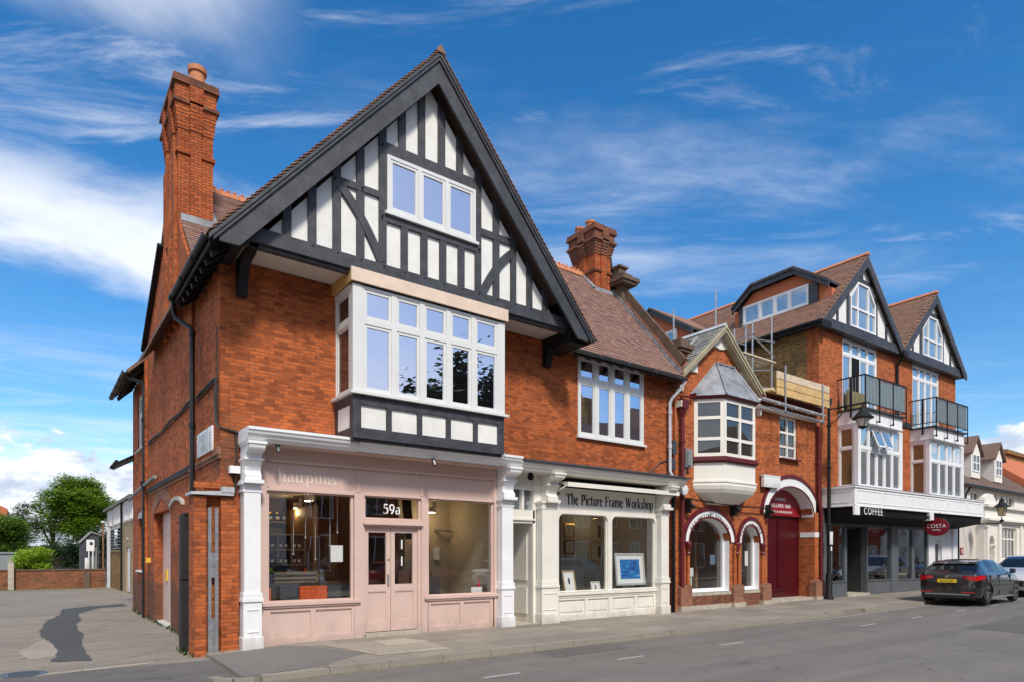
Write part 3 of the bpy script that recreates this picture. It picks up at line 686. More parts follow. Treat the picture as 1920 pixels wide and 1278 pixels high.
def litter(name, mat, n, area, size, label, seed, up=.0):
    rn = random.Random(seed); mb = MB()
    for k in range(n):
        x = rn.uniform(area[0], area[1]); y = rn.uniform(area[2], area[3]); z = area[4](x, y)+.004; a = rn.uniform(0, 6.28); L = size*rn.uniform(.5, 1.3)
        u = Vector((math.cos(a), math.sin(a), up*rn.uniform(.4, 1.4))); w_ = Vector((-math.sin(a), math.cos(a), .1))*L*.35; p = Vector((x, y, z)); q = p+u*L
        mb.add([tuple(p-w_*.3), tuple((p+q)/2-w_), tuple(q), tuple((p+q)/2+w_)], [(0, 1, 2, 3)])
    o = mb.build(name, mat, None, recalc=False); tag(o, label, name.replace('_', ' '), None, 'stuff'); return o
litter('weeds', 'leaf_dark', 150, (-.13, -.04, 2.1, 10.8, lambda x, y: -.05), .05, 'small weeds growing along the foot of the alley wall', 3, 1.6)
litter('weeds', 'leaf_dark', 40, (-.52, -.40, -.15, .9, lambda x, y: -.06), .05, 'small weeds around the foot of the brick corner pier', 5, 1.6)
litter('leaf_litter', 'olive', 500, (0, 15, -2.78, -2.58, lambda x, y: rz_(x, y)), .035, 'scattered dry leaves and grit in the gutter along the kerb', 4, .15)
litter('leaf_litter', 'olive', 260, (-9, .5, 24.5, 27.1, lambda x, y: -.05), .09, 'dry leaves fallen in front of the garden wall', 6, .15)

# ================================================================== the corner building
B1 = thing('corner_building', (0, 0, 0), 'two storey red brick corner building with half timbered gable, pink shopfront and cream shopfront', 'building')
# ---- brick walls
m = MB()
wall_cells(m, 0, 11.36, 3.32, 6.42, [(7.9, 10.15, 4.39, 6.32)], 0, .3)
m.box(11.0, 11.36, .004, .3, 0, 3.32)
m.box(.0, .30, .004, .3, -.15, 3.32)                                   # strip beside the shop pilaster
m.build('front_wall', 'brick', B1)
m = MB(SIDE(0)); m.box(.30, 2.0, 0, .3, -.15, 6.4)
m.prism([(.0, 6.4), (2.0, 6.4), (2.0, 7.0), (1.0, 6.4)], 'y', .02, .3)
m.build('side_wall', 'brick', B1)
m = MB(SIDE(-.06))
wall_cells(m, 2.0, 7.73, -.15, 6.2, [(4.22, 6.5, -.15, 2.57)], 0, .36)
# segmental arch head left out of the brick above the doorway is filled by the arch part below
m.prism([(1.995, 6.2), (7.735, 6.2), (7.735, 6.95), (5.25, 8.46), (4.84, 8.52), (3.37, 8.52), (3.37, 8.46), (3.15, 8.14), (2.80, 7.74), (2.18, 7.12), (1.995, 7.0)], 'y', .002, .36)
for a, b in ((3.45, 3.65), (3.98, 4.22), (4.52, 4.76)):                # the ribs of the chimney breast
    m.box(a, b, -.06, 0, 6.25, 9.9)
m.build('gable_end_wall', 'brick', B1)
m = MB(SIDE(0)); wall_cells(m, 7.735, 10.95, -.15, 6.55, [(8.23, 9.88, 1.15, 2.62), (8.72, 10.1, 4.52, 6.1)], .02, .3); m.box(10.951, 11.2, .02, 4, -.15, 6.5)
m.build('rear_wing_wall', 'brick', B1)
m = MB(SIDE(-.12)); m.box(7.6, 7.73, 0, .06, -.15, 6.6); m.build('quoin_strip', 'brick', B1)
# plinth courses of sooty brick along the alley
# segmental arch over the side doorway
m = MB(SIDE(-.075)); cz, rr = 1.35, 1.52; n = 14
for i in range(n):
    a = 131-(131-49)*i/n; b = 131-(131-49)*(i+1)/n
    P = lambda r, t: (5.36+r*math.cos(R(t))*1.0*1.14, cz+r*math.sin(R(t)))
    m.prism([P(1.50, a), P(1.78, a), P(1.78, b), P(1.50, b)], 'y', 0, .02)
m.build('doorway_arch', 'brick_plinth', B1)
# string course, cable run
m = MB(SIDE(-.06)); m.box(2.0, 7.2, -.03, 0, 3.06, 3.12); m.box(2.0, 7.2, -.045, 0, 3.12, 3.17); m.build('string_course', 'brick_plinth', B1)
m = MB(SIDE(0)); m.box(-.04, 2.0, -.03, 0, 3.14, 3.20); m.box(-.05, 2.0, -.05, 0, 3.20, 3.25)
m.box(-.05, .30, -.05, .0, 3.2502, 3.32); m.build('string_course', 'brick_plinth', B1)
m = MB()
m.tube([(-.09, 7.25, 4.36), (-.10, 6.4, 4.40), (-.09, 5.2, 4.36), (-.1, 4.0, 4.42), (-.09, 2.9, 4.40), (-.1, 2.1, 4.44), (-.04, 1.6, 4.45), (-.03, .3, 4.50), (-.03, .12, 4.46)], .024, 6)
m.tube([(-.09, 7.2, 4.33), (-.09, 4.4, 4.35), (-.09, 2.1, 4.38), (-.03, 1.6, 4.4), (-.03, .2, 4.44)], .015, 6)
m.tube([(-.03, .12, 4.46), (-.035, .10, 4.2), (-.03, .13, 3.9), (-.03, .1, 3.72), (-.02, -.02, 3.64), (.2, -.03, 3.60), (.33, -.04, 3.56)], .018, 6)
m.tube([(-.03, .18, 4.44), (-.045, .20, 4.1), (-.035, .17, 3.75), (-.02, .05, 3.66)], .012, 6)
m.tube([(-.03, .11, 4.46), (-.03, .11, 5.3)], .008, 5)
for k in range(3): m.tube([(-.085-.02*k, 2.05, 3.24-.05*k), (-.085-.02*k, 7.2, 3.24-.05*k)], .016, 6)
m.build('cable', 'cable', B1, smooth=True)
m = MB(); m.tube([(.22, -.03, 3.55), (.25, -.04, 3.2), (.20, -.035, 2.95), (.23, -.03, 2.75), (.20, -.03, 2.2)], .016, 6); m.box(.14, .27, -.09, -.005, 2.9, 3.0); m.build('cable', 'cable', B1)
MB().box(.12, .28, -.13, -.005, 2.90, 3.02).build('junction_box', 'white', B1)
# main side downpipe and gutter
m = MB()
m.tube([(-.14, 1.5, 2.15), (-.14, 1.5, 5.55), (-.15, 1.55, 5.65), (-.36, 1.84, 5.88), (-.38, 1.87, 5.98), (-.39, 1.88, 6.2)], .042, 10)
for z in (2.2, 3.85, 5.5): m.tube([(-.14, 1.5, z), (-.14, 1.5, z+.09)], .056, 10)
m.tube([(.335, -.14, -.02), (.335, -.14, 2.5)], .001, 4)
m.build('downpipe', 'black_plastic', B1, smooth=True)
m = MB(); m.tube([(-.13, 7.66, -.03), (-.13, 7.66, 5.9), (-.16, 7.7, 6.0), (-.4, 7.95, 6.13), (-.45, 8.0, 6.2)], .045, 10)
for z in (.35, 1.9, 3.3, 5.0): m.tube([(-.13, 7.66, z), (-.13, 7.66, z+.09)], .06, 10)
m.tube([(-.13, 7.66, 3.28), (-.13, 7.66, 3.45)], [.05, .10], 8)
m.build('downpipe', 'black_plastic', B1, smooth=True)
m = MB(); m.tube([(-.13, 5.85, 3.40), (-.13, 6.6, 3.38), (-.13, 7.4, 3.36), (-.12, 9.2, 3.30), (-.10, 10.9, 3.22)], .045, 8); m.build('waste_pipe', 'mid_grey', B1, smooth=True)
m = MB(); m.tube([(.30, -.06, -.0), (.30, -.06, 2.35)], .028, 8); m.build('conduit', 'brick_plinth', B1, smooth=True)
def half_gutter(p0, p1, r, name, mat, parent, tf=None):
    m = MB(tf); a = Vector(p0); b = Vector(p1); d = (b-a).normalized(); s = d.cross(Vector((0, 0, 1))).normalized(); n = 8; vs = []; fs = []
    for p in (a, b):
        for rr in (r, r-.012):
            for k in range(n+1):
                t = math.pi+math.pi*k/n; q = p+s*math.cos(t)*rr+Vector((0, 0, math.sin(t)*rr)); vs.append(tuple(q))
    k = n+1
    for i in range(n): fs += [(i, i+1, 2*k+i+1, 2*k+i), (k+i, 3*k+i, 3*k+i+1, k+i+1), (i, k+i, k+i+1, i+1), (2*k+i, 2*k+i+1, 3*k+i+1, 3*k+i)]
    fs += [(0, 2*k, 3*k, k), (n, k+n, 3*k+n, 2*k+n)]
    m.add(vs, fs)
    L = (b-a).length; c = .9
    while c < L:
        q = a+d*c; m.bar(tuple(q-d*.02-Vector((0, 0, r*.5))), tuple(q+d*.02-Vector((0, 0, r*.5))), r*2.12, r*1.15); c += .95
    return m.build(name, mat, parent, smooth=True)
half_gutter((-.41, -1.02, 6.27), (-.41, 1.95, 6.25), .062, 'gutter', 'black_plastic', B1)
# rafter feet and dark soffit of the left eave
m = MB()
for k in range(8): m.prism([(-.33, 6.10), (.0, 6.44), (.0, 6.28), (-.30, 6.02)], 'y', -.85+k*.36, -.79+k*.36)
m.prism([(-.36, 6.185), (.0, 6.60), (.0, 6.56), (-.34, 6.15)], 'y', -1.0, 1.95)
m.box(-.37, -.345, -1.02, 1.95, 6.12, 6.30)
build_each(m, 'rafter_foot', 'timber_black', B1)
# corner pier with lead cap and steel channels
m = MB(); m.box(-.42, -.24, -.14, .26, -.16, 2.5); m.box(-.02, .255, -.13, .0, -.16, 2.5); m.box(-.24, -.02, -.02, .26, -.16, 2.5)
m.box(-.40, .10, -.10, .0, 2.64, 2.74); m.prism([(-.38, 2.5), (.22, 2.5), (.16, 2.86), (.02, 2.86)], 'y', -.06, -.004)
m.build('corner_pier', 'brick', B1)
m = MB(); m.prism([(-.47, 2.52), (.16, 2.52), (.16, 2.60), (-.47, 2.56)], 'y', -.20, .26); m.box(-.02, .17, -.21, -.05, 2.57, 2.66); m.build('lead_cap', 'lead_light', B1)
m = MB()
for x in (-.215, -.115): m.box(x, x+.05, -.16, -.11, -.12, 2.32)
m.box(-.165, -.115, -.125, -.118, 0, .55); m.box(-.165, -.115, -.125, -.118, 1.2, 1.6)
build_each(m, 'steel_channel', 'galvanised', B1)
m = MB(); m.box(-.47, -.24, .62, .82, -.1, 2.24); m.box(-.42, -.26, .60, .84, 2.24, 2.27); m.box(-.49, -.24, .60, .63, 1.16, 1.19); m.build('pipe_casing', 'black_wood', B1)
# side door, arch hood, rear windows
m = MB(SIDE(.13)); m.box(4.22, 6.5, 0, .05, -.05, 2.9); D1 = m.build('side_door', 'pink', B1)
MB(SIDE(.10)).box(5.75, 6.05, 0, .03, .96, 1.22).build('letter_plate', 'yellow_plastic', D1)
MB(SIDE(-.06)).box(4.22, 6.5, 0, .35, -.10, -.01).build('doorstep', 'concrete', B1)
m = MB(SIDE(-.12)); 
for i in range(6):
    y0 = 2.66+1.4*i/6; y1 = 2.66+1.4*(i+1)/6; h = lambda y: 2.50+.19*math.sin(math.pi*(y-2.5)/1.75)
    m.prism([(y0, h(y0)), (y1, h(y1)), (y1, h(y1)+.07), (y0, h(y0)+.07)], 'y', 0, .075)
m.build('arch_hood', 'concrete', B1)
window(B1, 8.72, 10.1, 4.52, 6.1, .06, 2, [5.55], 'white', 'glass_dim', tf=SIDE(0), sill=('concrete', .12), name='window')
window(B1, 8.23, 9.88, 1.15, 2.62, .08, 1, [], 'shop_grey_dark', 'glass_dim', tf=SIDE(0), sill=('white', .14), name='window')
m = MB(SIDE(-.0)); m.prism([(8.15, 2.60), (9.96, 2.60), (9.7, 2.74), (9.05, 2.80), (8.4, 2.74)], 'y', -.01, .08); m.build('window_head', 'concrete', B1)
MB(SIDE(-.16)).box(7.03, 7.17, 0, .10, 1.38, 1.50).build('outlet_box', 'yellow_plastic', B1)
# rear wing eaves
m = MB(SIDE(0)); m.prism([(7.74, 6.86), (11.2, 6.86), (11.2, 6.9), (7.74, 6.9)], 'y', -.10, .3)
m.tf = None; m.prism([(-.50, 6.30), (.1, 6.92), (2.5, 9.3), (2.5, 9.2), (.1, 6.80), (-.48, 6.22)], 'y', 7.74, 11.2); m.build('rear_roof', 'roof_tile_dark', B1)
m = MB()
for k in range(9): m.prism([(-.42, 6.22), (.0, 6.66), (.0, 6.5), (-.38, 6.12)], 'y', 7.9+k*.38, 7.98+k*.38)
build_each(m, 'rafter_foot', 'timber_black', B1)
half_gutter((-.53, 7.78, 6.28), (-.53, 11.3, 6.26), .07, 'gutter', 'black_plastic', B1)
m = MB(); m.prism([(-.40, 4.33), (.3, 4.75), (.3, 4.65), (-.38, 4.25)], 'y', 10.97, 12.6); m.tube([(-.42, 10.97, 4.34), (-.42, 12.6, 4.33)], .05, 8); m.build('rear_porch_roof', 'timber_black', B1)
# back rake verge of the gable end
m = MB(); m.bar((-.10, 5.15, 8.56), (-.10, 7.85, 6.86), .08, .16, (1, 0, 0)); m.build('verge_board', 'timber_black', B1)

# ---- main roof, side part (ridge parallel to the street)
RT = math.sqrt(.5)
m = tiles((-.02, 1.0, 6.05), (1, 0, 0), (0, RT, RT), [(0, 0), (3.4, 0), (3.4, 5.63), (0, 5.63)], .165, .10); m.build('roof_slope', 'roof_tile', B1, recalc=False)
m = MB(); m.prism([(1.0, 6.02), (5.0, 10.02), (8.4, 6.62), (8.4, 6.5), (5.0, 9.9), (1.0, 5.9)], 'x', 0.02, 3.4); m.build('roof_deck', 'roof_tile_dark', B1)
m = MB()
x = .62
while x < 3.3:
    m.prism([(4.86, 9.96), (4.90, 10.08), (5.0, 10.14), (5.10, 10.08), (5.14, 9.96)], 'x', x, x+.44)
    for k in range(3): m.lathe(x+.08+k*.14, 5.0, [(.03, 10.12), (.045, 10.16), (.02, 10.19)], 6)
    x += .45
m.build('ridge', 'ridge_tile', B1)
# ---- cross gable roof (ridge at right angles to the street)
m = MB(); s = 1.147; cx = 3.46; zt = 10.66
m.prism([(cx, zt), (7.30, zt-(7.30-cx)*s), (7.30, zt-(7.30-cx)*s-.07), (cx, zt-.08), (-.36, zt-(cx+.36)*s-.07), (-.36, zt-(cx+.36)*s)], 'y', -1.12, 6.5)
m.build('gable_roof_deck', 'roof_tile_dark', B1)
m = MB(); m.prism([(6.6, zt-(6.6-cx)*s-.085), (7.285, zt-(7.285-cx)*s-.085), (7.285, zt-(7.285-cx)*s-.125), (6.6, zt-(6.6-cx)*s-.125)], 'y', -1.10, -.02); m.build('eave_lining', 'timber_black', B1)
# verge tiles standing proud along both edges of the gable
m = MB(); rn = random.Random(2); d = math.hypot(1, s)
for sg in (-1, 1):
    t = .02
    while t < (5.84 if sg > 0 else 5.78):
        x = cx+sg*t/d; z = zt-t/d*s; j = rn.uniform(0, .008)
        U = Vector((sg/d, 0, -s/d)); N = Vector((sg*s/d, 0, 1/d))
        for c in range(3):
            y0 = -1.17+c*.165; P0 = Vector((x, 0, z))
            lo = P0+U*.115; q = [P0+N*.012, lo+N*(.040+j), lo+N*(.026+j), P0-N*.002]
            m.prism([(p.x, p.z) for p in q], 'y', y0, y0+.16)
        t += .10
m.prism([(cx-.11, zt-.03), (cx, zt+.12), (cx+.11, zt-.03)], 'y', -1.18, 6.0)
m.build('verge_tiles', 'roof_tile_brown', B1)
m = tiles((7.30, -1.1, zt-(7.30-cx)*s+.03), (0, 1, 0), (-1/d, 0, s/d), [(0, 0), (7, 0), (7, 5.6), (0, 5.6)], .165, .10); m.build('roof_slope', 'roof_tile', B1, recalc=False)
# bargeboards: deep face, upper mouldings
for sg, nm in ((-1, 0), (1, 1)):
    def L(off0, off1, y0, y1, xf, cutz=None):
        # strip between two lines parallel to the rake, off = vertical distance below the tile line
        xe = cx+sg*xf; a = lambda x, o: zt-abs(x-cx)*s-o
        m.prism([(cx, zt-off0), (xe, a(xe, off0)), (xe, a(xe, off1)) if cutz is None else (cx+sg*((zt-off1-cutz)/s), cutz), (cx, zt-off1)] if cutz is None else
                [(cx, zt-off0), (xe, a(xe, off0)), (xe-sg*.01, cutz), (cx+sg*((zt-off1-cutz)/s), cutz), (cx, zt-off1)], 'y', y0, y1)
    m = MB(); L(.135, .545, -1.10, -1.05, 3.72, 6.18); L(.06, .145, -1.135, -1.07, 3.80); L(.0, .075, -1.155, -1.09, 3.86)
    m.build('bargeboard', 'timber', B1)
# gable plaster, timbers, beam
pl = MB(); zi = lambda x: zt-.5-abs(x-cx)*s
pl.prism([(.2, 6.45), (6.75, 6.45), (cx+(zt-.45-6.45)/s-.2, 6.5), (cx, zt-.5), (cx-(zt-.45-6.45)/s+.2, 6.5)], 'y', -.78, -.55)
pl.build('gable_plaster', 'plaster', B1)
m = MB(); Y0, Y1 = -.822, -.775
m.box(.14, 6.83, -.86, -.66, 6.42, 6.655)
m.prism([(.14, 6.44), (6.83, 6.44), (6.83, 6.36), (.14, 6.36)], 'y', -.80, -.70)
def stud(a, b, z0, z1=None):
    m.prism([(a, z0), (b, z0), (b, min(z1 or 99, zi(b)+.06)), (a, min(z1 or 99, zi(a)+.06))], 'y', Y0, Y1)
for a, b in ((.752, .889), (1.16, 1.30), (1.579, 1.722), (2.002, 2.144), (2.419, 2.562), (4.440, 4.580), (4.868, 5.016), (5.302, 5.438), (5.717, 5.859), (6.135, 6.27)): stud(a, b, 6.655)
for a, b in ((2.80, 2.94), (3.196, 3.337), (3.614, 3.761), (4.019, 4.161)): stud(a, b, 8.84)
for a, b in ((2.846, 2.98), (3.245, 3.386), (3.645, 3.786), (4.05, 4.193)): stud(a, b, 6.655, 7.44)
Y0 = -.827
m.box(2.50, 4.50, Y0, Y1, 8.64, 8.84); m.box(2.50, 4.50, Y0, Y1, 7.44, 7.60)
m.box(1.72, 2.43, Y0, Y1, 7.82, 7.93); m.box(4.57, 5.31, Y0, Y1, 7.81, 7.94)
def brace(p0, p1, p2, wd):
    n = 10; pts = []
    for i in range(n+1):
        t = i/n; pts.append(((1-t)**2*p0[0]+2*t*(1-t)*p1[0]+t*t*p2[0], (1-t)**2*p0[1]+2*t*(1-t)*p1[1]+t*t*p2[1]))
    ribbon(m, pts, wd, -.832, Y1, lambda x, d_, z: (x, d_, z))
brace((1.70, 7.80), (2.12, 7.42), (2.47, 6.70), .15); brace((5.33, 7.66), (4.93, 7.34), (4.60, 6.66), .15)
m.build('timber_frame', 'timber', B1)
m = MB()
for x, z in ((1.23, 6.62), (1.65, 6.62), (2.07, 6.62), (2.49, 6.62), (2.91, 6.62), (3.31, 6.62), (3.71, 6.62), (4.12, 6.62), (4.51, 6.62), (4.94, 6.62), (5.37, 6.62), (5.78, 6.62), (1.62, 7.87), (2.10, 7.87), (2.47, 8.76), (2.47, 7.5), (4.52, 7.5)):
    m.tube([(x, -.876, z), (x, -.80, z)], .014, 6)
build_each(m, 'timber_peg', 'timber_black', B1)
window(B1, 2.565, 4.437, 7.615, 8.63, -.84, [.335, .665], [], 'upvc', 'glass_sky', fw=.06, mw=.07, sash=.05, sill=('upvc', .04))
# soffit and brackets
m = MB(); m.box(.16, 6.80, -.70, -.004, 6.425, 6.45); m.build('soffit', 'soffit', B1)
for x in (.24, 6.80):
    m = MB(); pts = []
    m.prism([(-.0, 6.42), (-.0, 5.86), (-.05, 5.80), (-.14, 5.82), (-.17, 5.95), (-.19, 6.10), (-.27, 6.24), (-.42, 6.31), (-.66, 6.33), (-.66, 6.42)], 'x', x, x+.15)
    m.box(x+.01, x+.14, -.80, -.02, 6.335, 6.43)
    m.build('bracket', 'timber_black', B1)
m = MB(); m.box(6.84, 7.30, -.9, 0, 6.16, 6.42); m.box(.0, .15, -.9, 0, 6.30, 6.42); build_each(m, 'eaves_box', 'timber_black', B1)

# ---- oriel (box bay) under the gable
bay = MB(); bx0, bx1, by = 1.925, 5.14, -.83
bay.box(bx0, bx0+.17, by, by+.17, 4.37, 6.20); bay.box(bx1-.13, bx1, by, by+.17, 4.37, 6.20)
bay.box(bx0+.17, bx1-.13, by+.10, by+.16, 4.37, 4.42); bay.box(bx0, bx1, by+.17, 0, 6.16, 6.22)
bayo = bay.build('oriel_posts', 'upvc', B1)
window(B1, bx0+.17, bx1-.13, 4.37, 6.20, by+.012, 5, [5.60], 'upvc', 'glass_sky', fw=.05, mw=.10, sash=.05, name='oriel_window')
window(B1, by+.17, -.0, 4.37, 6.16, 0, 1, [5.60], 'upvc', 'glass_dim', fw=.04, mw=.09, sash=.05, name='oriel_side_window', tf=lambda p: (bx0+.02+p[1], p[0], p[2]))
window(B1, by+.17, -.0, 4.37, 6.16, 0, 1, [5.60], 'upvc', 'glass_dim', fw=.04, mw=.09, sash=.05, name='oriel_side_window', tf=lambda p: (bx1-.02-p[1], p[0], p[2]))
MB().box(bx0-.06, bx1+.06, by-.07, 0, 4.325, 4.372).build('oriel_sill', 'upvc', B1)
MB().box(bx0-.05, bx1+.045, by-.06, by-.02, 6.225, 6.455).build('oriel_head_board', 'new_timber', B1)
m = MB(); m.box(bx0-.05, bx0-.01, by-.02, 0, 6.225, 6.425); m.box(bx1+.005, bx1+.045, by-.02, 0, 6.225, 6.425); build_each(m, 'oriel_head_return', 'new_timber_side', B1)
m = MB(); m.box(bx0+.03, bx1-.03, by+.05, -.002, 3.66, 4.325); m.build('oriel_apron_panel', 'plaster', B1)
m = MB(); a0, a1 = bx0+.01, bx1-.01
m.box(a0, a1, by+.01, by+.10, 4.16, 4.325); m.box(a0, a1, by+.01, by+.10, 3.58, 3.76)
e = (a1-a0-.13)/5
for k in range(6):
    w_ = .15 if k in (0, 5) else .10; x = a0+k*e+(0 if k in (0,) else .015)
    m.box(min(x, a1-w_), min(x, a1-w_)+w_, by+.013, by+.10, 3.76, 4.16)
for X, x2 in ((a0, a0+.06), (a1-.06, a1)):
    m.box(X, x2, by+.10, -.003, 4.16, 4.325); m.box(X, x2, by+.10, -.003, 3.60, 3.76); m.box(X, x2, -.10, -.003, 3.76, 4.16); m.box(X, x2, by+.10, by+.16, 3.76, 4.16)
m.box(a0+.03, a1-.03, by+.06, -.003, 3.53, 3.60)
m.build('oriel_apron_timber', 'timber', B1)

# ---- first floor window on the right, its roof, party parapet and chimney
window(B1, 7.88, 10.17, 4.39, 6.30, -.02, 4, [5.72], 'upvc', 'glass_sky', fw=.06, mw=.11, sash=.045, sill=('upvc', .06))
m = MB(); x = 7.55
while x < 11.2: m.prism([(-.36, 6.15), (0, 6.40), (0, 6.30), (-.30, 6.11)], 'x', x, x+.07); x += .37
m.box(7.4, 11.3, -.40, -.37, 6.13, 6.20); m.box(7.4, 11.3, -.37, -.31, 6.2, 6.24)
build_each(m, 'rafter_foot', 'timber_black', B1)
m = MB(); x = 7.98
while x < 10.1: m.prism([(x, 6.30), (x+.26, 6.30), (x+.24, 6.37), (x+.13, 6.41), (x+.02, 6.37)], 'y', -.10, -.03); x += .55
build_each(m, 'scalloped_head', 'cream', B1)
half_gutter((7.25, -.46, 6.22), (11.32, -.46, 6.20), .062, 'gutter', 'gutter_grey', B1)
sl = 1.19; dl = math.hypot(1, sl)
m = tiles((7.1, -.42, 6.24), (1, 0, 0), (0, 1/dl, sl/dl), [(0, 0), (4.12, 0), (4.12, 4.45), (-2.6, 4.45)], .165, .10); m.build('roof_slope', 'roof_tile', B1, recalc=False)
m = MB(); m.prism([(-.40, 6.22), (2.45, 9.60), (5.3, 6.22), (5.3, 6.1), (2.45, 9.5), (-.36, 6.12)], 'x', 7.30, 11.22); m.prism([(1.3, 8.24), (2.45, 9.60), (5.3, 6.22), (5.3, 6.1), (2.45, 9.5), (1.3, 8.1)], 'x', 4.6, 7.299); m.build('roof_deck', 'roof_tile_dark', B1)
m = MB(); x = 4.4
while x < 9.9:
    m.prism([(2.30, 9.55), (2.34, 9.68), (2.45, 9.74), (2.56, 9.68), (2.60, 9.55)], 'x', x, x+.44)
    for k in range(3): m.lathe(x+.08+k*.14, 2.45, [(.03, 9.72), (.045, 9.76), (.02, 9.79)], 6)
    x += .45
m.build('ridge', 'ridge_tile', B1)
m = MB(); m.prism([(-.30, 6.15), (-.30, 6.55), (2.15, 9.47), (2.15, 9.0), (5, 6.0), (0, 6.0)], 'x', 11.22, 11.42); m.build('party_parapet', 'brick_sooty', B1)
m = MB(); m.bar((11.36, -.34, 6.66), (11.36, 2.16, 9.63), .24, .09, (1, 0, 0)); m.build('parapet_coping', 'stone_dark', B1)
m = MB()
for k in range(14):
    y = -.42+k*.185; m.bar((11.14, y, 6.245+(y+.42)*sl+.05), (11.14, y+.175, 6.245+(y+.42+.175)*sl+.05), .14, .02+.006*(k % 2), (1, 0, 0))
m.build('lead_flashing', 'lead', B1)
# chimney on the right
def stack(name, parent, x0, x1, y0, y1, z0, zb, z1, mat='brick_chimney', steps=5, out=.035, rib=True, e0=.03, topmat=None):
    m = MB(); m.box(x0, x1, y0, y1, z0, zb)
    if rib:
        m.box((x0+x1)/2-.10, (x0+x1)/2+.10, y0-.05, y0, z0, zb); ym = (y0+y1)/2
        k = max(1, int((y1-y0)/.55))
        for i in range(k):
            c = y0+(y1-y0)*(i+.5)/k; m.box(x0-.05, x0, c-.10, c+.10, z0, zb); m.box(x1, x1+.05, c-.1, c+.1, z0, zb)
    o = m.build(name, mat, parent)
    m = MB(); z = zb; e = .05
    m.box(x0-.04, x1+.04, y0-.04, y1+.04, zb-.5, zb-.43)
    for i in range(steps):
        e = e0+out*i; h = .075; m.box(x0-e, x1+e, y0-e, y1+e, z, z+h-.003)
        if rib: m.box((x0+x1)/2-.12, (x0+x1)/2+.12, y0-e-.05, y0-e, z, z+h-.004)
        if rib:
            k = max(1, int((y1-y0)/.55))
            for j in range(k):
                c = y0+(y1-y0)*(j+.5)/k; m.box(x0-e-.05, x0-e, c-.12, c+.12, z, z+h-.004)
        z += h
    e += .012
    while z < z1-.16:
        m.box(x0-e+.02, x1+e-.02, y0-e+.02, y1+e-.02, z, z1-.16); break
    if rib: m.box((x0+x1)/2-.13, (x0+x1)/2+.13, y0-e-.03, y0-e+.02, z, z1-.16)
    if rib:
        k = max(1, int((y1-y0)/.55))
        for j in range(k):
            c = y0+(y1-y0)*(j+.5)/k; m.box(x0-e-.03, x0-e+.02, c-.13, c+.13, z, z1-.16)
    m.build('corbelling', topmat or mat, o)
    m = MB(); m.box(x0-e-.035, x1+e+.035, y0-e-.035, y1+e+.035, z1-.16, z1-.09); m.box(x0-e-.02, x1+e+.02, y0-e-.02, y1+e+.02, z1-.09, z1)
    m.box(x0-e-.03, x1+e+.03, y0-e-.03, y1+e+.03, z-.02, z+.05); m.build('cap', 'brick_sooty', o)
    return o
def pot(parent, x, y, z, r=.14, h=.35):
    m = MB(); m.lathe(x, y, [(r*1.05, z-.05), (r*.95, z+h*.2), (r*.9, z+h*.75), (r*1.12, z+h*.78), (r*1.15, z+h), (r*.9, z+h), (r*.85, z+h*.5)], 16); m.build('chimney_pot', 'terracotta', parent, smooth=True)
ch = stack('chimney', B1, 10.40, 11.02, 2.0, 2.95, 8.7, 10.16, 10.96, steps=5, out=.018, e0=.02, topmat='brick_sooty')
pot(ch, 10.55, 2.35, 10.93, .13, .3); pot(ch, 10.55, 2.8, 10.93, .13, .28)
m = MB(); m.bar((10.33, 1.94, 9.12), (10.33, 2.5, 9.72), .05, .16, (1, 0, 0)); m.box(10.33, 11.1, 1.93, 1.99, 9.0, 9.17); m.build('lead_flashing', 'lead', ch)
m = MB(); m.box(11.17, 11.47, 1.7, 2.3, 8.6, 9.35); m.box(11.02, 11.62, 1.5, 2.4, 9.35, 9.43); m.box(10.97, 11.67, 1.45, 2.45, 9.43, 9.53); m.box(11.10, 11.52, 1.6, 2.3, 9.53, 9.66)
m.box(11.12, 11.40, 1.75, 2.2, 9.66, 9.86); m.box(11.08, 11.46, 1.7, 2.25, 9.86, 9.92); m.build('parapet_pedestal', 'stone_dark', B1)
m = MB(); m.prism([(1.95, 9.3), (2.35, 9.3), (2.45, 10.42), (2.12, 10.42)], 'x', 11.09, 11.16); m.build('flue_panel', 'timber_black', B1)
# chimney on the left, above the gable end wall
ch = stack('chimney', B1, -.062, .60, 3.35, 4.86, 8.2, 10.28, 11.34, steps=7, out=.008, e0=.015)
pot(ch, .35, 3.62, 11.34, .165, .46)
m = MB(); m.box(-.02, .68, 3.28, 3.35, 8.38, 8.52); m.bar((.64, 3.26, 8.40), (.64, 4.1, 9.22), .05, .14, (1, 0, 0)); m.build('lead_flashing', 'lead', ch)
# rainwater pipe by the party wall, meter boxes
m = MB(); m.tube([(11.30, -.44, 6.15), (11.28, -.38, 6.0), (11.14, -.14, 5.72), (11.10, -.10, 5.6), (11.10, -.10, 3.8), (11.12, -.14, 3.68), (11.22, -.2, 3.6)], .045, 10)
for z in (4.4, 5.3): m.tube([(11.10, -.10, z), (11.10, -.10, z+.1)], .058, 10)
m.build('downpipe', 'pipe_grey', B1, smooth=True)
m = MB(); m.box(11.2, 11.36, -.12, 0, 4.25, 4.62); m.box(11.18, 11.33, -.1, 0, 3.85, 4.15); m.tube([(10.4, -.02, 3.72), (10.8, -.03, 4.0), (11.15, -.04, 4.12)], .014, 5); m.build('meter_box', 'gutter_grey', B1)
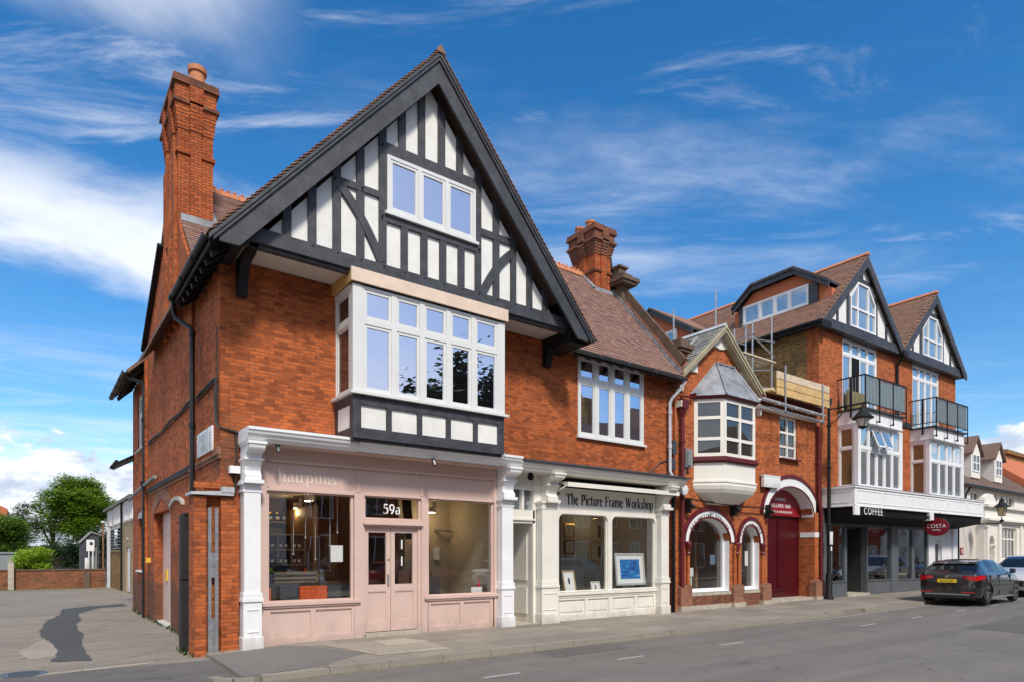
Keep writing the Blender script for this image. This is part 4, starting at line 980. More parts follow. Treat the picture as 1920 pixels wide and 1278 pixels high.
#@@SHOP
# ================================================================== shopfronts of the corner building
def console(name, x0, x1, yw, yf, z0, z1, mat):
    """a scrolled console bracket standing on a pilaster: front profile swept across its width"""
    h = z1-z0; P = lambda f, g: (yw+(yf-yw)*f, z0+h*g)
    prof = [P(0, 0), P(.50, 0), P(.56, .05), P(.58, .16), P(.50, .22), P(.46, .28), P(.50, .40), P(.60, .52), P(.62, .57), P(.57, .60), P(.62, .70), P(.78, .76), P(.95, .80), P(.98, .84), P(1, .92), P(1, 1), P(0, 1)]
    m = MB(); m.prism(prof, 'x', x0+.03, x1-.03)
    m.box(x0+.0, x1-.0, yw, yw+(yf-yw)*.66, z0+h*.555, z0+h*.60); m.box(x0+.01, x1-.01, yw, yw+(yf-yw)*1.03, z0+h*.93, z0+h*.999)
    m.box(x0, x1, yw, yw+(yf-yw)*.66, z0-.03, z0+.03)
    for x in (x0+.02, x1-.035): m.tube([(x, yw+(yf-yw)*.80, z0+h*.86), (x+.015, yw+(yf-yw)*.80, z0+h*.86)], .05, 12)
    return m.build(name, mat, B1)
def pilaster(x0, x1, yf, z0, zc, mat, yw=-.02):
    m = MB(); g = .035
    m.box(x0-.015, x1+.015, yf-.035, yw, z0, z0+.22)                       # plinth
    m.box(x0+.005, x1-.005, yf-.012, yw, z0+.22, z0+.80)
    m.box(x0+.05, x1-.05, yf-.022, yf-.010, z0+.30, z0+.70) if False else None
    m.box(x0+.06, x1-.06, yf-.024, yf-.012, z0+.66, z0+.68); m.box(x0+.06, x1-.06, yf-.024, yf-.012, z0+.30, z0+.315)
    m.box(x0-.015, x1+.015, yf-.035, yw, z0+.80, z0+.85); m.box(x0-.002, x1+.002, yf-.022, yw, z0+.85, z0+.94)
    m.box(x0+.02, x1-.02, yf, yw, z0+.94, zc-.15)
    m.box(x0+.0, x1-.0, yf-.012, yw, zc-.15, zc-.11); m.box(x0+.015, x1-.015, yf-.004, yw, zc-.11, zc-.03)
    m.box(x0-.015, x1+.015, yf-.03, yw, zc-.03, zc+.02)
    return m.build('pilaster', mat, B1)
def cornice(x0, x1, yf, z0, z1, mat, ret_l=True):
    """moulded cornice of stepped and coved profile along x, with its own returns"""
    h = z1-z0; prof = [(-.01, z1), (yf, z1), (yf, z1-.045), (yf+.02, z1-.06), (yf+.035, z1-.10), (yf+.075, z1-.135), (yf+.085, z1-.16), (yf+.14, z1-.19), (yf+.15, z0+.02), (yf+.16, z0), (-.01, z0)]
    m = MB(); m.prism(prof, 'x', x0, x1)
    return m.build('cornice', mat, B1)
pilaster(.275, .575, -.30, 0.0, 2.74, 'white'); pilaster(5.44, 5.77, -.30, .045, 2.74, 'white')
console('console', .27, .58, -.05, -.60, 2.76, 3.385, 'white'); console('console', 5.43, 5.78, -.05, -.60, 2.76, 3.40, 'white')
cornice(.27, 2.12, -.67, 3.385, 3.60, 'white'); cornice(2.1201, 5.20, -.75, 3.39, 3.625, 'white'); cornice(5.2001, 5.74, -.67, 3.395, 3.62, 'white')
MB().box(2.1, 5.25, -.76, -.02, 3.627, 3.64).build('lead_flashing', 'lead', B1)
# pink timber frame
gy = -.05; fy = -.13
m = MB()
m.box(.58, .70, fy, -.0, -.02, 3.39); m.box(5.38, 5.44, fy, 0, .03, 3.39)           # outer stiles
m.box(.70, 2.26, fy, -.02, 2.655, 2.70); m.box(2.45, 3.64, fy, -.02, 2.665, 2.70); m.box(3.79, 5.38, fy, -.02, 2.68, 2.71)
m.box(2.255, 2.45, fy, 0, .02, 2.70); m.box(3.64, 3.79, fy, 0, .03, 2.70)            # posts
m.box(2.45, 3.64, fy-.015, 0, 2.10, 2.235); m.box(2.42, 3.66, fy-.05, 0, 2.13, 2.165)
for a, b in ((.62, 2.36), (3.70, 5.44)):                                             # sills and stall risers
    m.box(a, b, fy-.055, 0, .70, .755); m.box(a+.04, b-.04, fy-.03, 0, .665, .70)
    m.box(a+.08, b-.10, fy+.03, 0, .02, .665)
    mid = (a+b)/2
    for p, q in ((a+.08, a+.14), (mid-.045, mid+.045), (b-.16, b-.10)): m.box(p, q, fy, 0, .02, .664)
    for p, q in ((a+.14, mid-.045), (mid+.045, b-.16)): m.box(p, q, fy, 0, .02, .15); m.box(p, q, fy, 0, .60, .663); m.box(p, q, fy+.015, 0, .15, .17); m.box(p, q, fy+.015, 0, .58, .60)
m.build('shopfront_frame', 'pink', B1)
m = MB(); m.box(.70, 5.38, fy+.035, 0, 2.70, 3.14)
for a, b in ((.70, .74), (2.31, 2.37), (3.63, 3.69), (5.34, 5.38)): m.box(a, b, fy+.015, 0, 2.715, 3.13)
m.box(.70, 5.38, fy-.03, 0, 3.14, 3.18); m.box(.70, 5.38, fy+.0, 0, 3.18, 3.39); m.box(.70, 5.38, -.5, fy+.0, 3.375, 3.384)
fas = m.build('fascia', 'pink', B1)
def put(mb, name, mat, parent): return mb.build(name, mat, parent)
t, _ = serif_text('hairpuns', .89, 2.815, .285, fy+.034, sx=.92, boldness=.9, track=.03); put(t, 'lettering', 'letter_pale', fas)
def shopglass(x0, x1, z0, z1, name='shop_window', y=gy, frame='pink'):
    m = MB(); e = .03
    m.box(x0-.01, x0+e, y-.03, y+.03, z0-.01, z1+.01); m.box(x1-e, x1+.01, y-.03, y+.03, z0-.01, z1+.01); m.box(x0+e, x1-e, y-.03, y+.03, z0-.01, z0+.02); m.box(x0+e, x1-e, y-.03, y+.03, z1-.02, z1+.01)
    o = m.build(name, frame, B1); g = MB(); g.add([(x0+e, y, z0+.02), (x1-e, y+.002, z0+.02), (x1-e, y, z1-.02), (x0+e, y+.001, z1-.02)], [(0, 1, 2, 3)]); g.build('pane', 'glass_shop', o, recalc=False); return o
shopglass(.72, 2.24, .765, 2.65); shopglass(3.80, 5.37, .765, 2.675)
fl = shopglass(2.46, 3.63, 2.245, 2.66, 'fanlight')
t, _ = serif_text('59a', 2.85, 2.35, .26, gy-.004, sx=.96, boldness=1.2); put(t, 'lettering', 'letter_white', fl)
for x0, x1, hs in ((2.475, 3.005, 1), (3.015, 3.57, -1)):
    m = MB(); yd = -.02; z0 = .13; e = .11
    m.box(x0, x0+e-.03, yd-.045, yd, z0, 2.10); m.box(x1-e+.02, x1, yd-.045, yd, z0, 2.10)
    m.box(x0+e-.03, x1-e+.02, yd-.045, yd, 1.99, 2.10); m.box(x0+e-.03, x1-e+.02, yd-.045, yd, .88, 1.01); m.box(x0+e-.03, x1-e+.02, yd-.045, yd, z0, .32)
    m.box(x0+e-.03, x1-e+.02, yd-.025, yd-.003, .32, .88)
    for q in (.32, .865): m.box(x0+e-.03, x1-e+.02, yd-.038, yd-.025, q, q+.015)
    d = m.build('shop_door', 'pink', B1)
    g = MB(); g.add([(x0+.08, yd-.02, 1.01), (x1-.09, yd-.02, 1.01), (x1-.09, yd-.02, 1.99), (x0+.08, yd-.02, 1.99)], [(0, 1, 2, 3)]); g.build('pane', 'glass_shop', d, recalc=False)
    if hs > 0:
        h = MB(); h.tube([(2.955, yd-.07, 1.0), (2.955, yd-.07, 1.18)], .012, 8); h.box(2.935, 2.975, yd-.055, yd-.045, .98, 1.2); h.build('handle', 'mid_grey', d)
        h = MB(); h.tube([(2.96, yd-.045, 1.48), (2.96, yd-.062, 1.48)], .016, 10); h.build('lock', 'brass', d)
    else:
        h = MB(); h.box(3.24, 3.265, yd-.03, yd-.022, 1.68, 1.86); h.box(3.24, 3.265, yd-.03, yd-.022, 1.36, 1.54); h.build('pull_sign', 'letter_white', d)
m = MB(); m.box(2.455, 2.475, -.10, 0, .05, 2.10); m.box(3.57, 3.64, -.10, 0, .05, 2.10); m.build('door_frame', 'pink', B1)
MB().box(2.45, 3.64, -.20, .4, -.05, .115).build('doorstep', 'stone', B1)
def camera_thing(x, y, z, lab):
    m = MB(); m.tube([(x, y, z), (x, y, z-.03)], .045, 10); m.tube([(x, y, z-.03), (x+.01, y-.03, z-.10)], .035, 8); m.lathe(x+.01, y-.035, [(.02, z-.15), (.04, z-.12), (.03, z-.09)], 8)
    solo(m, 'spot_lamp', 'gutter_grey', lab, 'lamp', 'spot lamps under the white shop cornice')
camera_thing(.78, -.45, 3.384, 'small dark spot lamp under the cornice, next to the first white bracket')
camera_thing(3.62, -.62, 3.388, 'small dark spot lamp under the cornice above the pink double doors')

# ---- interior of the pink shop
m = MB(); m.box(.32, 5.55, 4.0, 4.05, .05, 3.0); m.box(.30, .34, .05, 4.0, .05, 3.0); m.build('room_wall', 'room_wall', B1)
m = MB(); m.box(5.5, 5.54, .0, 3.99, .05, 3.0); m.box(3.66, 5.5, 1.9, 1.94, .05, 3.0); m.build('room_wall', 'room_wall_pale', B1)
m = MB(); m.box(.34, 5.5, 0, 3.99, .03, .045); m.build('room_floor', 'room_floor', B1)
m = MB(); m.box(.34, 5.5, 0, 3.99, 2.86, 2.9); m.box(.30, 11.2, 0, 6, 3.0, 3.05); m.build('room_ceiling', 'room_wall_pale', B1)
m = MB(); m.box(3.55, 3.66, .9, 1.95, .045, 2.86); m.build('room_partition', 'room_dark', B1)
sh = thing('wall_shelving', (1.6, 3.8, .05), 'tall brown shelving with jars on the back wall of the pink shop', 'shelving')
m = MB(); 
for x in (.5, 1.65, 2.8, 3.4): m.box(x, x+.04, 3.62, 3.98, .05, 2.75)
m.build('upright', 'wood_shelf', sh)
for z in (.6, 1.05, 1.45, 1.85, 2.3): MB().box(.5, 3.44, 3.62, 3.98, z, z+.03).build('shelf', 'wood_shelf', sh)
rn = random.Random(11); jar0 = None
for z in (1.48, 1.88, 2.33):
    x = .62
    while x < 3.3:
        if rn.random() < .8:
            if jar0 is None:
                jar0 = thing('jar', (x, 3.78, z), 'dark glass jar on the brown shelving at the back of the pink shop', 'jar', 'jars on the shop shelving')
                b = MB(); b.lathe(x, 3.78, [(.06, z), (.065, z+.02), (.065, z+.15), (.045, z+.18)], 10); b.build('body', 'jar_dark', jar0, smooth=True)
                b = MB(); b.lathe(x, 3.78, [(.05, z+.18), (.05, z+.21)], 10); b.build('lid', 'brass', jar0)
                b = MB(); b.box(x-.04, x+.04, 3.70, 3.712, z+.05, z+.12); b.build('label', 'paper', jar0)
            else: c = copy_tree(jar0); c.location = (x, 3.78, z)
        x += rn.choice((.16, .2, .26))
dc = thing('display_cabinet', (1.1, 1.5, .05), 'grey display cabinet with cubbyholes of dark bottles behind the left shop window', 'cabinet')
m = MB(); cx0, cx1, cz0, cz1 = 1.25, 2.1, 1.35, 2.0
for x in (cx0, cx0+.27, cx0+.54, cx1-.03): m.box(x, x+.03, 2.0, 2.25, cz0, cz1)
for z in (cz0, cz0+.31, cz1-.03): m.box(cx0+.03, cx1-.03, 2.001, 2.249, z, z+.03)
m.box(cx0, cx1, 2.25, 2.27, cz0, cz1); m.build('frame', 'mid_grey', dc); m = MB(); m.box(cx0+.1, cx1-.1, 2.05, 2.2, .05, cz0); m.build('stand', 'shop_grey_dark', dc)
bt = None
for z in (cz0+.03, cz0+.34):
    for i in range(3):
        for q in (0, .1):
            x = cx0+.09+.27*i+q
            if bt is None:
                bt = thing('bottle', (x, 2.1, z), 'small dark bottle in the grey display cabinet', 'bottle', 'bottles in the grey cabinet')
                b = MB(); b.lathe(x, 2.1, [(.035, z), (.035, z+.13), (.015, z+.16), (.015, z+.20)], 8); b.build('body', 'jar_dark', bt, smooth=True); b = MB(); b.box(x-.025, x+.025, 2.06, 2.068, z+.04, z+.10); b.build('label', 'paper', bt)
            else: c = copy_tree(bt); c.location = (x, 2.1, z)
m = MB(); m.box(2.35, 3.0, 2.6, 2.63, 1.05, 2.05); pb = solo(m, 'price_board', 'wood_shelf', 'tall pale brown price board behind the left shop window', 'board')
# window display table: orange and grey boxes, stack of magazines, planter
m = MB(); m.box(.75, 2.25, .12, .62, .70, .735)
for x, y in ((.8, .16), (2.18, .16), (.8, .56), (2.18, .56)): m.box(x, x+.04, y, y+.04, .045, .70)
solo(m, 'display_table', 'wood_shelf', 'low wooden display table just inside the left shop window', 'table')
for x0, x1, z1, mt, lb in ((1.36, 1.86, 1.0, 'orange', 'large orange box on the display table in the left shop window'), (1.02, 1.34, 1.03, 'charcoal', 'slate grey box left of the large orange box'), (1.88, 2.12, 1.0, 'charcoal', 'slate grey box right of the large orange box'), (.74, .86, .98, 'orange', 'narrow orange box in the left corner of the shop window')):
    m = MB(); m.box(x0, x1, .18, .42, .736, z1-.03); m.prism([(x0-.006, z1-.03), (x1+.006, z1-.03), (x1, z1), (x0, z1)], 'y', .175, .425); solo(m, 'display_box', mt, lb, 'box', 'boxes in the pink shop window')
m = MB(); 
for k in range(9): a = rn.uniform(-.05, .05); m.box(1.1+a, 1.9+a, .75+a, 1.1+a, 1.05+k*.022, 1.069+k*.022)
solo(m, 'magazine_stack', 'curtain', 'untidy stack of magazines behind the boxes in the left shop window', 'magazines')
m = MB(); m.box(1.0, 2.0, .7, 1.15, .05, 1.045); solo(m, 'counter', 'room_dark', 'dark counter behind the boxes in the left shop window', 'counter')
pl_ = thing('pot_plant', (.98, .85, 1.05), 'leafy pot plant behind the boxes in the left shop window', 'plant')
b = MB(); b.lathe(.98, .85, [(.07, 1.05), (.10, 1.2), (.09, 1.2), (.06, 1.08)], 12); b.build('pot', 'charcoal', pl_)
b = MB()
for k in range(80):
    a = rn.uniform(0, 6.28); e = rn.uniform(.1, 1.4); L = rn.uniform(.10, .28); p = Vector((.98, .85, 1.2)); q = p+Vector((math.cos(a)*math.cos(e), math.sin(a)*math.cos(e), math.sin(e)))*L; s_ = Vector((-math.sin(a), math.cos(a), 0))*.022
    b.add([tuple(p), tuple((p+q)/2+s_), tuple(q), tuple((p+q)/2-s_)], [(0, 1, 2, 3)])
b.build('leaves', 'leaf_mid', pl_, recalc=False)
m = MB(); m.box(1.84, 2.07, gy+.012, gy+.016, 1.44, 1.74); solo(m, 'paper_notice', 'paper', 'white paper notice taped inside the left shop window', 'notice')
for x_, z_ in ((1.30, 1.6), (1.52, 1.9), (1.70, 1.5), (1.98, 1.75), (2.12, 2.0)):
    m = MB(); m.tube([(x_, .35, 2.86), (x_, .35, z_)], .006, 5); m.box(x_-.012, x_+.012, .34, .36, z_-.03, z_)
    solo(m, 'hanging_wire', 'pipe_grey', 'thin grey display wire hanging inside the left shop window', 'wire', 'display wires in the left shop window')
for k_ in range(7):
    x_ = .85+k_*.33; z_ = 1.05+.001*k_; mt_ = ('jar_dark', 'olive', 'charcoal', 'orange', 'mid_grey', 'jar_dark', 'brass')[k_]
    m = MB(); m.lathe(x_, 1.3, [(.05, z_), (.06, z_+.02), (.06, z_+.16+.02*(k_ % 3)), (.03, z_+.20+.02*(k_ % 3)), (.03, z_+.25)], 10)
    solo(m, 'product_bottle', mt_, ('black', 'olive green', 'slate grey', 'orange', 'mid grey', 'second black', 'brass coloured')[k_]+' product bottle in the row on the dark counter top', 'bottle', 'bottles on the dark counter', smooth=True)
m = MB(); m.box(.72, 3.4, 1.15, 1.5, .05, 1.048); solo(m, 'back_counter', 'room_dark', 'long dark counter carrying a row of product bottles', 'counter')
m = MB(); m.box(2.2, 2.3, 1.85, 3.6, .05, 2.6); solo(m, 'screen_panel', 'wood_shelf', 'tall brown screen standing behind the left shop window', 'screen')
ch_ = thing('salon_chair', (4.35, 1.1, .05), 'black salon chair facing the wall inside the right shop window', 'chair')
m = MB(); m.box(4.1, 4.6, .85, 1.35, .50, .62); m.build('seat', 'charcoal', ch_); m = MB(); m.box(4.1, 4.6, .80, .88, .62, 1.10); m.build('backrest', 'charcoal', ch_)
m = MB(); m.lathe(4.35, 1.1, [(.22, .05), (.20, .08), (.04, .10), (.04, .50)], 14); m.build('leg', 'chrome', ch_)
for q_ in (4.04, 4.60): m = MB(); m.box(q_, q_+.06, .9, 1.3, .74, .78); m.build('armrest', 'charcoal', ch_)
m = MB(); m.box(4.05, 4.30, 1.84, 1.89, 1.3, 2.2); solo(m, 'wall_mirror', 'chrome', 'narrow wall mirror left of the red poster', 'mirror')
m = MB(); m.box(5.05, 5.20, 1.84, 1.89, 1.45, 1.75); solo(m, 'wall_notice', 'paper', 'small white notice on the wall right of the red poster', 'notice')
m = MB(); m.tube([(5.0, 1.7, 2.15), (5.45, 1.7, 2.13)], .02, 6); m.box(5.1, 5.13, 1.7, 1.9, 2.12, 2.16); solo(m, 'wall_rail', 'mid_grey', 'short grey rail on the right wall of the pink shop', 'rail')
m = MB(); m.box(4.95, 5.22, .10, .12, .77, .89); solo(m, 'card_sign', 'paper', 'small white card standing on the right sill inside the pink shop', 'card')
m = MB(); m.lathe(5.2, .2, [(.05, .77), (.055, .9), (.02, .97), (.02, 1.03), (.03, 1.05)], 12); solo(m, 'spray_bottle', 'tail_red', 'red bottle standing behind the white card in the right window', 'bottle', smooth=True)
m = MB(); m.box(4.5, 4.95, 1.86, 1.89, 1.2, 1.85); solo(m, 'poster', 'sign_red', 'tall red and brown poster on the back wall of the right window', 'poster')
m = MB(); m.box(4.45, 5.0, 1.86, 1.89, .8, 1.18); solo(m, 'framed_picture', 'wood_shelf', 'low wooden panel under the red poster', 'panel')
m = MB(); m.prism([(3.75, 2.85), (3.95, 2.85), (4.02, 1.9), (3.85, 1.9)], 'y', .9, .95); solo(m, 'mirror', 'room_dark', 'tilted dark mirror at the left of the right shop window', 'mirror')
def spotlight(x, y, z, power, lab, r=.07, on=True):
    t_o = thing('ceiling_spotlight', (x, y, z), lab, 'lamp', 'lit lamps inside the pink shop')
    b = MB(); b.box(x+.06, x+.12, y-.03, y+.03, z-.02, z+.22); b.build('bracket', 'paper', t_o)
    b = MB(); b.lathe(x, y, [(r*.5, z+.10), (r, z+.05), (r, z-.02), (r*.9, z-.02)], 14); b.build('shade', 'paper', t_o, smooth=True)
    b = MB(); b.lathe(x, y, [(r*.8, z-.025), (r*.8, z-.035)], 14); b.build('bulb', 'lamp_lit', t_o)
    ld = bpy.data.lights.new('lamp_light', 'POINT'); lo = bpy.data.objects.new('lamp_light', ld); C.objects.link(lo); ld.energy = power; ld.color = (1, .72, .40); ld.shadow_soft_size = .08
    lo.parent = t_o; lo.location = (0, 0, -.12)
spotlight(1.75, .9, 2.62, 7, 'white ceiling spotlight behind the top of the left shop window'); spotlight(2.2, 2.9, 2.62, 14, 'white ceiling spotlight near the shelving at the back of the pink shop')
spotlight(4.75, 1.45, 2.55, 9, 'round white lamp near the ceiling behind the right shop window', .10)

# ================================================================== cream shopfront
m = MB()
pilaster(6.53, 7.02, -.30, .045, 2.74, 'cream'); pilaster(10.50, 10.83, -.30, .045, 2.74, 'cream')
console('console', 6.62, 6.98, -.05, -.62, 2.76, 3.37, 'cream'); console('console', 10.50, 10.84, -.05, -.62, 2.76, 3.33, 'cream')
cornice(5.742, 11.15, -.64, 3.35, 3.53, 'cream')
m = MB(); m.prism([(.0, 3.72), (-.70, 3.57), (-.70, 3.535), (.0, 3.535)], 'x', 5.745, 11.25); m.build('lead_flashing', 'gutter_grey', B1)
m = MB()
m.box(5.79, 6.50, -.10, 0, 2.27, 2.56); m.box(5.79, 6.50, -.14, 0, 2.33, 2.37); m.box(5.79, 6.50, -.10, 0, 3.0, 3.35); m.box(5.79, 6.50, -.13, 0, 3.05, 3.09)
m.box(5.79, 5.85, -.10, 0, 2.56, 3.0); m.box(6.14, 6.20, -.10, 0, 2.56, 3.0); m.box(6.45, 6.53, -.10, 0, 0.05, 3.0)
m.box(6.46, 7.02, -.12, .0, 2.72, 3.35) ; m.box(7.02, 7.08, -.13, 0, .05, 3.35)
# recessed doorway: panelled reveals and ceiling
m.box(6.46, 6.52, .0, .9, .03, 2.27); m.box(6.44, 6.46, .12, .80, .25, .85); m.box(6.44, 6.46, .12, .80, 1.0, 2.1); m.box(5.74, 5.79, .0, .9, .03, 3.0); m.box(5.79, 6.46, .0, .9, 2.27, 2.31); m.box(5.79, 6.46, .9, .95, 2.0, 2.27)
# window surround with rounded upper corners
m.box(7.08, 10.50, fy, 0, 2.52, 2.60); m.box(8.765, 8.905, fy, 0, .70, 2.52); m.box(7.08, 7.185, fy, 0, .70, 2.52); m.box(10.53-.03, 10.56, fy, 0, .70, 2.52)
for cx_, sg in ((7.185, 1), (8.765, -1), (8.905, 1), (10.50, -1)):
    r_ = .16; pts = [(cx_, 2.52)]+[(cx_+sg*(r_-r_*math.cos(R(90*i/6))), 2.52-r_+r_*math.sin(R(90*i/6))) for i in range(7)]
    m.prism(pts, 'y', fy+.001, 0)
m.box(7.05, 10.50, fy-.05, 0, .64, .70); m.box(7.08, 10.50, fy-.02, 0, .585, .64); m.box(7.08, 10.50, fy+.03, 0, .05, .585)
m.box(7.081, 10.499, fy-.004, 0, .05, .20); m.box(7.081, 10.499, fy-.004, 0, .53, .583)
xs = (7.08, 7.16, 8.0, 8.1, 8.78, 8.92, 9.70, 9.80, 10.42, 10.50)
for a, b in zip(xs[::2], xs[1::2]): m.box(a, b, fy-.002, 0, .20, .53)
for a, b in zip(xs[1:-1:2], xs[2::2]): 
    m.box(a+.05, b-.05, fy+.015, fy+.03, .25, .48)
m.build('shopfront_frame', 'cream', B1)
m = MB(); m.box(7.08, 10.50, -.11, 0, 2.60, 3.12); fas2 = m.build('fascia', 'cream_light', B1)
t, wd = serif_text('The Picture Frame Workshop', 0, 0, 1, 0, track=.0)
sxx = 3.0/(wd*.34)
t, _ = serif_text('The Picture Frame Workshop', 7.42, 2.745, .34, -.111, sx=sxx, boldness=1.25); put(t, 'lettering', 'letter_dark', fas2)
m = MB(); m.box(7.05, 10.50, -.11, 0, 3.12, 3.35); m.build('awning_black_strip', 'canopy_black', B1)  # solid black strip, not a hollow; its darkness is only colour
m = MB(); m.prism([(-.50, 3.15), (-.50, 3.20), (-.12, 3.26), (-.12, 3.23), (-.47, 3.12)], 'x', 7.10, 10.95); m.box(7.10, 10.95, -.535, -.50, 3.10, 3.20); m.tube([(7.12, -.52, 3.15), (7.06, -.35, 3.05), (7.06, -.2, 3.0)], .02, 6); m.build('awning_bar', 'cream', B1)
m = MB(); m.tube([(7.13, -.11, 2.99), (7.13, -.19, 2.97)], .035, 8); m.build('awning_socket', 'gutter_grey', B1)
shopglass(7.185, 8.765, .72, 2.52, y=-.06, frame='cream'); shopglass(8.905, 10.50, .72, 2.52, y=-.06, frame='cream')
g = MB(); g.add([(5.85, -.05, 2.56), (6.14, -.05, 2.56), (6.14, -.05, 3.0), (5.85, -.05, 3.0)], [(0, 1, 2, 3)]); g.add([(6.20, -.05, 2.56), (6.45, -.05, 2.56), (6.45, -.05, 3.0), (6.20, -.05, 3.0)], [(0, 1, 2, 3)]); g.build('fanlight_pane', 'glass_white', B1, recalc=False)
# glazed inner door in the recess
m = MB(); yd = .88
m.box(5.80, 5.88, yd-.05, yd, .06, 2.0); m.box(6.36, 6.46, yd-.05, yd, .06, 2.0)
for z in (.06, .46, .83, 1.20, 1.57, 1.90): m.box(5.88, 6.36, yd-.05, yd, z, z+(.10 if z > .1 else .14))
d = m.build('side_door', 'white', B1); g = MB(); g.add([(5.88, yd-.02, .1), (6.36, yd-.02, .1), (6.36, yd-.02, 1.95), (5.88, yd-.02, 1.95)], [(0, 1, 2, 3)]); g.build('pane', 'glass_dim', d, recalc=False)
h = MB(); h.box(6.39, 6.43, yd-.07, yd-.05, 1.15, 1.30); h.tube([(6.41, yd-.07, 1.05), (6.41, yd-.09, 1.05)], .02, 8); h.build('handle', 'gutter_grey', d)
MB().box(5.75, 6.52, -.2, .9, -.05, .058).build('doorstep', 'stone', B1)
m = MB(); m.tube([(6.22, -.30, 3.30), (6.22, -.30, 3.345)], .05, 10); m.lathe(6.22, -.30, [(.035, 3.19), (.065, 3.23), (.07, 3.30)], 10); solo(m, 'dome_camera', 'canopy_black', 'dark dome camera under the cream cornice above the recessed doorway', 'camera')
m = MB(); 
for k in (0, 1): m.tube([(11.42, -.30, 3.30), (11.42, -.315-.03*k, 3.30)], .15-.015*k, 20)
m.box(11.39, 11.45, -.30, -.02, 3.22, 3.38); ab = solo(m, 'alarm_box', 'white', 'round white alarm box at the right end of the cream shop cornice', 'alarm box')
# interior
m = MB(); m.box(6.9, 10.9, 3.9, 3.95, .05, 3.0); m.box(7.0, 7.04, .1, 3.9, .05, 3.0); m.build('room_wall', 'room_wall', B1)
m = MB(); m.box(8.87, 10.9, 1.7, 1.75, .05, 3.0); m.box(10.75, 10.8, .02, 1.7, .05, 3.0); m.build('room_wall', 'room_wall_white', B1)
m = MB(); m.box(7.05, 10.74, .0, 3.9, .03, .045); m.box(7.08, 10.74, .0, .55, .60, .66); m.build('room_floor', 'room_wall_pale', B1)
m = MB(); m.box(7.05, 10.74, .0, 3.9, 2.86, 2.9); m.build('room_ceiling', 'room_wall_pale', B1)
def frame(x0, x1, y, z0, z1, fmat, lab, img=None, mount='paper', lean=.06, w_=.035, art=None):
    t_o = thing('framed_picture', ((x0+x1)/2, y, z0), lab, 'picture', 'pictures in the cream shop window')
    L = lambda z: y+(z-z0)/(z1-z0)*lean
    def slab(mb, a, b, c, d, o0, o1):
        mb.add([(a, L(c)-o0, c), (b, L(c)-o0, c), (b, L(c)-o1, c), (a, L(c)-o1, c), (a, L(d)-o0, d), (b, L(d)-o0, d), (b, L(d)-o1, d), (a, L(d)-o1, d)], [(0,3,2,1),(4,5,6,7),(0,1,5,4),(1,2,6,5),(2,3,7,6),(3,0,4,7)])
    b = MB()
    for q in ((x0, x0+w_, z0, z1), (x1-w_, x1, z0, z1), (x0+w_, x1-w_, z0, z0+w_), (x0+w_, x1-w_, z1-w_, z1)): slab(b, *q, 0, .03)
    b.build('frame', fmat, t_o)
    b = MB(); slab(b, x0+w_, x1-w_, z0+w_, z1-w_, 0, .012); b.build('mount', mount, t_o)
    if img:
        a, b_, c, d_ = img; q = MB(); slab(q, a, b_, c, d_, .012, .015); q.build('print', art or 'charcoal', t_o)
    return t_o
# a sea and cloud painting as a procedural material
mt, nt, bs = newmat('sea_print'); co = objco(nt); sp_ = nt.nodes.new('ShaderNodeMapping'); sp_.inputs['Scale'].default_value = (2.0, 1, 6.0); nt.links.new(co, sp_.inputs['Vector'])
nn = nt_noise(nt, sp_.outputs[0], 1.9, 6, .6, .8); c_ = nt_mix(nt, nt_ramp(nt, nn, .35, .60), (.004, .06, .28), (.01, .22, .60)); c_ = nt_mix(nt, nt_ramp(nt, nn, .58, .72), c_, (.62, .68, .70)); nt.links.new(c_, bs.inputs['Base Color']); bs.inputs['Roughness'].default_value = .5
frame(9.34, 10.42, .16, .80, 1.62, 'silver_frame', 'large silver framed blue sea painting standing in the right half of the shop window', (9.52, 10.24, .96, 1.46), lean=.08, w_=.05, art='sea_print')
MB().box(9.5, 9.55, .1, .3, .66, .80).build('easel_foot', 'room_dark', B1); MB().box(10.2, 10.25, .1, .3, .66, .80).build('easel_foot', 'room_dark', B1)
frame(7.60, 7.98, .15, .66, 1.20, 'gold_frame', 'pale drawing in a gold wood frame at the left of the shop window', (7.76, 7.82, .88, 1.02), lean=.12, w_=.03)
frame(8.45, 8.80-.05, .13, .66, .92, 'cream_light', 'small pale framed card near the middle post of the shop window', (8.58, 8.63, .73, .84), lean=.05, w_=.015, art='car_blue')
frame(7.28, 7.50, .20, .66, .98, 'plate_white', 'small dark photograph in a white frame in the far left corner of the shop window', (7.33, 7.46, .70, .92), lean=.08, w_=.02)
frame(7.35, 7.62, .45, 1.1, 1.55, 'plate_white', 'white framed photograph standing behind the gold framed drawing', (7.42, 7.56, 1.16, 1.45), lean=.05, w_=.03)
for x0, x1, z0, z1, fm, lb, ac in ((8.95, 9.30, 2.05, 2.42, 'brass', 'yellow framed oval print high on the white back wall', 'olive'), (8.95, 9.32, 1.60, 1.98, 'room_dark', 'dark square frame below the yellow framed oval print', 'mid_grey'), (9.95, 10.55, 1.95, 2.50, 'gold_frame', 'large pale feather print high on the right back wall', 'room_dark'), (9.95, 10.55, 1.42, 1.92, 'gold_frame', 'large pale feather print below the other feather print', 'room_dark')):
    w2 = (x1-x0); frame(x0, x1, 1.69, z0, z1, fm, lb, (x0+w2*.40, x0+w2*.58, z0+.1, z1-.1), lean=0, w_=.03, art=ac, mount='room_wall_white')
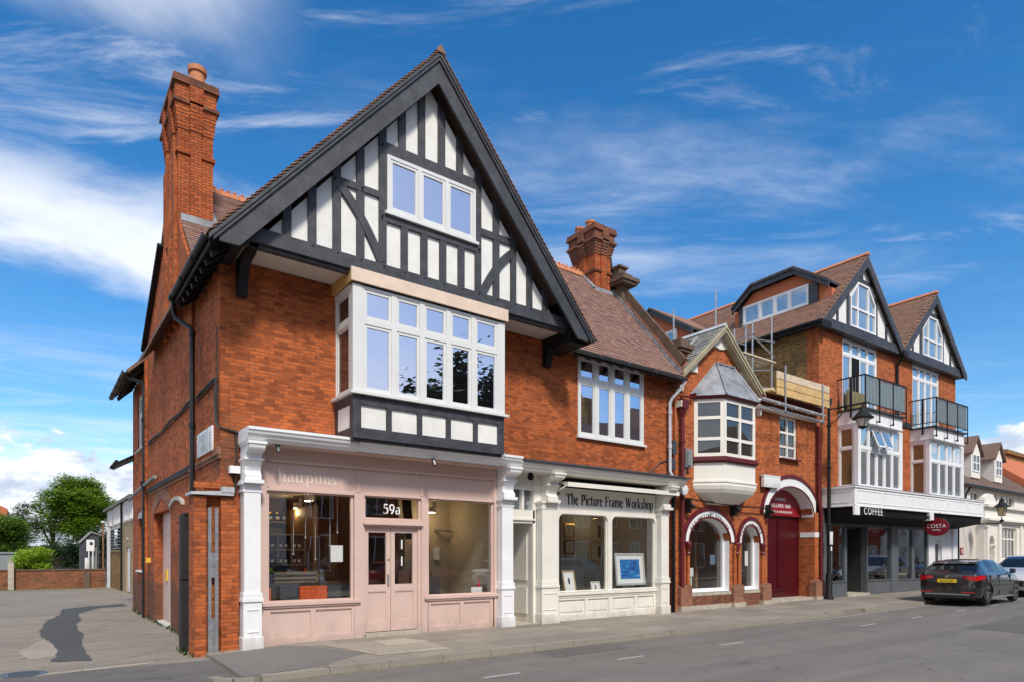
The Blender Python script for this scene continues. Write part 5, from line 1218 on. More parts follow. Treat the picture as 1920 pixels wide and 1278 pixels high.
for x0, x1, z0, z1, lb in ((8.6, 9.1, 1.25, 1.95, 'large dark framed painting on the brown back wall'), (7.5, 7.8, 1.35, 1.75, 'small dark framed painting at the left of the brown back wall'), (9.9, 10.3, 1.3, 2.0, 'narrow dark framed painting at the right of the brown back wall')):
    frame(x0, x1, 3.88, z0, z1, 'gold_frame', lb, (x0+.06, x1-.06, z0+.06, z1-.06), lean=0, w_=.05, art='olive', mount='room_dark')
ct = thing('work_counter', (8.6, 2.6, .05), 'dark work counter with a grey top inside the cream shop', 'counter')
MB().box(8.0, 8.8, 2.3, 3.0, .05, 1.0).build('cabinet', 'charcoal', ct); MB().box(7.95, 8.85, 2.25, 3.05, 1.0, 1.04).build('top', 'mid_grey', ct)
m = MB(); m.lathe(7.9, 1.6, [(.05, .7), (.06, 1.0), (.03, 1.15), (.035, 1.25)], 10); m.box(7.6, 8.4, 1.45, 1.8, .05, .70); solo(m, 'vase_stand', 'olive', 'olive vase on a low stand behind the gold framed drawing', 'vase')
def pendant(x, y, z, power, lab):
    t_o = thing('pendant_lamp', (x, y, z), lab, 'lamp'); b = MB(); b.tube([(x, y, z+.1), (x, y, 2.86)], .006, 5); b.build('cord', 'cable', t_o); b = MB(); b.lathe(x, y, [(.10, z), (.06, z+.10), (.02, z+.12)], 12); b.build('shade', 'wood_shelf', t_o)
    ld = bpy.data.lights.new('lamp_light', 'POINT'); lo = bpy.data.objects.new('lamp_light', ld); C.objects.link(lo); ld.energy = power; ld.color = (1, .75, .45); ld.shadow_soft_size = .06; lo.parent = t_o; lo.location = (0, 0, -.06)
pendant(8.3, 3.1, 2.1, 9, 'small brown pendant lamp over the counter inside the cream shop'); pendant(9.6, 1.2, 2.55, 3, 'small brown pendant lamp near the white back wall inside the cream shop')

# estate board on the corner
t_o = thing('wall_sign', (-.02, 1.1, 3.34), 'white information board fixed to the alley wall beside the downpipe', 'sign')
m = MB(SIDE(-.03)); m.box(.48, 1.66, 0, .03, 3.335, 3.755); m.build('board', 'white', t_o)
m = MB(SIDE(-.034)); m.box(.80, .83, 0, .003, 3.34, 3.75); m.build('stripe', 'car_blue', t_o)
m = MB(SIDE(-.033)); rn = random.Random(4)
for k in range(9): m.box(.92, .92+rn.uniform(.3, .62), 0, .002, 3.40+k*.036, 3.408+k*.036)
for k in range(6): m.box(.55, .55+rn.uniform(.1, .2), 0, .002, 3.40+k*.05, 3.41+k*.05)
m.build('small_print', 'mid_grey', t_o)
#@@B2
# ================================================================== arched red brick building in the middle
B2 = thing('arched_building', (15, 0, 0), 'narrow red brick building with arched windows, maroon gates and a canted oriel', 'building')
W1c, W1r, W1z, W1k = 12.95, .93, 1.95, .72
W2c, W2r, W2z, W2k = 14.95, .46, 1.93, 1.15
GAc, GAr, GAz, GAk = 17.23, 1.37, 2.85, .66
m = MB()
wall_cells(m, 11.42, 18.72, 0, 6.4, [(W1c-W1r, W1c+W1r, .52, 2.75), (W2c-W2r, W2c+W2r, .52, 2.75), (GAc-GAr, GAc+GAr, -.1, 3.95), (16.55, 17.6, 4.65, 6.02)], 0, .35)
arch_fill(m, W1c, W1r, W1z, 2.75, 0, .35, 18, W1r*W1k); arch_fill(m, W2c, W2r, W2z, 2.75, 0, .35, 14, W2r*W2k); arch_fill(m, GAc, GAr, GAz, 3.95, 0, .55, 22, GAr*GAk)
m.box(18.60, 18.72, .351, .6, 0, 3.95)
m.prism([(11.62, 6.4), (15.15, 6.4), (13.38, 7.87)], 'y', 0, .3)
m.build('wall', 'brick_terrace', B2)
m = MB(); m.box(18.592, 19.08, -.06, .5, 0, 3.0); m.box(18.72, 19.02, -.03, .3, 3.0, 6.3); m.build('right_pier', 'brick_terrace', B2)
m = MB(); m.box(18.58, 19.09, -.07, .45, 2.18, 2.34); m.build('pier_band', 'white', B2)
for i, (x0, x1, z) in enumerate(((11.53, 12.0, .74), (13.93, 14.45, .68), (15.42, 15.88, .68), (18.55, 19.14, .72))):
    m = MB(); m.box(x0, x1, -.13, .1, .18, z-.06); m.prism([(x0-.0, z-.06), (x1+.0, z-.06), (x1-.05, z+.02), (x0+.05, z+.02)], 'y', -.13, .1); m.build('pier_base', 'brick_plinth', B2)
    MB().box(x0-.03, x1+.03, -.17, .1, -.05, .18).build('pier_foot', 'stone', B2)
m = MB(); m.box(12.0, 13.93, -.03, .3, .43, .52); m.box(14.45, 15.42, -.03, .3, .43, .52); m.box(12.0, 13.93, -.05, .0, .0, .17); build_each(m, 'stone_sill', 'stone', B2)
m = MB(); m.box(12.0, 13.93, -.02, .0, .17, .43); m.box(14.45, 15.42, -.02, .0, .0, .43); build_each(m, 'riser', 'brick_sooty', B2)
# painted arches
def arch_set(c, r, z, k, w0, o, nm):
    m = MB(); arch_band(m, c, z, r, r+.05, -.035, .0, 26, k=k); arch_band(m, c, z, r+w0, r+w0+o, -.06, 0, 26, k=k*((r*k+w0+o*.4)/(r+w0+o*.4))/k if k < 1 else k*.97); m.build('arch_moulding', 'maroon', B2)
    m = MB(); arch_band(m, c, z, r+.05, r+w0, -.03, 0, 26, k=k*((r*k+w0*.6)/(r+w0*.6))/k if k < 1 else k*.98); return m.build('arch_band', 'white', B2)
def band_k(r, k, rr):     # keeps the band the same width all round a flattened arch
    return (r*k+(rr-r))/rr
def arch_parts(c, r, z, k, w0, o, y=-.03, mat='white'):
    def bd(r0, r1, d0, m):
        n = 28; P = lambda rr, a: (c+rr*math.cos(a), z+rr*band_k(r, k, rr)*math.sin(a))
        for i in range(n):
            a = math.pi*i/n; b = math.pi*(i+1)/n
            m.prism([P(r0, a), P(r1, a), P(r1, b), P(r0, b)], 'y', d0, 0)
    m = MB(); bd(r, r+.045, y-.01, m); m.build('inner_moulding', 'maroon', B2); m = MB(); bd(r+w0, r+w0+o, y-.035, m); bd(r+w0+o, r+w0+o+.04, y-.01, m); m.build('outer_moulding', 'maroon', B2)
    m = MB(); bd(r+.045, r+w0, y, m); return m.build('arch_band', mat, B2)
ab1 = arch_parts(W1c, W1r, W1z, W1k, .21, .07); ab2 = arch_parts(W2c, W2r, W2z, W2k, .17, .06); ab3 = arch_parts(GAc, GAr, GAz, GAk, .30, .07)
arc_letters('lettering', 'ESTIMATING SERVICE', ab1, 'letter_dark', W1c, W1z-.38, 1.115, 142, 40, .165, -.035)
arc_letters('lettering', 'FURNISHINGS', ab2, 'letter_dark', W2c, W2z-.02, .585, 158, 30, .13, -.035)
# white reveals and glazing of the arched windows
def arch_window(c, r, z, k, zb, name, g='glass_shop'):
    m = MB(); n = 22; P = lambda rr, a: (c+rr*math.cos(a), z+rr*k*math.sin(a)); w_ = .07
    pts = [(c-r, zb)]+[P(r, math.pi-math.pi*i/n) for i in range(n+1)]+[(c+r, zb)]
    inn = [(c-r+w_, zb+w_*1.3)]+[P(r-w_, math.pi-math.pi*i/n) for i in range(n+1)]+[(c+r-w_, zb+w_*1.3)]
    for i in range(len(pts)):
        j = (i+1) % len(pts); m.add([(pts[i][0], .0+.02, pts[i][1]), (pts[j][0], .02, pts[j][1]), (pts[j][0], .24, pts[j][1]), (pts[i][0], .24, pts[i][1])], [(0, 1, 2, 3)]) if False else None
        m.prism([pts[i], pts[j], inn[j], inn[i]], 'y', .17, .25)
        # the plastered reveal
        a = 0.012; q = lambda p: (p[0]+(c-p[0])*a, p[1]+(z-p[1])*a)
        m.prism([pts[i], pts[j], q(pts[j]), q(pts[i])], 'y', .004, .17)
    o = m.build(name, 'white', B2)
    gm = MB(); gm.add([(p[0], .21, p[1]) for p in inn], [tuple(range(len(inn)))]); gm.build('pane', g, o, recalc=False); return o
arch_window(W1c, W1r, W1z, W1k, .53, 'arched_window'); arch_window(W2c, W2r, W2z, W2k, .53, 'arched_window')
m = MB()
for x in (11.93, 14.08, 14.30, 15.52): m.tube([(x, -.05, .70), (x, -.05, 1.86)], .045, 10)
build_each(m, 'colonnette', 'brick_terrace', B2)
m = MB()
for x in (11.93, 14.19, 15.52): m.lathe(x, -.06, [(.04, 1.66), (.09, 1.84), (.10, 1.90), (.07, 1.94)], 10); m.lathe(x, -.06, [(.05, 1.58), (.065, 1.62), (.05, 1.66)], 10)
m.build('capital', 'maroon', B2)
# gateway: gates, tympanum sign, soffit of the arch
m = MB(); m.box(15.87, 18.60, .50, .56, .18, 2.86); o = m.build('gate', 'maroon_door', B2)
m = MB()
for x in (15.95, 17.23, 17.28, 18.48): m.box(x, x+.07, .475, .50, .38, 2.75)
m.box(16.02, 18.48, .476, .50, .38, .50); m.build('gate_rail', 'maroon_door', o)
m = MB(); n = 24; P = [(GAc+(GAr-.005)*math.cos(math.pi*i/n), GAz+(GAr-.005)*GAk*math.sin(math.pi*i/n)) for i in range(n+1)]
m.prism([(p[0], max(p[1], GAz+.02)) for p in P], 'y', .40, .46); tym = thing('gateway_sign', (GAc, .40, GAz), 'red half round sign board with pale lettering in the arch over the maroon gates', 'sign'); 
m.build('board', 'sign_red', tym)
for s_, zz, hh, sx_ in (('CARRIERS', 3.40, .13, 1.2), ('LAELLERIE 1880', 3.19, .16, 1.2), ('OFFICES & WORKSHOPS', 2.99, .10, 1.35)): sans_text('lettering', s_, hh, 'letter_white', tym, (GAc+.02, .395, zz), sx=sx_, ext=.002)
m = MB()
for i in range(n):
    a = math.pi*i/n; b = math.pi*(i+1)/n; q = lambda r, t: (GAc+r*math.cos(t), GAz+r*GAk*math.sin(t))
    m.prism([q(GAr-.003, a), q(GAr-.003, b), q(GAr-.02, b), q(GAr-.02, a)], 'y', -.02, .39)
m.build('arch_soffit', 'white', B2)
MB().box(15.87, 18.58, -.06, .6, -.05, .17).build('gate_step', 'stone', B2)
m = MB(); m.box(15.42, 16.32, -.16, -.065, 3.66, 4.0); m.box(15.40, 16.34, -.17, -.03, 4.0, 4.03); solo(m, 'sign_box', 'white', 'blank white sign box at the left shoulder of the gateway arch', 'sign')
m = MB(); m.tube([(11.55, -.16, 3.10), (13.9, -.16, 3.0), (15.75, -.16, 3.0)], .022, 8)
for x in (11.86, 13.95, 15.72): m.box(x-.04, x+.04, -.19, -.0, 2.72, 3.12); m.tube([(x, -.19, 2.95), (x+.08, -.26, 2.86)], .05, 8)
solo(m, 'lamp_rail', 'timber_black', 'black metal lamp rail fixed across the brick above the two arched windows', 'lamp rail')
# oriel
def between(a, b): # a local frame along a..b (x,y), depth to the inside
    A = Vector((*a, 0)); d = Vector((*b, 0))-A; L = d.length; d.normalize(); nrm = Vector((-d.y, d.x, 0))
    return L, (lambda p: tuple(A+d*p[0]+nrm*p[1]+Vector((0, 0, p[2]))))
OL = [(12.24, 0), (12.78, -.60), (14.26, -.60), (14.80, 0)]
def poly_off(o): 
    return [(OL[0][0]-o*1.3, 0), (OL[1][0]-o*.45, OL[1][1]-o), (OL[2][0]+o*.45, OL[2][1]-o), (OL[3][0]+o*1.3, 0)]
def ring(mb, o0, z0, o1, z1):
    a = poly_off(o0); b = poly_off(o1); mb.add([(*p, z0) for p in a]+[(*p, z1) for p in b], [(0, 1, 2, 3), (7, 6, 5, 4), (0, 4, 5, 1), (1, 5, 6, 2), (2, 6, 7, 3), (3, 7, 4, 0)])
for i, (nl, g) in enumerate(((1, 'glass_dim'), (2, 'glass_dim'), (1, 'glass_dim'))):
    L, tf = between(OL[i], OL[i+1])
    window(B2, 0.005, L-.005, 4.29, 5.88, 0, nl, [4.78, 5.36], 'cream_light', g, fw=.10, mw=.085, sash=0, name='oriel_window', tf=tf)
m = MB(); ring(m, .10, 4.17, .10, 4.22); ring(m, .05, 4.22, .05, 4.29); ring(m, .04, 4.12, .07, 4.17); m.build('oriel_sill', 'maroon', B2); m = MB(); ring(m, .05, 5.88, .10, 5.95); m.build('oriel_head', 'maroon', B2)
m = MB(); ring(m, .0, 3.63, .0, 4.12); ring(m, .045, 3.58, .045, 3.63); prev = (.02, 3.58)
for o_, z_ in ((.03, 3.50), (.0, 3.40), (-.06, 3.30), (-.18, 3.20), (-.30, 3.12), (-.40, 3.05), (-.46, 3.0)):
    ring(m, o_, z_, prev[0], prev[1]-.0005); prev = (o_, z_)
m.build('oriel_apron', 'cream_light', B2)
m = MB(); a = poly_off(.12); zb = 5.955
b = [(13.22, .0), (13.24, -.04), (14.04, -.04), (14.06, .0)]
m.add([(*p, zb) for p in a]+[(*p, 7.03) for p in b], [(0, 1, 2, 3), (7, 6, 5, 4), (0, 4, 5, 1), (1, 5, 6, 2), (2, 6, 7, 3), (3, 7, 4, 0)])
for t0, t1 in ((0, 0), (1, 1), (2, 2), (3, 3)): m.tube([(a[t0][0], a[t0][1], zb+.02), (b[t1][0], b[t1][1], 7.05)], .03, 6)
for f_ in (.33, .66):
    p = Vector((*a[1], zb)).lerp(Vector((*a[2], zb)), f_); q = Vector((*b[1], 7.03)).lerp(Vector((*b[2], 7.03)), f_); m.tube([tuple(p), tuple(q)], .022, 6)
m.tube([(13.2, -.05, 7.05), (14.08, -.05, 7.05)], .035, 6)
m.build('oriel_hood', 'lead', B2)
m = MB(); m.tube([(11.56, -.10, 5.85), (11.75, -.12, 5.86), (12.12, -.10, 5.88)], .03, 6); m.box(12.05, 12.1, -.2, 0, 5.9, 6.0); m.build('gutter', 'maroon', B2)
# right hand window
window(B2, 16.56, 17.59, 4.66, 6.01, .05, 2, [5.05, 5.50], 'cream_light', 'glass_dim', fw=.08, mw=.07, sash=0, sill=('maroon', .18))
# eaves with gutter, parapet pier on the left
m = MB(); m.box(15.2, 18.75, -.26, 0, 6.36, 6.47); m.box(15.2, 18.75, -.20, 0, 6.30, 6.36); m.build('eaves_cornice', 'maroon', B2)
m = MB(); m.box(15.15, 18.75, -.22, 0, 6.02, 6.10); m.build('eaves_band', 'cream_light', B2)
half_gutter((14.95, -.34, 6.27), (18.62, -.34, 6.22), .08, 'gutter', 'pipe_grey', B2)
m = MB(); m.box(15.2, 18.7, -.15, 5, 6.40, 6.44); m.build('flat_roof', 'lead', B2)
m = MB(); m.box(11.46, 11.76, -.14, .30, 6.15, 7.0); m.box(11.46, 11.78, -.16, .3, 6.95, 7.02)
for k in range(5): m.box(11.46, 11.76, -.03-.022*k, .0, 5.70+.09*k, 5.79+.09*k)
m.build('corner_pier', 'brick_terrace', B2)
m = MB(); m.box(11.38, 11.84, -.24, .4, 7.02, 7.10); m.box(11.33, 11.89, -.29, .45, 7.10, 7.22); m.box(11.42, 11.8, -.2, .35, 7.22, 7.36); m.build('pier_cap', 'stone_dark', B2)
m = MB(); m.box(11.47, 11.75, -.19, -.0, 5.55, 5.72); m.box(11.44, 11.60, -.16, -.0, 6.0, 6.2); build_each(m, 'corbel_block', 'cream_light', B2)
# gable roof of slate, cream bargeboards
k_ = .835; ax, az_ = 13.38, 8.10
dq = math.hypot(1, k_)
m = tiles((ax-2.02, 4.0, az_-2.02*k_-.01), (0, -1, 0), (1/dq, 0, k_/dq), [(0, 0), (4.22, 0), (4.22, 2.62), (0, 2.62)], .25, .16, th=.008); m.build('roof_slope', 'slate', B2, recalc=False)
m = MB(); m.prism([(ax-2.02, az_-2.02*k_), (ax, az_), (ax+2.0, az_-2.0*k_), (ax+2.0, az_-2.0*k_-.07), (ax, az_-.08), (ax-2.02, az_-2.02*k_-.07)], 'y', -.21, 4.0); m.build('roof_deck', 'slate', B2)
m = MB(); m.prism([(ax-.1, az_-.04), (ax, az_+.07), (ax+.1, az_-.04)], 'y', -.24, 4.0); m.build('ridge', 'lead_light', B2)
m = MB(); m.bar((11.75, .5, 6.80), (13.1, .55, 7.91), .035, .02, (0, 1, 0)); m.build('lead_flashing', 'lead_light', B2)
for sg in (-1, 1):
    m = MB(); xe = ax+sg*1.98; zz = lambda x, o: az_-abs(x-ax)*k_-o
    m.prism([(ax, az_-.07), (xe, zz(xe, .07)), (xe, zz(xe, .19)), (ax, az_-.20)], 'y', -.25, -.20)
    m.prism([(ax, az_-.03), (xe, zz(xe, .03)), (xe, zz(xe, .10)), (ax, az_-.10)], 'y', -.28, -.22)
    m.prism([(ax, az_-.2), (xe-sg*.1, zz(xe-sg*.1, .2)), (xe-sg*.1, zz(xe-sg*.1, .25)), (ax, az_-.25)], 'y', -.21, 0)
    m.build('bargeboard', 'barge_olive', B2)
m = MB(); m.prism([(ax-.42, 7.58), (ax-.22, 7.50), (ax, 7.46), (ax+.22, 7.50), (ax+.42, 7.58), (ax, 7.93)], 'y', -.05, -.0); m.prism([(12.05, 6.62), (12.35, 6.62), (12.35, 7.05), (12.05, 6.78)], 'y', -.05, 0); m.prism([(14.40, 6.62), (14.72, 6.62), (14.72, 6.74), (14.40, 7.02)], 'y', -.05, 0); build_each(m, 'gable_panel', 'cream', B2)
m = MB(); m.prism([(15.20, 6.15), (15.42, 6.15), (15.38, 5.95), (15.32, 5.80), (15.26, 5.95)], 'y', -.12, 0); build_each(m, 'corbel_block', 'cream_light', B2)
# maroon rainwater pipes
m = MB(); m.tube([(11.60, -.12, .72), (11.60, -.12, 5.55)], .055, 10); m.box(11.50, 11.72, -.24, -.02, 5.5, 5.75); m.lathe(11.60, -.13, [(.06, 5.3), (.12, 5.5)], 8)
for z in (1.9, 3.3, 4.6): m.tube([(11.60, -.12, z), (11.60, -.12, z+.09)], .075, 10)
m.build('downpipe', 'maroon', B2, smooth=True)
m = MB(); m.tube([(18.70, -.12, 5.9), (18.74, -.12, 5.7), (18.74, -.12, 3.6), (18.88, -.13, 3.0), (18.88, -.13, .72)], .055, 10)
for z in (1.5, 4.6): m.tube([(18.88 if z < 3 else 18.74, -.125, z), (18.88 if z < 3 else 18.74, -.125, z+.09)], .075, 10)
m.build('downpipe', 'maroon', B2, smooth=True)
m = MB(); m.tube([(11.22, -.12, .0), (11.22, -.12, 3.3)], .05, 8); m.build('downpipe', 'black_plastic', B1)
m = MB(); m.box(11.70, 11.98, -.16, -.0, 3.95, 4.45); m.box(11.74, 11.88, -.20, -.16, 4.0, 4.38); m.tube([(11.8, -.08, 3.95), (11.75, -.06, 3.75), (11.6, -.05, 3.68)], .02, 6); m.build('meter_box', 'mid_grey', B2)
# rooms behind the arched windows
m = MB(); m.box(11.7, 15.6, 2.6, 2.65, 0, 3.0); m.box(11.7, 11.74, .36, 2.6, 0, 3.0); m.box(15.55, 15.6, .36, 2.6, 0, 3.0); m.box(11.74, 15.55, .36, 2.6, .02, .06); m.box(11.74, 15.55, .36, 2.6, 2.92, 2.96); m.build('room_wall', 'room_wall_pale', B2)
m = MB(); m.box(13.9, 14.0, 1.2, 2.6, .06, 2.92); m.box(12.3, 12.36, 2.5, 2.6, 1.9, 2.5); m.build('room_partition', 'wood_shelf', B2)
m = MB(); m.box(13.0, 13.6, 2.5, 2.59, .06, 2.0); m.build('room_door', 'room_dark', B2)
m = MB(); m.box(12.2, 13.0, .6, 1.0, .95, 1.2); m.box(12.25, 12.3, .62, .98, .06, .95); m.box(12.9, 12.95, .62, .98, .06, .95); solo(m, 'reception_desk', 'plate_white', 'white reception desk behind the large arched window', 'desk')
m = MB(); 
for z in (.5, .9, 1.3, 1.7): m.box(12.0, 12.8, 2.3, 2.58, z, z+.04)
for x in (12.0, 12.78): m.box(x, x+.04, 2.3, 2.58, .06, 1.9)
solo(m, 'bookcase', 'room_wall_pale', 'pale bookcase on the back wall behind the large arched window', 'bookcase')
m = MB(); m.box(13.30, 13.52, .235, .245, 1.30, 1.58); solo(m, 'window_notice', 'car_blue', 'small blue notice on the glass of the large arched window', 'notice')
m = MB(); m.box(15.02, 15.18, .235, .245, 1.25, 1.7); solo(m, 'window_notice', 'paper', 'small white notice on the glass of the narrow arched window', 'notice')
# ---- scaffold on the roof behind
sc = thing('scaffold', (16, .6, 6.45), 'steel tube scaffold with timber decks on the roof of the arched building', 'scaffold')
def tubes(lst, name='scaffold_tube'):
    for p, q in lst:
        m = MB(); m.tube([p, q], .026, 8); m.build(name, 'scaffold_pole', sc, smooth=True)
tubes([((15.47, .5, 6.45), (15.47, .5, 8.80)), ((15.84, .5, 6.45), (15.84, .5, 9.02)), ((16.93, .5, 6.45), (16.93, .5, 9.35)), ((16.35, 1.5, 6.45), (16.35, 1.5, 9.1)), ((14.49, .9, 7.4), (14.49, .9, 9.75)), ((12.61, 1.0, 7.5), (12.61, 1.0, 8.75)),
  ((15.3, .5, 8.35), (17.1, .5, 8.55)), ((15.3, .5, 8.72), (17.1, .5, 8.05)), ((15.84, .5, 7.4), (16.95, .5, 7.62)), ((15.7, .5, 7.15), (17.0, .5, 6.65)), ((15.2, 1.5, 8.6), (17.0, 1.5, 8.7)), ((15.84, .4, 8.6), (16.35, 1.6, 8.6)), ((13.9, 1.5, 8.3), (15.6, 1.0, 8.6))])
tubes([((15.90, -.58, 5.87), (15.90, -.58, 7.32)), ((18.12, -.58, 5.82), (18.12, -.58, 7.12)), ((15.0, -.62, 5.93), (18.15, -.62, 5.86)), ((15.84, .5, 6.98), (18.3, .5, 6.98))])
for k, (z, mt) in enumerate(((6.42, 'plank'), (6.66, 'plank'), (6.90, 'plank_pale'))):
    m = MB(); m.box(15.50, 18.58, -.545, -.505, z, z+.215); m.build('toe_board', mt, sc)
for k, z in enumerate((6.42, 6.66, 6.90)): m = MB(); m.box(18.585, 18.62, -.54, .2, z, z+.215); m.build('toe_board', 'plank_pale', sc)
for y in (.45, .72, .99, 1.26): m = MB(); m.box(15.3, 17.1, y, y+.24, 7.86, 7.90); m.build('deck_board', 'plank_pale', sc)
for y in (-.5, -.24, .02): m = MB(); m.box(15.3, 18.5, y, y+.24, 6.50+.001*y, 6.54); m.build('deck_board', 'plank', sc)
m = MB(); m.bar((15.3, .42, 6.6), (17.0, .46, 6.95), .04, .2); m.build('toe_board', 'plank_pale', sc)

# ================================================================== the gabled parade with balconies
A3 = -math.atan(68.6/2104.8)
B3 = thing('gabled_parade', (18.68, 0, 0), 'three storey red brick building with twin glazed gables, balconies and white canopy', 'building', local=True, rz=A3)
m = MB(); wall_cells(m, .29, 11.2, 3.6, 9.35, [(1.8, 4.3, 6.6, 9.3), (7.15, 9.59, 6.6, 9.3)], 0, .3); m.box(.29, .60, .0, .3, 0, 3.6); m.build('front_wall', 'brick_terrace', B3)
m = MB(); m.box(.292, .6, .3, .45, 0, 9.35); m.build('quoin', 'brick_terrace', B3); m = MB(); m.box(11.0, 11.2, .3, 9, 0, 9.35); m.build('side_wall', 'brick_terrace', B3)
m = MB(); m.box(.30, .6, .45, 10, 0, 9.35); m.build('stock_brick_wall', 'brick_stock', B3)
m = MB(); m.box(-.02, 1.0, -.06, .0, 6.75, 6.98); m.box(4.45, 6.9, -.06, .0, 6.62, 6.80); build_each(m, 'band_course', 'shop_grey_dark', B3)
def b3roof(a, e0, e1, zt_, ze, y0, y1):
    d0 = math.hypot(a-e0, zt_-ze)
    U = Vector((0, -1, 0)); V = Vector(((a-e0)/d0, 0, (zt_-ze)/d0))
    m = tiles((e0, y1, ze), (0, -1, 0), V, [(0, 0), (y1-y0, 0), (y1-y0, d0), (0, d0)], .19, .12, th=.016); m.build('roof_slope', 'roof_tile_brown', B3, recalc=False)
    m = MB(); m.prism([(e0, ze), (a, zt_), (e1, ze), (e1, ze-.1), (a, zt_-.12), (e0, ze-.1)], 'y', y0+.01, y1); m.build('roof_deck', 'roof_tile_dark', B3)
    m = MB(); m.prism([(a-.11, zt_-.02), (a, zt_+.10), (a+.11, zt_-.02)], 'y', y0-.02, y1); m.build('ridge', 'ridge_tile', B3)
b3roof(2.93, -.10, 5.85, 12.34, 9.40, -.34, 9.5); b3roof(8.55, 5.55, 11.55, 12.28, 9.40, -.34, 6.5)
for a, e0, e1, zt_ in ((2.93, -.06, 5.80, 12.30), (8.55, 5.62, 11.50, 12.24)):
    for sg, xe in ((-1, e0), (1, e1)):
        k2 = (zt_-9.40)/abs(xe-a); m = MB(); zz = lambda x, o: zt_-abs(x-a)*k2-o
        m.prism([(a, zt_-.05), (xe, zz(xe, .05)), (xe, zz(xe, .22)), (xe-sg*.3, zz(xe-sg*.3, .40)), (a, zt_-.40)], 'y', -.34, -.29)
        m.build('bargeboard', 'timber', B3)
    m = MB(); m.prism([(e0+.25, 9.36), (e1-.25, 9.36), (a, zt_-.25)], 'y', -.15, .0); m.build('gable_plaster', 'plaster', B3)
    m = MB(); m.box(e0+.1, e1-.1, -.26, -.0, 9.26, 9.58)
    c0 = a-2.93
    for x0_, x1_, z1_ in ((1.77, 1.92, 11.0), (3.76, 3.92, 11.0), (1.10, 1.20, 10.2), (4.55, 4.67, 10.2), (2.76, 2.88, 11.95)): m.box(c0+x0_, c0+x1_, -.19, -.14, 9.58 if z1_ < 11.5 else 11.4, z1_)
    m.box(c0+2.0, c0+3.7, -.188, -.14, 11.35, 11.47)
    m.build('timber_frame', 'timber', B3)
    P5 = [(1.95, 9.62), (3.72, 9.62), (3.72, 10.66), (3.22, 11.27), (2.45, 11.27), (1.95, 10.66)]; P5 = [(c0+p[0], p[1]) for p in P5]; ccx = c0+2.835; ccz = 10.4
    m = MB(); q = lambda p, s_: (ccx+(p[0]-ccx)*s_, ccz+(p[1]-ccz)*s_)
    for i in range(6): j = (i+1) % 6; m.prism([P5[i], P5[j], q(P5[j], .93), q(P5[i], .93)], 'y', -.23, -.15)
    for x in (2.45, 3.20): m.box(c0+x-.03, c0+x+.03, -.225, -.155, 9.68, 11.22)
    m.box(c0+2.0, c0+3.67, -.222, -.156, 10.28, 10.35)
    wo = m.build('gable_window', 'white', B3); g = MB(); g.add([(p[0], -.18, p[1]) for p in [q(p, .94) for p in P5]], [tuple(range(6))]); g.build('pane', 'glass_white', wo, recalc=False)
m = MB(); m.box(-.12, -.06, -.3, 9.5, 9.22, 9.36); m.box(-.06, .29, -.3, 9.5, 9.30, 9.36); m.box(-.12, .45, -.345, -.28, 9.16, 9.40); m.tube([(-.16, -.3, 9.36), (-.16, 9.5, 9.36)], .06, 8); m.build('eaves', 'timber_black', B3)
# french windows on the balconies
for k, (x0, x1) in enumerate(((1.8, 4.3), (7.15, 9.59))):
    w3 = window(B3, x0, x1, 6.6, 9.26, .03, [.25, .5, .75], [8.72], 'white', 'glass_white', fw=.08, mw=.07, sash=.045)
m = MB(); m.box(2.47, 2.95, -.012, .02, 6.66, 8.66); m.build('doorway_shade_panel', 'canopy_black', B3)  # black panel standing in for the shade inside an open balcony door
m = MB(); m.box(2.0, 3.3, -.10, -.05, 6.66, 7.42); m.build('balcony_screen', 'olive', B3)
def balcony(x0, x1, label):
    y = -.95; zf = 6.60
    MB().box(x0, x1, y, 0, zf-.06, zf).build('balcony_floor', 'shop_grey_dark', B3)
    m = MB(); m.box(x0-.02, x1+.02, y-.02, y+.02, 7.66, 7.70); m.box(x0-.02, x0+.02, y+.02, 0, 7.66, 7.70); m.box(x1-.02, x1+.02, y+.02, 0, 7.66, 7.70)
    m.box(x0, x1, y-.012, y+.012, 6.72, 6.75); m.box(x0-.012, x0+.012, y, 0, 6.72, 6.75); m.box(x1-.012, x1+.012, y, 0, 6.72, 6.75)
    for px_ in (x0, (x0*2+x1)/3, (x0+2*x1)/3, x1):
        m.box(px_-.017, px_+.017, y-.030, y+.0, 6.15, 7.70)
        m.box(px_-.03, px_+.03, y-.04, y+.08, 6.18, 6.22)
    m.box(x0-.025, x0+.025, -.50, -.45, 6.3, 7.68)
    m.build('balcony_rail', 'timber_black', B3)
    m = MB(); n = int((x1-x0)/.10)
    for i in range(1, n): xx = x0+(x1-x0)*i/n; m.box(xx-.006, xx+.006, y-.01, y+.01, 6.74, 7.66)
    for i in range(1, 9): yy = y-y*i/9; m.box(x0-.008, x0+.008, yy-.008, yy+.008, 6.74, 7.66); m.box(x1-.008, x1+.008, yy-.008, yy+.008, 6.74, 7.66)
    m.build('balusters', 'galvanised', B3)
    m = MB(); m.box(x0+.03, x1-.03, y+.02, y+.03, 6.74, 7.64); m.build('privacy_screen', 'screen_teal', B3)
    m = MB(); m.box(x0+.05, x1-.05, -.85, 0, 6.12, 6.54); m.box(x0+.03, x1-.03, -.87, 0, 6.10, 6.14); m.build('bay_apron', 'white', B3)
balcony(1.45, 4.40, ''); balcony(6.90, 9.80, '')
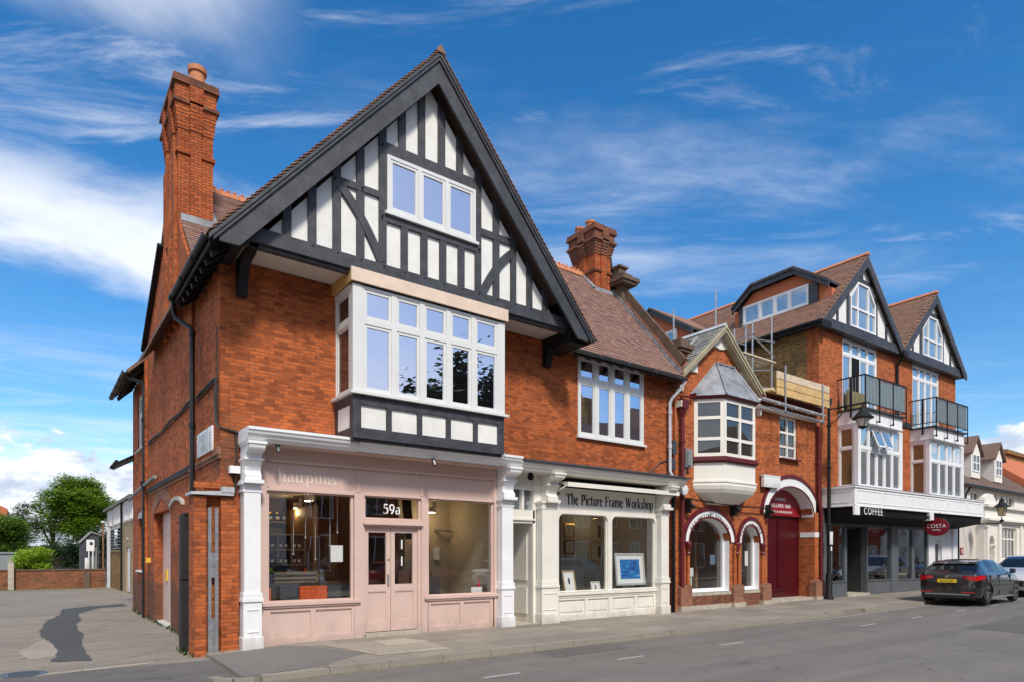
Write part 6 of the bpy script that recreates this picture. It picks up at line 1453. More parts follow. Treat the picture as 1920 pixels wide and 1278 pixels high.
for k, (x0, x1) in enumerate(((1.5, 4.72), (6.95, 10.15))):
    y = -.70
    m = MB(); m.box(x0, x0+.14, y, y+.14, 3.9, 6.1); m.box(x1-.12, x1, y, y+.14, 3.9, 6.1); m.box(x0, x1, y+.14, 0, 6.02, 6.1); m.box(x0, x1, y, 0, 3.88, 3.93); m.build('bay_posts', 'white', B3)
    window(B3, x0+.14, x1-.12, 3.93, 6.1, y+.01, 5 if k == 0 else 4, [5.28], 'white', 'glass_white', fw=.06, mw=.09, sash=.035, name='bay_window')
    window(B3, y+.14, 0, 3.93, 6.02, 0, 1, [5.28], 'white', 'glass_curtain', fw=.06, mw=.08, sash=.03, name='bay_side_window', tf=lambda p: (x0+.02+p[1], p[0], p[2]))
m = MB()     # a top hung casement standing open
for a_ in (2.40, 2.98):
    x0, x1 = a_, a_+.52
    f = lambda x, t: (x, -.70-.26*t, 6.02-.68*t)
    for q in ((x0, x0+.05, 0, 1), (x1-.05, x1, 0, 1), (x0, x1, .93, 1), (x0, x1, 0, .07)):
        p = [f(q[0], q[2]), f(q[1], q[2]), f(q[1], q[3]), f(q[0], q[3])]; m.add(p+[(v[0], v[1]+.04, v[2]+.01) for v in p], [(0, 1, 2, 3), (7, 6, 5, 4), (0, 4, 5, 1), (1, 5, 6, 2), (2, 6, 7, 3), (3, 7, 4, 0)])
oc = m.build('open_casement', 'white', B3); g = MB()
for a_ in (2.40, 2.98): g.add([(a_+.05, -.74, 5.97), (a_+.47, -.74, 5.97), (a_+.47, -.945, 5.39), (a_+.05, -.945, 5.39)], [(0, 1, 2, 3)])
g.build('pane', 'glass_white', oc, recalc=False)
# canopy and shopfronts
m = MB(); m.box(.48, 11.05, -1.10, -1.05, 3.20, 3.80); m.box(.48, .53, -1.05, 0, 3.20, 3.80); m.box(11.0, 11.05, -1.05, 0, 3.2, 3.8); m.box(.44, 11.09, -1.14, 0, 3.80, 3.85); m.box(.46, 11.07, -1.12, -1.05, 3.18, 3.22)
m.box(.45, .54, -1.12, 0, 3.181, 3.22)
for i in range(6):
    a = .62+i*1.745; b = a+1.63
    for q in ((a, b, 3.70, 3.725), (a, b, 3.30, 3.325), (a, a+.03, 3.325, 3.70), (b-.03, b, 3.325, 3.70)): m.box(q[0], q[1], -1.115, -1.10, q[2], q[3])
for q in ((-.95, -.15, 3.68, 3.70), (-.95, -.15, 3.32, 3.34)): m.box(.465, .48, q[0], q[1], q[2], q[3])
m.build('canopy', 'white', B3)
MB().box(.44, 11.09, -1.15, 0, 3.851, 3.87).build('canopy_lead', 'lead', B3)
m = MB(); m.prism([(-1.045, 3.19), (-.02, 3.19), (-.02, 2.70), (-1.0, 2.90)], 'x', .55, 11.0); m.build('canopy_soffit', 'canopy_black', B3)
for x, nm in ((.50, 'corner'), (6.0, 'mid')): m = MB(); m.box(x-.06, x+.28, -1.12, -1.06, 2.90, 3.18); m.build('hanging_panel', 'white', B3)
m = MB(); m.box(.43, 1.04, -.05, .25, 0, 3.2); m.box(5.30, 5.86, -.05, .25, 0, 2.9)
m.box(1.04, 8.45, -.02, .2, 2.6, 3.0); m.box(1.04, 1.95, -.03, .2, 0, .62); m.box(3.52, 5.30, -.03, .2, 0, .62); m.box(5.86, 8.45, -.03, .2, 0, .60)
m.box(1.0, 1.99, -.06, .0, .62, .67); m.box(3.5, 5.32, -.06, 0, .62, .67); m.box(5.84, 8.45, -.06, 0, .60, .65)
m.box(1.90, 2.08, -.02, .2, .0, 2.6); m.box(3.48, 3.56, -.02, .2, .0, 2.6); m.box(7.05, 7.27, -.02, .2, .65, 2.6); m.box(8.36, 8.45, -.02, .2, .65, 2.6)
m.box(2.08, 3.48, .9, .95, 2.1, 2.6); m.box(2.08, 2.2, .88, .95, .1, 2.1); m.box(3.36, 3.48, .88, .95, .1, 2.1); m.box(2.74, 2.84, .88, .95, .1, 2.1); m.box(2.2, 3.36, .88, .95, .1, .35)
m.build('shopfront_frame', 'shop_grey', B3)
m = MB(); m.box(2.02, 2.08, .2, .9, .1, 2.6); m.box(3.48, 3.54, .2, .9, .1, 2.6); m.box(2.08, 3.48, .2, .9, 2.55, 2.6); m.build('porch', 'shop_grey_dark', B3)
MB().box(2.0, 3.55, -.1, .95, 0, .20).build('doorstep', 'stone', B3)
g = MB()
for x0, x1, y_, z0, z1 in ((1.04, 1.90, .03, .66, 2.6), (3.56, 5.30, .03, .66, 2.6), (5.86, 7.05, .03, .64, 2.6), (7.27, 8.36, .03, .64, 2.6), (2.2, 2.74, .90, .35, 2.1), (2.84, 3.36, .90, .35, 2.1)): g.add([(x0, y_, z0), (x1, y_, z0), (x1, y_, z1), (x0, y_, z1)], [(0, 1, 2, 3)])
build_each(g, 'shop_glass', 'glass_shop', B3)
m = MB(); m.box(8.47, 9.02, -.06, .25, 0, 3.1); m.box(9.80, 10.75, -.02, .2, 0, 3.1); m.box(10.78, 11.22, -.08, .3, 0, 3.2); m.box(9.02, 9.80, -.02, .2, 2.2, 3.1); m.box(9.02, 9.80, .1, .16, .1, 2.2)
m.build('white_doorcase', 'white', B3)
g = MB()
for x0, x1, z0, z1 in ((9.12, 9.38, .9, 2.05), (9.46, 9.72, .9, 2.05)): g.box(x0, x1, .085, .099, z0, z1)
build_each(g, 'door_pane', 'glass_dim', B3)
m = MB(); m.box(.62, 8.45, 3.2, 3.25, 0, 3.1); m.box(.62, .66, .3, 3.2, 0, 3.1); m.box(8.4, 8.45, .3, 3.2, 0, 3.1); m.box(.66, 8.4, .25, 3.2, 2.98, 3.02); m.build('room_wall', 'room_dark', B3)
m = MB(); m.box(.66, 8.4, .2, 3.2, .04, .08); m.build('room_floor', 'room_floor', B3)
# café furniture glimpsed inside
def cafe_table(x, y):
    p = Matrix.Rotation(A3, 4, 'Z') @ Vector((x, y, 0)); return (18.68+p.x, p.y)
for i, (x, y) in enumerate(((1.5, .8), (4.3, .8), (6.5, .8), (7.8, .9))):
    wx, wy = cafe_table(x, y)
    t_o = thing('cafe_table', (wx, wy, .08), ('small cafe table in the narrow window left of the cafe door', 'small cafe table in the wide window right of the cafe door', 'small cafe table in the window right of the grey pillar', 'small cafe table in the window behind the black car')[i], 'table', 'tables inside the cafe')
    m = MB(); m.lathe(wx, wy, [(.35, .78), (.35, .81)], 16); m.build('top', 'room_wall_pale', t_o); m = MB(); m.lathe(wx, wy, [(.2, .08), (.18, .1), (.03, .12), (.03, .78)], 10); m.build('leg', 'gutter_grey', t_o)
w_ = MATS
cof = thing('cafe_sign', (18.68+1.72, -1.14, 3.04), 'white COFFEE lettering hung under the white canopy', 'sign', local=True, rz=A3)
sans_text('lettering', 'COFFEE', .35, 'letter_white', cof, (.0, 0, .0), sx=.92, ext=.003, spacing=1.22)
MB().box(-.80, .80, .02, .05, -.13, .13).build('backboard', 'canopy_black', cof)
# oval projecting sign
ov = thing('oval_sign', (25.25, -1.30, 2.66), 'dark red oval projecting sign lettered COSTA below the white canopy', 'sign', local=True)
m = MB(); n = 36; 
pts = [(.40*math.cos(2*math.pi*i/n), .335*math.sin(2*math.pi*i/n)) for i in range(n)]
m.prism(pts, 'x', -.04, .04); m.build('disc', 'sign_red', ov)
m = MB(); pts2 = [(p[0]*1.05, p[1]*1.05) for p in pts]; m.prism(pts2, 'x', -.03, .03); m.build('rim', 'maroon', ov)
sans_text('lettering', 'COSTA', .21, 'letter_white', ov, (-.045, 0, .02), rot=(R(90), 0, R(-90)), ext=.004, sx=.9, spacing=1.1)
sans_text('small_lettering', 'COFFEE', .085, 'letter_white', ov, (-.045, 0, -.13), rot=(R(90), 0, R(-90)), ext=.004)
m = MB(); m.box(-.02, .02, -.25, .25, .34, .37); m.box(-.015, .015, .1, .12, .36, .55); m.box(-.015, .015, -.12, -.1, .36, .55); m.build('bracket', 'timber_black', ov)
bx_ = thing('projecting_sign', (24.6, -1.12, 2.95), 'small white and dark green box sign left of the red oval sign', 'sign', local=True)
m = MB(); m.box(-.04, .04, -.20, .16, -.08, .22); m.build('box', 'white', bx_); m = MB(); m.box(-.048, -.041, -.18, .04, 0, .10); m.build('panel', 'shop_grey_dark', bx_)
# dormers on the left slope
def dormer(P_, x0, x1, win, lab, wz):
    m = MB(); m.prism([(p[0], p[1]-.22) for p in P_]+[(P_[-1][0], 9.9), (P_[0][0], 9.9)], 'x', x0+.06, x1); m.build('dormer_wall', 'tile_hanging', B3)
    m = MB()
    for p, q in zip(P_, P_[1:]): m.prism([p, q, (q[0], q[1]-.24), (p[0], p[1]-.24)], 'x', x0-.16, x0-.10)
    for p, q in zip(P_, P_[1:]): m.prism([(p[0], p[1]+.02), (q[0], q[1]+.02), (q[0], q[1]-.06), (p[0], p[1]-.06)], 'x', x0-.22, x1)
    m.build('dormer_fascia', 'timber', B3)
    m = MB()
    for p, q in zip(P_, P_[1:]): m.prism([(p[0], p[1]+.06), (q[0], q[1]+.06), (q[0], q[1]+.021), (p[0], p[1]+.021)], 'x', x0-.18, x1)
    m.build('dormer_roof', 'roof_tile_brown', B3)
    window(B3, win[0], win[1], wz[0], wz[1], 0, win[2], [], 'white', 'glass_white', fw=.06, mw=.08, sash=.04, name='dormer_window', tf=lambda p: (x0+p[1], p[0], p[2]))
dormer([(3.85, 11.22), (3.0, 11.86), (1.25, 11.90), (-.05, 11.02)], .95, 3.4, (.75, 3.45, [.27, .50, .74]), '', (10.46, 11.20))
m = MB(); m.box(.92, .99, .42, .75, 10.3, 11.15); m.box(.92, .99, 3.45, 3.6, 10.3, 11.2); build_each(m, 'dormer_post', 'timber', B3)
dormer([(9.7, 10.72), (7.5, 12.22), (5.2, 10.75)], .25, 3.2, (6.15, 7.3, 2), '', (10.45, 11.02))
# rain pipes
m = MB(); m.tube([(5.72, -.30, 9.35), (5.72, -.28, 9.2), (5.70, -.08, 8.9), (5.70, -.08, 7.0)], .05, 8); m.box(5.55, 5.9, -.4, -.2, 9.2, 9.4); m.build('downpipe', 'black_plastic', B3)
m = MB(); m.tube([(11.32, -.05, 3.0), (11.32, -.06, .0)], .06, 8); m.tube([(11.2, -.4, 3.2), (11.32, -.05, 3.0)], .06, 8); m.build('downpipe', 'black_plastic', B3)
# stone owl on the rail post
m = MB(); p = Matrix.Rotation(A3, 4, 'Z') @ Vector((4.75, -.6, 0)); m.lathe(18.68+p.x, p.y, [(.05, 7.40), (.08, 7.46), (.08, 7.60), (.055, 7.66), (.07, 7.72), (.06, 7.80), (.02, 7.83)], 10)
m.box(18.68+p.x-.01, 18.68+p.x+.01, p.y-.01, p.y+.01, 6.6, 7.40)
solo(m, 'finial', 'lead_light', 'grey stone bird finial at the right end of the nearer balcony', 'finial')
#@@REST
# ================================================================== white building further along the street
B4 = thing('white_building', (40, 2, .2), 'cream rendered building with two dormers, niche and parapet beyond the canopy', 'building')
m = MB(); wall_cells(m, 31.5, 62, .15, 5.42, [(39.0, 40.4, 4.5, 5.1), (42.2, 43.3, 4.5, 5.15), (44.7, 46.3, 4.5, 5.15)], 2.0, 2.3); m.box(31.5, 31.8, 2.3, 8, .15, 5.4); m.build('wall', 'cream_render', B4)
for a, b in ((39.0, 40.4), (42.2, 43.3), (44.7, 46.3), (49, 50.4)): window(B4, a, b, 4.5, 5.13, 2.1, 2, [], 'cream', 'glass_dim', fw=.06, mw=.06, sash=0)
m = MB(); wall_cells(m, 36.3, 60, .15, 4.05, [(36.95, 37.7, .9, 2.6), (38.87, 41.2, 1.35, 3.05)], .5, .8); m.box(36.3, 36.6, .8, 2, .15, 4.05); m.build('projecting_wall', 'cream_render', B4)
arch = MB(); arch_fill(arch, 37.325, .375, 2.22, 2.602, .5, .8, 12); arch.box(36.9, 37.75, .82, .86, .9, 2.7); arch.build('niche', 'cream_render', B4)
m = MB(); m.box(36.15, 60, .25, .5, 3.36, 3.46); m.box(36.2, 60, .35, .5, 3.28, 3.36); m.box(36.2, 60, .32, .8, 4.05, 4.18)
m.box(36.85, 37.8, .42, .5, 2.08, 2.14); m.box(36.35, 36.6, .40, .5, .15, 3.0); m.box(36.28, 36.68, .38, .5, 3.0, 3.1); m.box(38.1, 38.45, .40, .5, .15, 3.28); m.box(41.6, 41.9, .4, .5, .15, 3.28)
n = 8
m.prism([(36.2, 4.18), (36.3, 4.55), (36.9, 4.75), (37.5, 4.72), (38.0, 4.35), (39, 4.18)], 'y', .5, .7)
m.build('moulding', 'cream_render', B4)
window(B4, 38.87, 41.2, 1.35, 3.05, .6, 4, [2.45], 'cream', 'glass_dim', fw=.09, mw=.09, sash=0)
m = MB(); m.box(31.5, 36.3, .9, 1.2, .1, 3.25); m.box(31.5, 36.3, .8, 1.25, 3.25, 3.35); m.build('low_wall', 'beige_render', B4)
m = MB(); m.prism([(1.75, 5.40), (5.2, 8.0), (8.8, 5.4), (8.8, 5.3), (1.75, 5.3)], 'x', 31.5, 50.5); m.build('roof_deck', 'roof_tile_dark', B4)
q4 = math.hypot(3.45, 2.6); m = tiles((31.5, 1.70, 5.41), (1, 0, 0), (0, 3.45/q4, 2.6/q4), [(0, 0), (19, 0), (19, q4), (0, q4)], .33, .24, th=.02); m.build('roof_slope', 'roof_tile_dark', B4, recalc=False)
m = MB(); m.tube([(31.5, 1.66, 5.36), (50.5, 1.66, 5.32)], .07, 6); m.tube([(38.2, 1.7, 5.3), (38.1, 1.9, 4.9), (38.1, 1.95, 4.2)], .05, 6); m.build('gutter', 'black_plastic', B4)
for x0, x1 in ((40.1, 41.5), (43.85, 45.2)):
    m = MB(); m.prism([(x0, 6.0), (x1, 6.0), (x1, 7.42), ((x0+x1)/2, 8.3), (x0, 7.42)], 'y', 2.3, 4.8); m.build('dormer', 'cream_render', B4)
    c = (x0+x1)/2; m = MB()
    for sg in (-1, 1): m.prism([(c, 8.42), (c+sg*.95, 7.36), (c+sg*.95, 7.26), (c, 8.30)], 'y', 2.15, 5.4)
    m.build('dormer_roof', 'roof_tile_dark', B4); window(B4, x0+.15, x1-.15, 6.35, 7.35, 2.26, 2, [6.85], 'white', 'glass_dim', fw=.08, mw=.07, sash=0, name='dormer_window')
B5 = thing('brick_roof_house', (56, 5, .3), 'red roofed brick house with a broad chimney beyond the cream building', 'building')
m = MB(); m.box(50.6, 75, 2.2, 12, .2, 6.2); m.build('wall', 'brick_terrace', B5); m = MB(); m.prism([(1.9, 6.1), (7, 10.0), (12.3, 6.1)], 'x', 50.6, 75); m.build('roof', 'tile_hanging', B5)
m = MB(); m.box(58.9, 64, 6, 8, 6.5, 9.6); m.box(58.7, 64.2, 5.8, 8.2, 9.6, 9.9); m.build('chimney', 'brick_stock', B5)
m = MB(); m.box(50.3, 54, 1.8, 2.2, 5.9, 6.7); m.build('gable_parapet', 'cream_render', B5)
m = MB(); m.box(34.2, 34.55, .86, .895, 1.62, 1.95); rs = solo(m, 'wall_notice', 'sign_red', 'small square red notice with a white ring on the beige wall', 'notice')
m = MB(); 
for i in range(16):
    a = 2*math.pi*i/16; b = 2*math.pi*(i+1)/16; P = lambda r, t: (.0+r*math.cos(t), .165+r*math.sin(t)); m.prism([P(.06, a), P(.095, a), P(.095, b), P(.06, b)], 'y', -.022, -.0176)
m.build('ring', 'letter_white', rs)
m = MB(); m.box(33.3, 33.5, .86, .895, 1.66, 1.9); solo(m, 'wall_notice', 'sign_red', 'smaller plain red notice beside the black downpipe on the beige wall', 'notice')

# ================================================================== street lamps
def lantern(parent, x, y, z, s=1., glass='lamp_glass'):
    m = MB(); b0, b1 = .13*s, .20*s
    for a in range(4):
        t = R(45+90*a); u = R(45+90*(a+1)); m.tube([(x+b0*math.cos(t), y+b0*math.sin(t), z), (x+b1*math.cos(t), y+b1*math.sin(t), z+.36*s)], .012, 5)
        m.tube([(x+b0*math.cos(t), y+b0*math.sin(t), z), (x+b0*math.cos(u), y+b0*math.sin(u), z)], .012, 5); m.tube([(x+b1*math.cos(t), y+b1*math.sin(t), z+.36*s), (x+b1*math.cos(u), y+b1*math.sin(u), z+.36*s)], .016, 5)
    m.lathe(x, y, [(.30*s, z+.36*s), (.27*s, z+.40*s), (.13*s, z+.52*s), (.09*s, z+.62*s), (.10*s, z+.66*s), (.04*s, z+.70*s), (.015, z+.80*s)], 12); m.build('lantern_frame', 'timber_black', parent)
    m = MB(); p = [(x+b0*.93*math.cos(R(45+90*a)), y+b0*.93*math.sin(R(45+90*a)), z+.01) for a in range(4)]; q = [(x+b1*.93*math.cos(R(45+90*a)), y+b1*.93*math.sin(R(45+90*a)), z+.35*s) for a in range(4)]
    m.add(p+q, [(0, 1, 5, 4), (1, 2, 6, 5), (2, 3, 7, 6), (3, 0, 4, 7)]); m.build('lantern_glass', glass, parent)
paint('lamp_glass', (.62, .60, .52), .15, .1, 4, 0); paint('lamp_glass_amber', (.62, .50, .28), .15, .1, 4, 0)
lp = thing('street_lamp', (19.02, -.32, .1), 'tall black street lamp post with a long bracket arm in front of the maroon drainpipe', 'street lamp')
X, Y = 19.02, -.32
m = MB(); m.lathe(X, Y, [(.15, .08), (.15, .14), (.11, .2), (.10, .9), (.085, .95), (.075, 1.0)], 12); m.build('base', 'timber_black', lp, smooth=True)
m = MB(); m.lathe(X, Y, [(.07, 1.0), (.06, 2.5), (.05, 5.0), (.045, 6.75), (.02, 6.78)], 12)
for z in (2.55, 4.5, 5.9): m.lathe(X, Y, [(.07, z), (.08, z+.03), (.07, z+.06)], 12)
m.build('post', 'timber_black', lp, smooth=True)
m = MB(); m.tube([(X, Y, 6.46), (X, -1.62, 6.46)], .025, 8); m.tube([(X, Y, 5.95), (X, Y-.25, 6.05), (X, Y-.42, 6.25), (X, Y-.6, 6.46)], .016, 6); m.tube([(X, -1.42, 6.46), (X, -1.42, 6.36)], .03, 6)
m.tube([(X, Y-.08, 6.3), (X, Y-.2, 6.22), (X, Y-.3, 6.32), (X, Y-.2, 6.42)], .012, 6)
m.build('arm', 'timber_black', lp, smooth=True)
m = MB(); x, y = X, -1.42
m.lathe(x, y, [(.04, 6.38), (.09, 6.34), (.10, 6.26), (.14, 6.20), (.27, 6.05), (.33, 6.00), (.32, 5.97)], 16)
for a in range(4): t = R(45+90*a); m.tube([(x+.22*math.cos(t), y+.22*math.sin(t), 5.98), (x+.13*math.cos(t), y+.13*math.sin(t), 5.72)], .010, 5)
m.lathe(x, y, [(.14, 5.72), (.12, 5.68), (.02, 5.64)], 12); m.build('lantern_frame', 'timber_black', lp)
m = MB(); m.lathe(x, y, [(.20, 5.97), (.12, 5.73)], 8); m.build('lantern_glass', 'lamp_glass', lp)
m = MB(); m.box(X-.09, X+.09, Y-.09, Y-.07, 1.93, 2.36); solo(m, 'parking_plate', 'white', 'white parking notice plate strapped to the tall street lamp post', 'sign')
m = MB(); m.box(X-.035, X+.035, Y-.09, Y-.075, 1.72, 1.86); solo(m, 'sticker_plate', 'paper', 'tiny white plate just under the parking notice on the lamp post', 'sign')
l2 = thing('wall_lantern', (34.9, .9, 3.4), 'amber glazed wall lantern on a black bracket in front of the cream building', 'street lamp')
m = MB(); m.tube([(34.6, .5, 3.10), (34.9, -.4, 3.12), (35.1, -.5, 3.15), (35.3, -.5, 3.22), (35.3, -.5, 3.45)], .03, 6); m.tube([(34.6, .88, 3.10), (34.6, .5, 3.10)], .03, 6); m.box(35.23, 35.37, -.57, -.43, 3.2, 3.3); m.build('bracket', 'timber_black', l2)
lantern(l2, 35.3, -.5, 3.50, 1.15, 'lamp_glass_amber')

# ================================================================== cars
def lerp_curve(pts, x):
    if x <= pts[0][0]: return pts[0][1]
    for (a, va), (b, vb) in zip(pts, pts[1:]):
        if x <= b: t = (x-a)/(b-a); t = t*t*(3-2*t)*.35+t*.65; return va+(vb-va)*t
    return pts[-1][1]
def make_car(loc, rz, label, paintm, group='parked cars', L=4.25, W=1.79, H=1.43, plate='plate_yellow', lights=True):
    """x forward, rear bumper at x=0; a dense grid skin classified into body, glass and trim"""
    t_o = thing('parked_car', loc, label, 'car', group, local=True, rz=rz)
    s = L/4.25; rw, fw_, r = .78*s, 3.36*s, .325
    top = [(0, .60), (.02, .92), (.10, .98), (.13, 1.0), (.62*s, 1.31*H/1.43), (.95*s, 1.375*H/1.43), (1.6*s, H), (2.1*s, 1.415*H/1.43), (2.5*s, 1.31*H/1.43), (3.15*s, 1.0), (3.6*s, .92), (4.0*s, .80), (4.2*s, .66), (L, .55)]
    belt = [(0, .60), (.02, .84), (.10, .95), (.4, .965), (2.0*s, .94), (3.1*s, .915), (3.6*s, .87), (4.0*s, .77), (4.2*s, .62), (L, .52)]
    half = [(0, .62), (.06, .78), (.25, .86), (.7*s, .895), (2.0*s, .89), (3.3*s, .885), (3.8*s, .83), (4.1*s, .68), (L, .52)]
    low = [(0, .34), (.1, .22), (.5, .17), (3.8*s, .17), (4.15*s, .20), (L, .30)]
    k = W/1.79; nx = 130; ring_ = []; T = []
    for i in range(nx+1):
        x = L*i/nx; zt_, zb, w2, zl = lerp_curve(top, x), lerp_curve(belt, x), lerp_curve(half, x)*k, lerp_curve(low, x)
        zt_ = max(zt_, zb+.012); gh = min(1, max(0, (zt_-zb)/.42)); wr = w2*(.90-.20*gh) ; cr = max(.012, .05*gh)
        base = [(0, zl), (w2*.80, zl), (w2*.93, zl+.03), (w2*.975, zl+.14), (w2*1.0, .50 if zb > .62 else (zl+zb)/2), (w2*.985, zb-.14 if zb-.14 > .52 else (zl+zb*2)/3), (w2*.955, zb-.015), (w2*.925, zb+.010), ((w2*.925+wr)/2+.012*gh, (zb+zt_-cr)/2), (wr, zt_-cr), (wr*.90, zt_-.016*gh), (wr*.5, zt_), (0, zt_+.004)]
        seg = (2, 1, 3, 4, 6, 5, 2, 5, 5, 3, 5, 5)
        pts = []
        for j, n_ in enumerate(seg):
            for q in range(n_): t = q/n_; pts.append((base[j][0]+(base[j+1][0]-base[j][0])*t, base[j][1]+(base[j+1][1]-base[j][1])*t))
        pts.append(base[-1]); ring_.append((x, pts, gh, zb, zt_))
    m_ = len(ring_[0][1]); acc = []; c_ = 0
    body, glass = MB(), MB()
    def near(x, z):
        for cxw in (rw, fw_):
            d_ = math.hypot(x-cxw, z-r)
            if d_ < r+.055: return True
        return False
    def snap(x, y, z):
        for cxw in (rw, fw_):
            dx, dz = x-cxw, z-r; d_ = math.hypot(dx, dz)
            if r+.02 < d_ < r+.09 and d_ > 0: f_ = (r+.055)/d_; return (cxw+dx*f_, y, r+dz*f_)
        return (x, y, z)
    jb = sum((2, 1, 3, 4, 6, 5, 2)); jr = jb+5+5+3   # glass from jb to jr-3 on the sides; roof above jr
    grid_ = {}
    for sg in (-1, 1):
        V = []
        for x, pts, gh, zb, zt_ in ring_:
            for j, (y, z) in enumerate(pts):
                bx = x; p = (bx, y*sg, z)
                if j < jb and y > .5*k: p = snap(*p)
                V.append(p)
        fb, fg = [], []
        for i in range(nx):
            x = (ring_[i][0]+ring_[i+1][0])/2; gh = (ring_[i][2]+ring_[i+1][2])/2
            for j in range(m_-1):
                y = (ring_[i][1][j][0]+ring_[i][1][j+1][0])/2; z = (ring_[i][1][j][1]+ring_[i][1][j+1][1])/2
                if j < jb and y > .45*k and near(x, z): continue
                a = i*m_+j; f = (a, a+1, a+m_+1, a+m_) if sg > 0 else (a, a+m_, a+m_+1, a+1)
                xs_ = x/s; isg = False
                if jb <= j < jb+10 and gh > .12:      # side windows with pillars
                    lo_ = .62+.55*(1-(z-.95)/.42)*0; 
                    if .98 < xs_ < 1.62 or 1.70 < xs_ < 2.82: isg = (jb < j < jb+9) and gh > .22
                    if xs_ < 1.16 and z > .96+(xs_-.98)*2.2: isg = False
                if j >= jr-1 and (0.15 < xs_ < .62 or 2.24 < xs_ < 3.10): isg = True  # rear window and windscreen
                if j >= jb+9 and (0.15 < xs_ < .62 or 2.24 < xs_ < 3.10): isg = True
                (fg if isg else fb).append(f)
        body.add(V, fb); glass.add(V, fg)
        # end caps
        for i, fl in ((0, 0), (nx, 1)):
            q = [(ring_[i][0], y*sg, z) for y, z in ring_[i][1]]; b = len(body.v); body.v += q; body.f.append(tuple(range(b, b+len(q))))
    body.build('body', paintm, t_o, smooth='all'); glass.build('glass', 'glass_car', t_o, smooth='all')
    m = MB(); m.box(.25, L-.3, -.62*k, .62*k, .16, .55); m.box(rw-.5, rw+.5, -.86*k, .86*k, .5, .72); m.box(fw_-.5, fw_+.45, -.84*k, .84*k, .5, .70); m.build('underbody', 'rubber', t_o)
    # wheels
    for xw in (rw, fw_):
        for sg in (-1, 1):
            yo = sg*.875*k; n = 28; prof = [(.20, 0), (.29, .0), (r-.005, .02), (r, .05), (r, .17), (.29, .2), (.2, .2)]
            vs = []; fs = []
            for rr, dd in prof:
                for a in range(n): t = 2*math.pi*a/n; vs.append((xw+rr*math.cos(t), yo-sg*dd, r+rr*math.sin(t)))
            for q in range(len(prof)-1):
                for a in range(n): fs.append((q*n+a, q*n+(a+1) % n, (q+1)*n+(a+1) % n, (q+1)*n+a))
            w3 = MB().add(vs, fs).build('wheel', 'rubber', t_o, smooth=True)
            m = MB(); vs = []; fs = []; prof = [(.215, .0), (.235, .002), (.235, .03), (.205, .05), (.20, .10)]
            for rr, dd in prof:
                for a in range(n): t = 2*math.pi*a/n; vs.append((xw+rr*math.cos(t), yo-sg*dd+sg*.004, r+rr*math.sin(t)))
            for q in range(len(prof)-1):
                for a in range(n): fs.append((q*n+a, q*n+(a+1) % n, (q+1)*n+(a+1) % n, (q+1)*n+a))
            m.add(vs, fs)
            for a in range(5):
                t = 2*math.pi*a/5+.3; p0 = (xw, yo-sg*.02, r); p1 = (xw+.215*math.cos(t), yo-sg*.012, r+.215*math.sin(t)); m.bar(p0, p1, .045, .03, (0, 1, 0))
            m.tube([(xw, yo-sg*.05, r), (xw, yo-sg*.0, r)], .05, 10); m.build('rim', 'alloy', w3)
    # lamps, plates, mirrors, trim
    def hw(x): return lerp_curve(half, x)*k
    for sg in (-1, 1):
        m = MB(); pts = [(.035, .40), (.03, .62), (.07, .775), (.22, .855), (.45, .885)]; vs = []
        for x, yf in pts:
            yy = min(yf, hw(x)/.9*.93)*1.0; yy = yf*k
            vs += [(x-.012, yy*sg, .745+.05*(x > .2)), (x-.012, yy*sg, .90+.02*(x > .2))]
        outer = [(p[0]-(.0 if p[0] < .2 else -.0), p[1]+sg*.012, p[2]) for p in vs]; n_ = len(pts)
        inner = [(p[0]+.05, p[1]-sg*.06, p[2]) for p in vs]
        fs = [(2*i, 2*i+1, 2*i+3, 2*i+2) for i in range(n_-1)]; m.add(outer+inner, fs+[(0, 2*n_, 2*n_+1, 1), (2*n_-2, 2*n_-1, 4*n_-1, 4*n_-2)]+[(2*i, 2*i+2, 2*n_+2*i+2, 2*n_+2*i) for i in range(n_-1)]+[(2*i+1, 2*n_+2*i+1, 2*n_+2*i+3, 2*i+3) for i in range(n_-1)])
        m.build('tail_light', 'tail_red', t_o, smooth=True)
        m = MB(); xh = 3.93*s; m.add([(xh+.02, .80*k*sg, .60), (xh+.20*s, .60*k*sg, .585), (xh+.27*s, .42*k*sg, .58), (xh+.22*s, .40*k*sg, .68), (xh+.10*s, .60*k*sg, .72), (xh-.18, .80*k*sg, .76), (xh-.15, .84*k*sg, .66)], [(0, 1, 2, 3, 4, 5, 6)])
        vv = list(m.v); m.add([(v[0]-.05, v[1]*.92, v[2]) for v in vv], [(0, 1, 2, 3, 4, 5, 6)]); m.f += [(i, (i+1) % 7, 7+(i+1) % 7, 7+i) for i in range(7)]
        m.build('headlight', 'chrome', t_o, smooth=True)
        m = MB(); xm = 2.72*s; m.prism([(xm-.09, .96), (xm+.06, .98), (xm+.08, 1.06), (xm-.02, 1.12), (xm-.09, 1.10)], 'y', sg*.90*k, sg*1.03*k) if sg > 0 else m.prism([(xm-.09, .96), (xm+.06, .98), (xm+.08, 1.06), (xm-.02, 1.12), (xm-.09, 1.10)], 'y', -1.03*k, -.90*k)
        m.box(xm-.02, xm+.03, min(sg*.80*k, sg*.91*k), max(sg*.80*k, sg*.91*k), .955, .99); m.build('mirror', 'car_black' if paintm == 'car_black' else paintm, t_o)
        for xd in (1.62, 2.55): m = MB(); m.tube([(xd*s-.16, sg*(hw(xd*s)+.012), .82), (xd*s+.02, sg*(hw(xd*s)+.012), .825)], .014, 6); m.build('door_handle', 'chrome' if paintm != 'car_black' else 'car_black', t_o)
        m = MB()
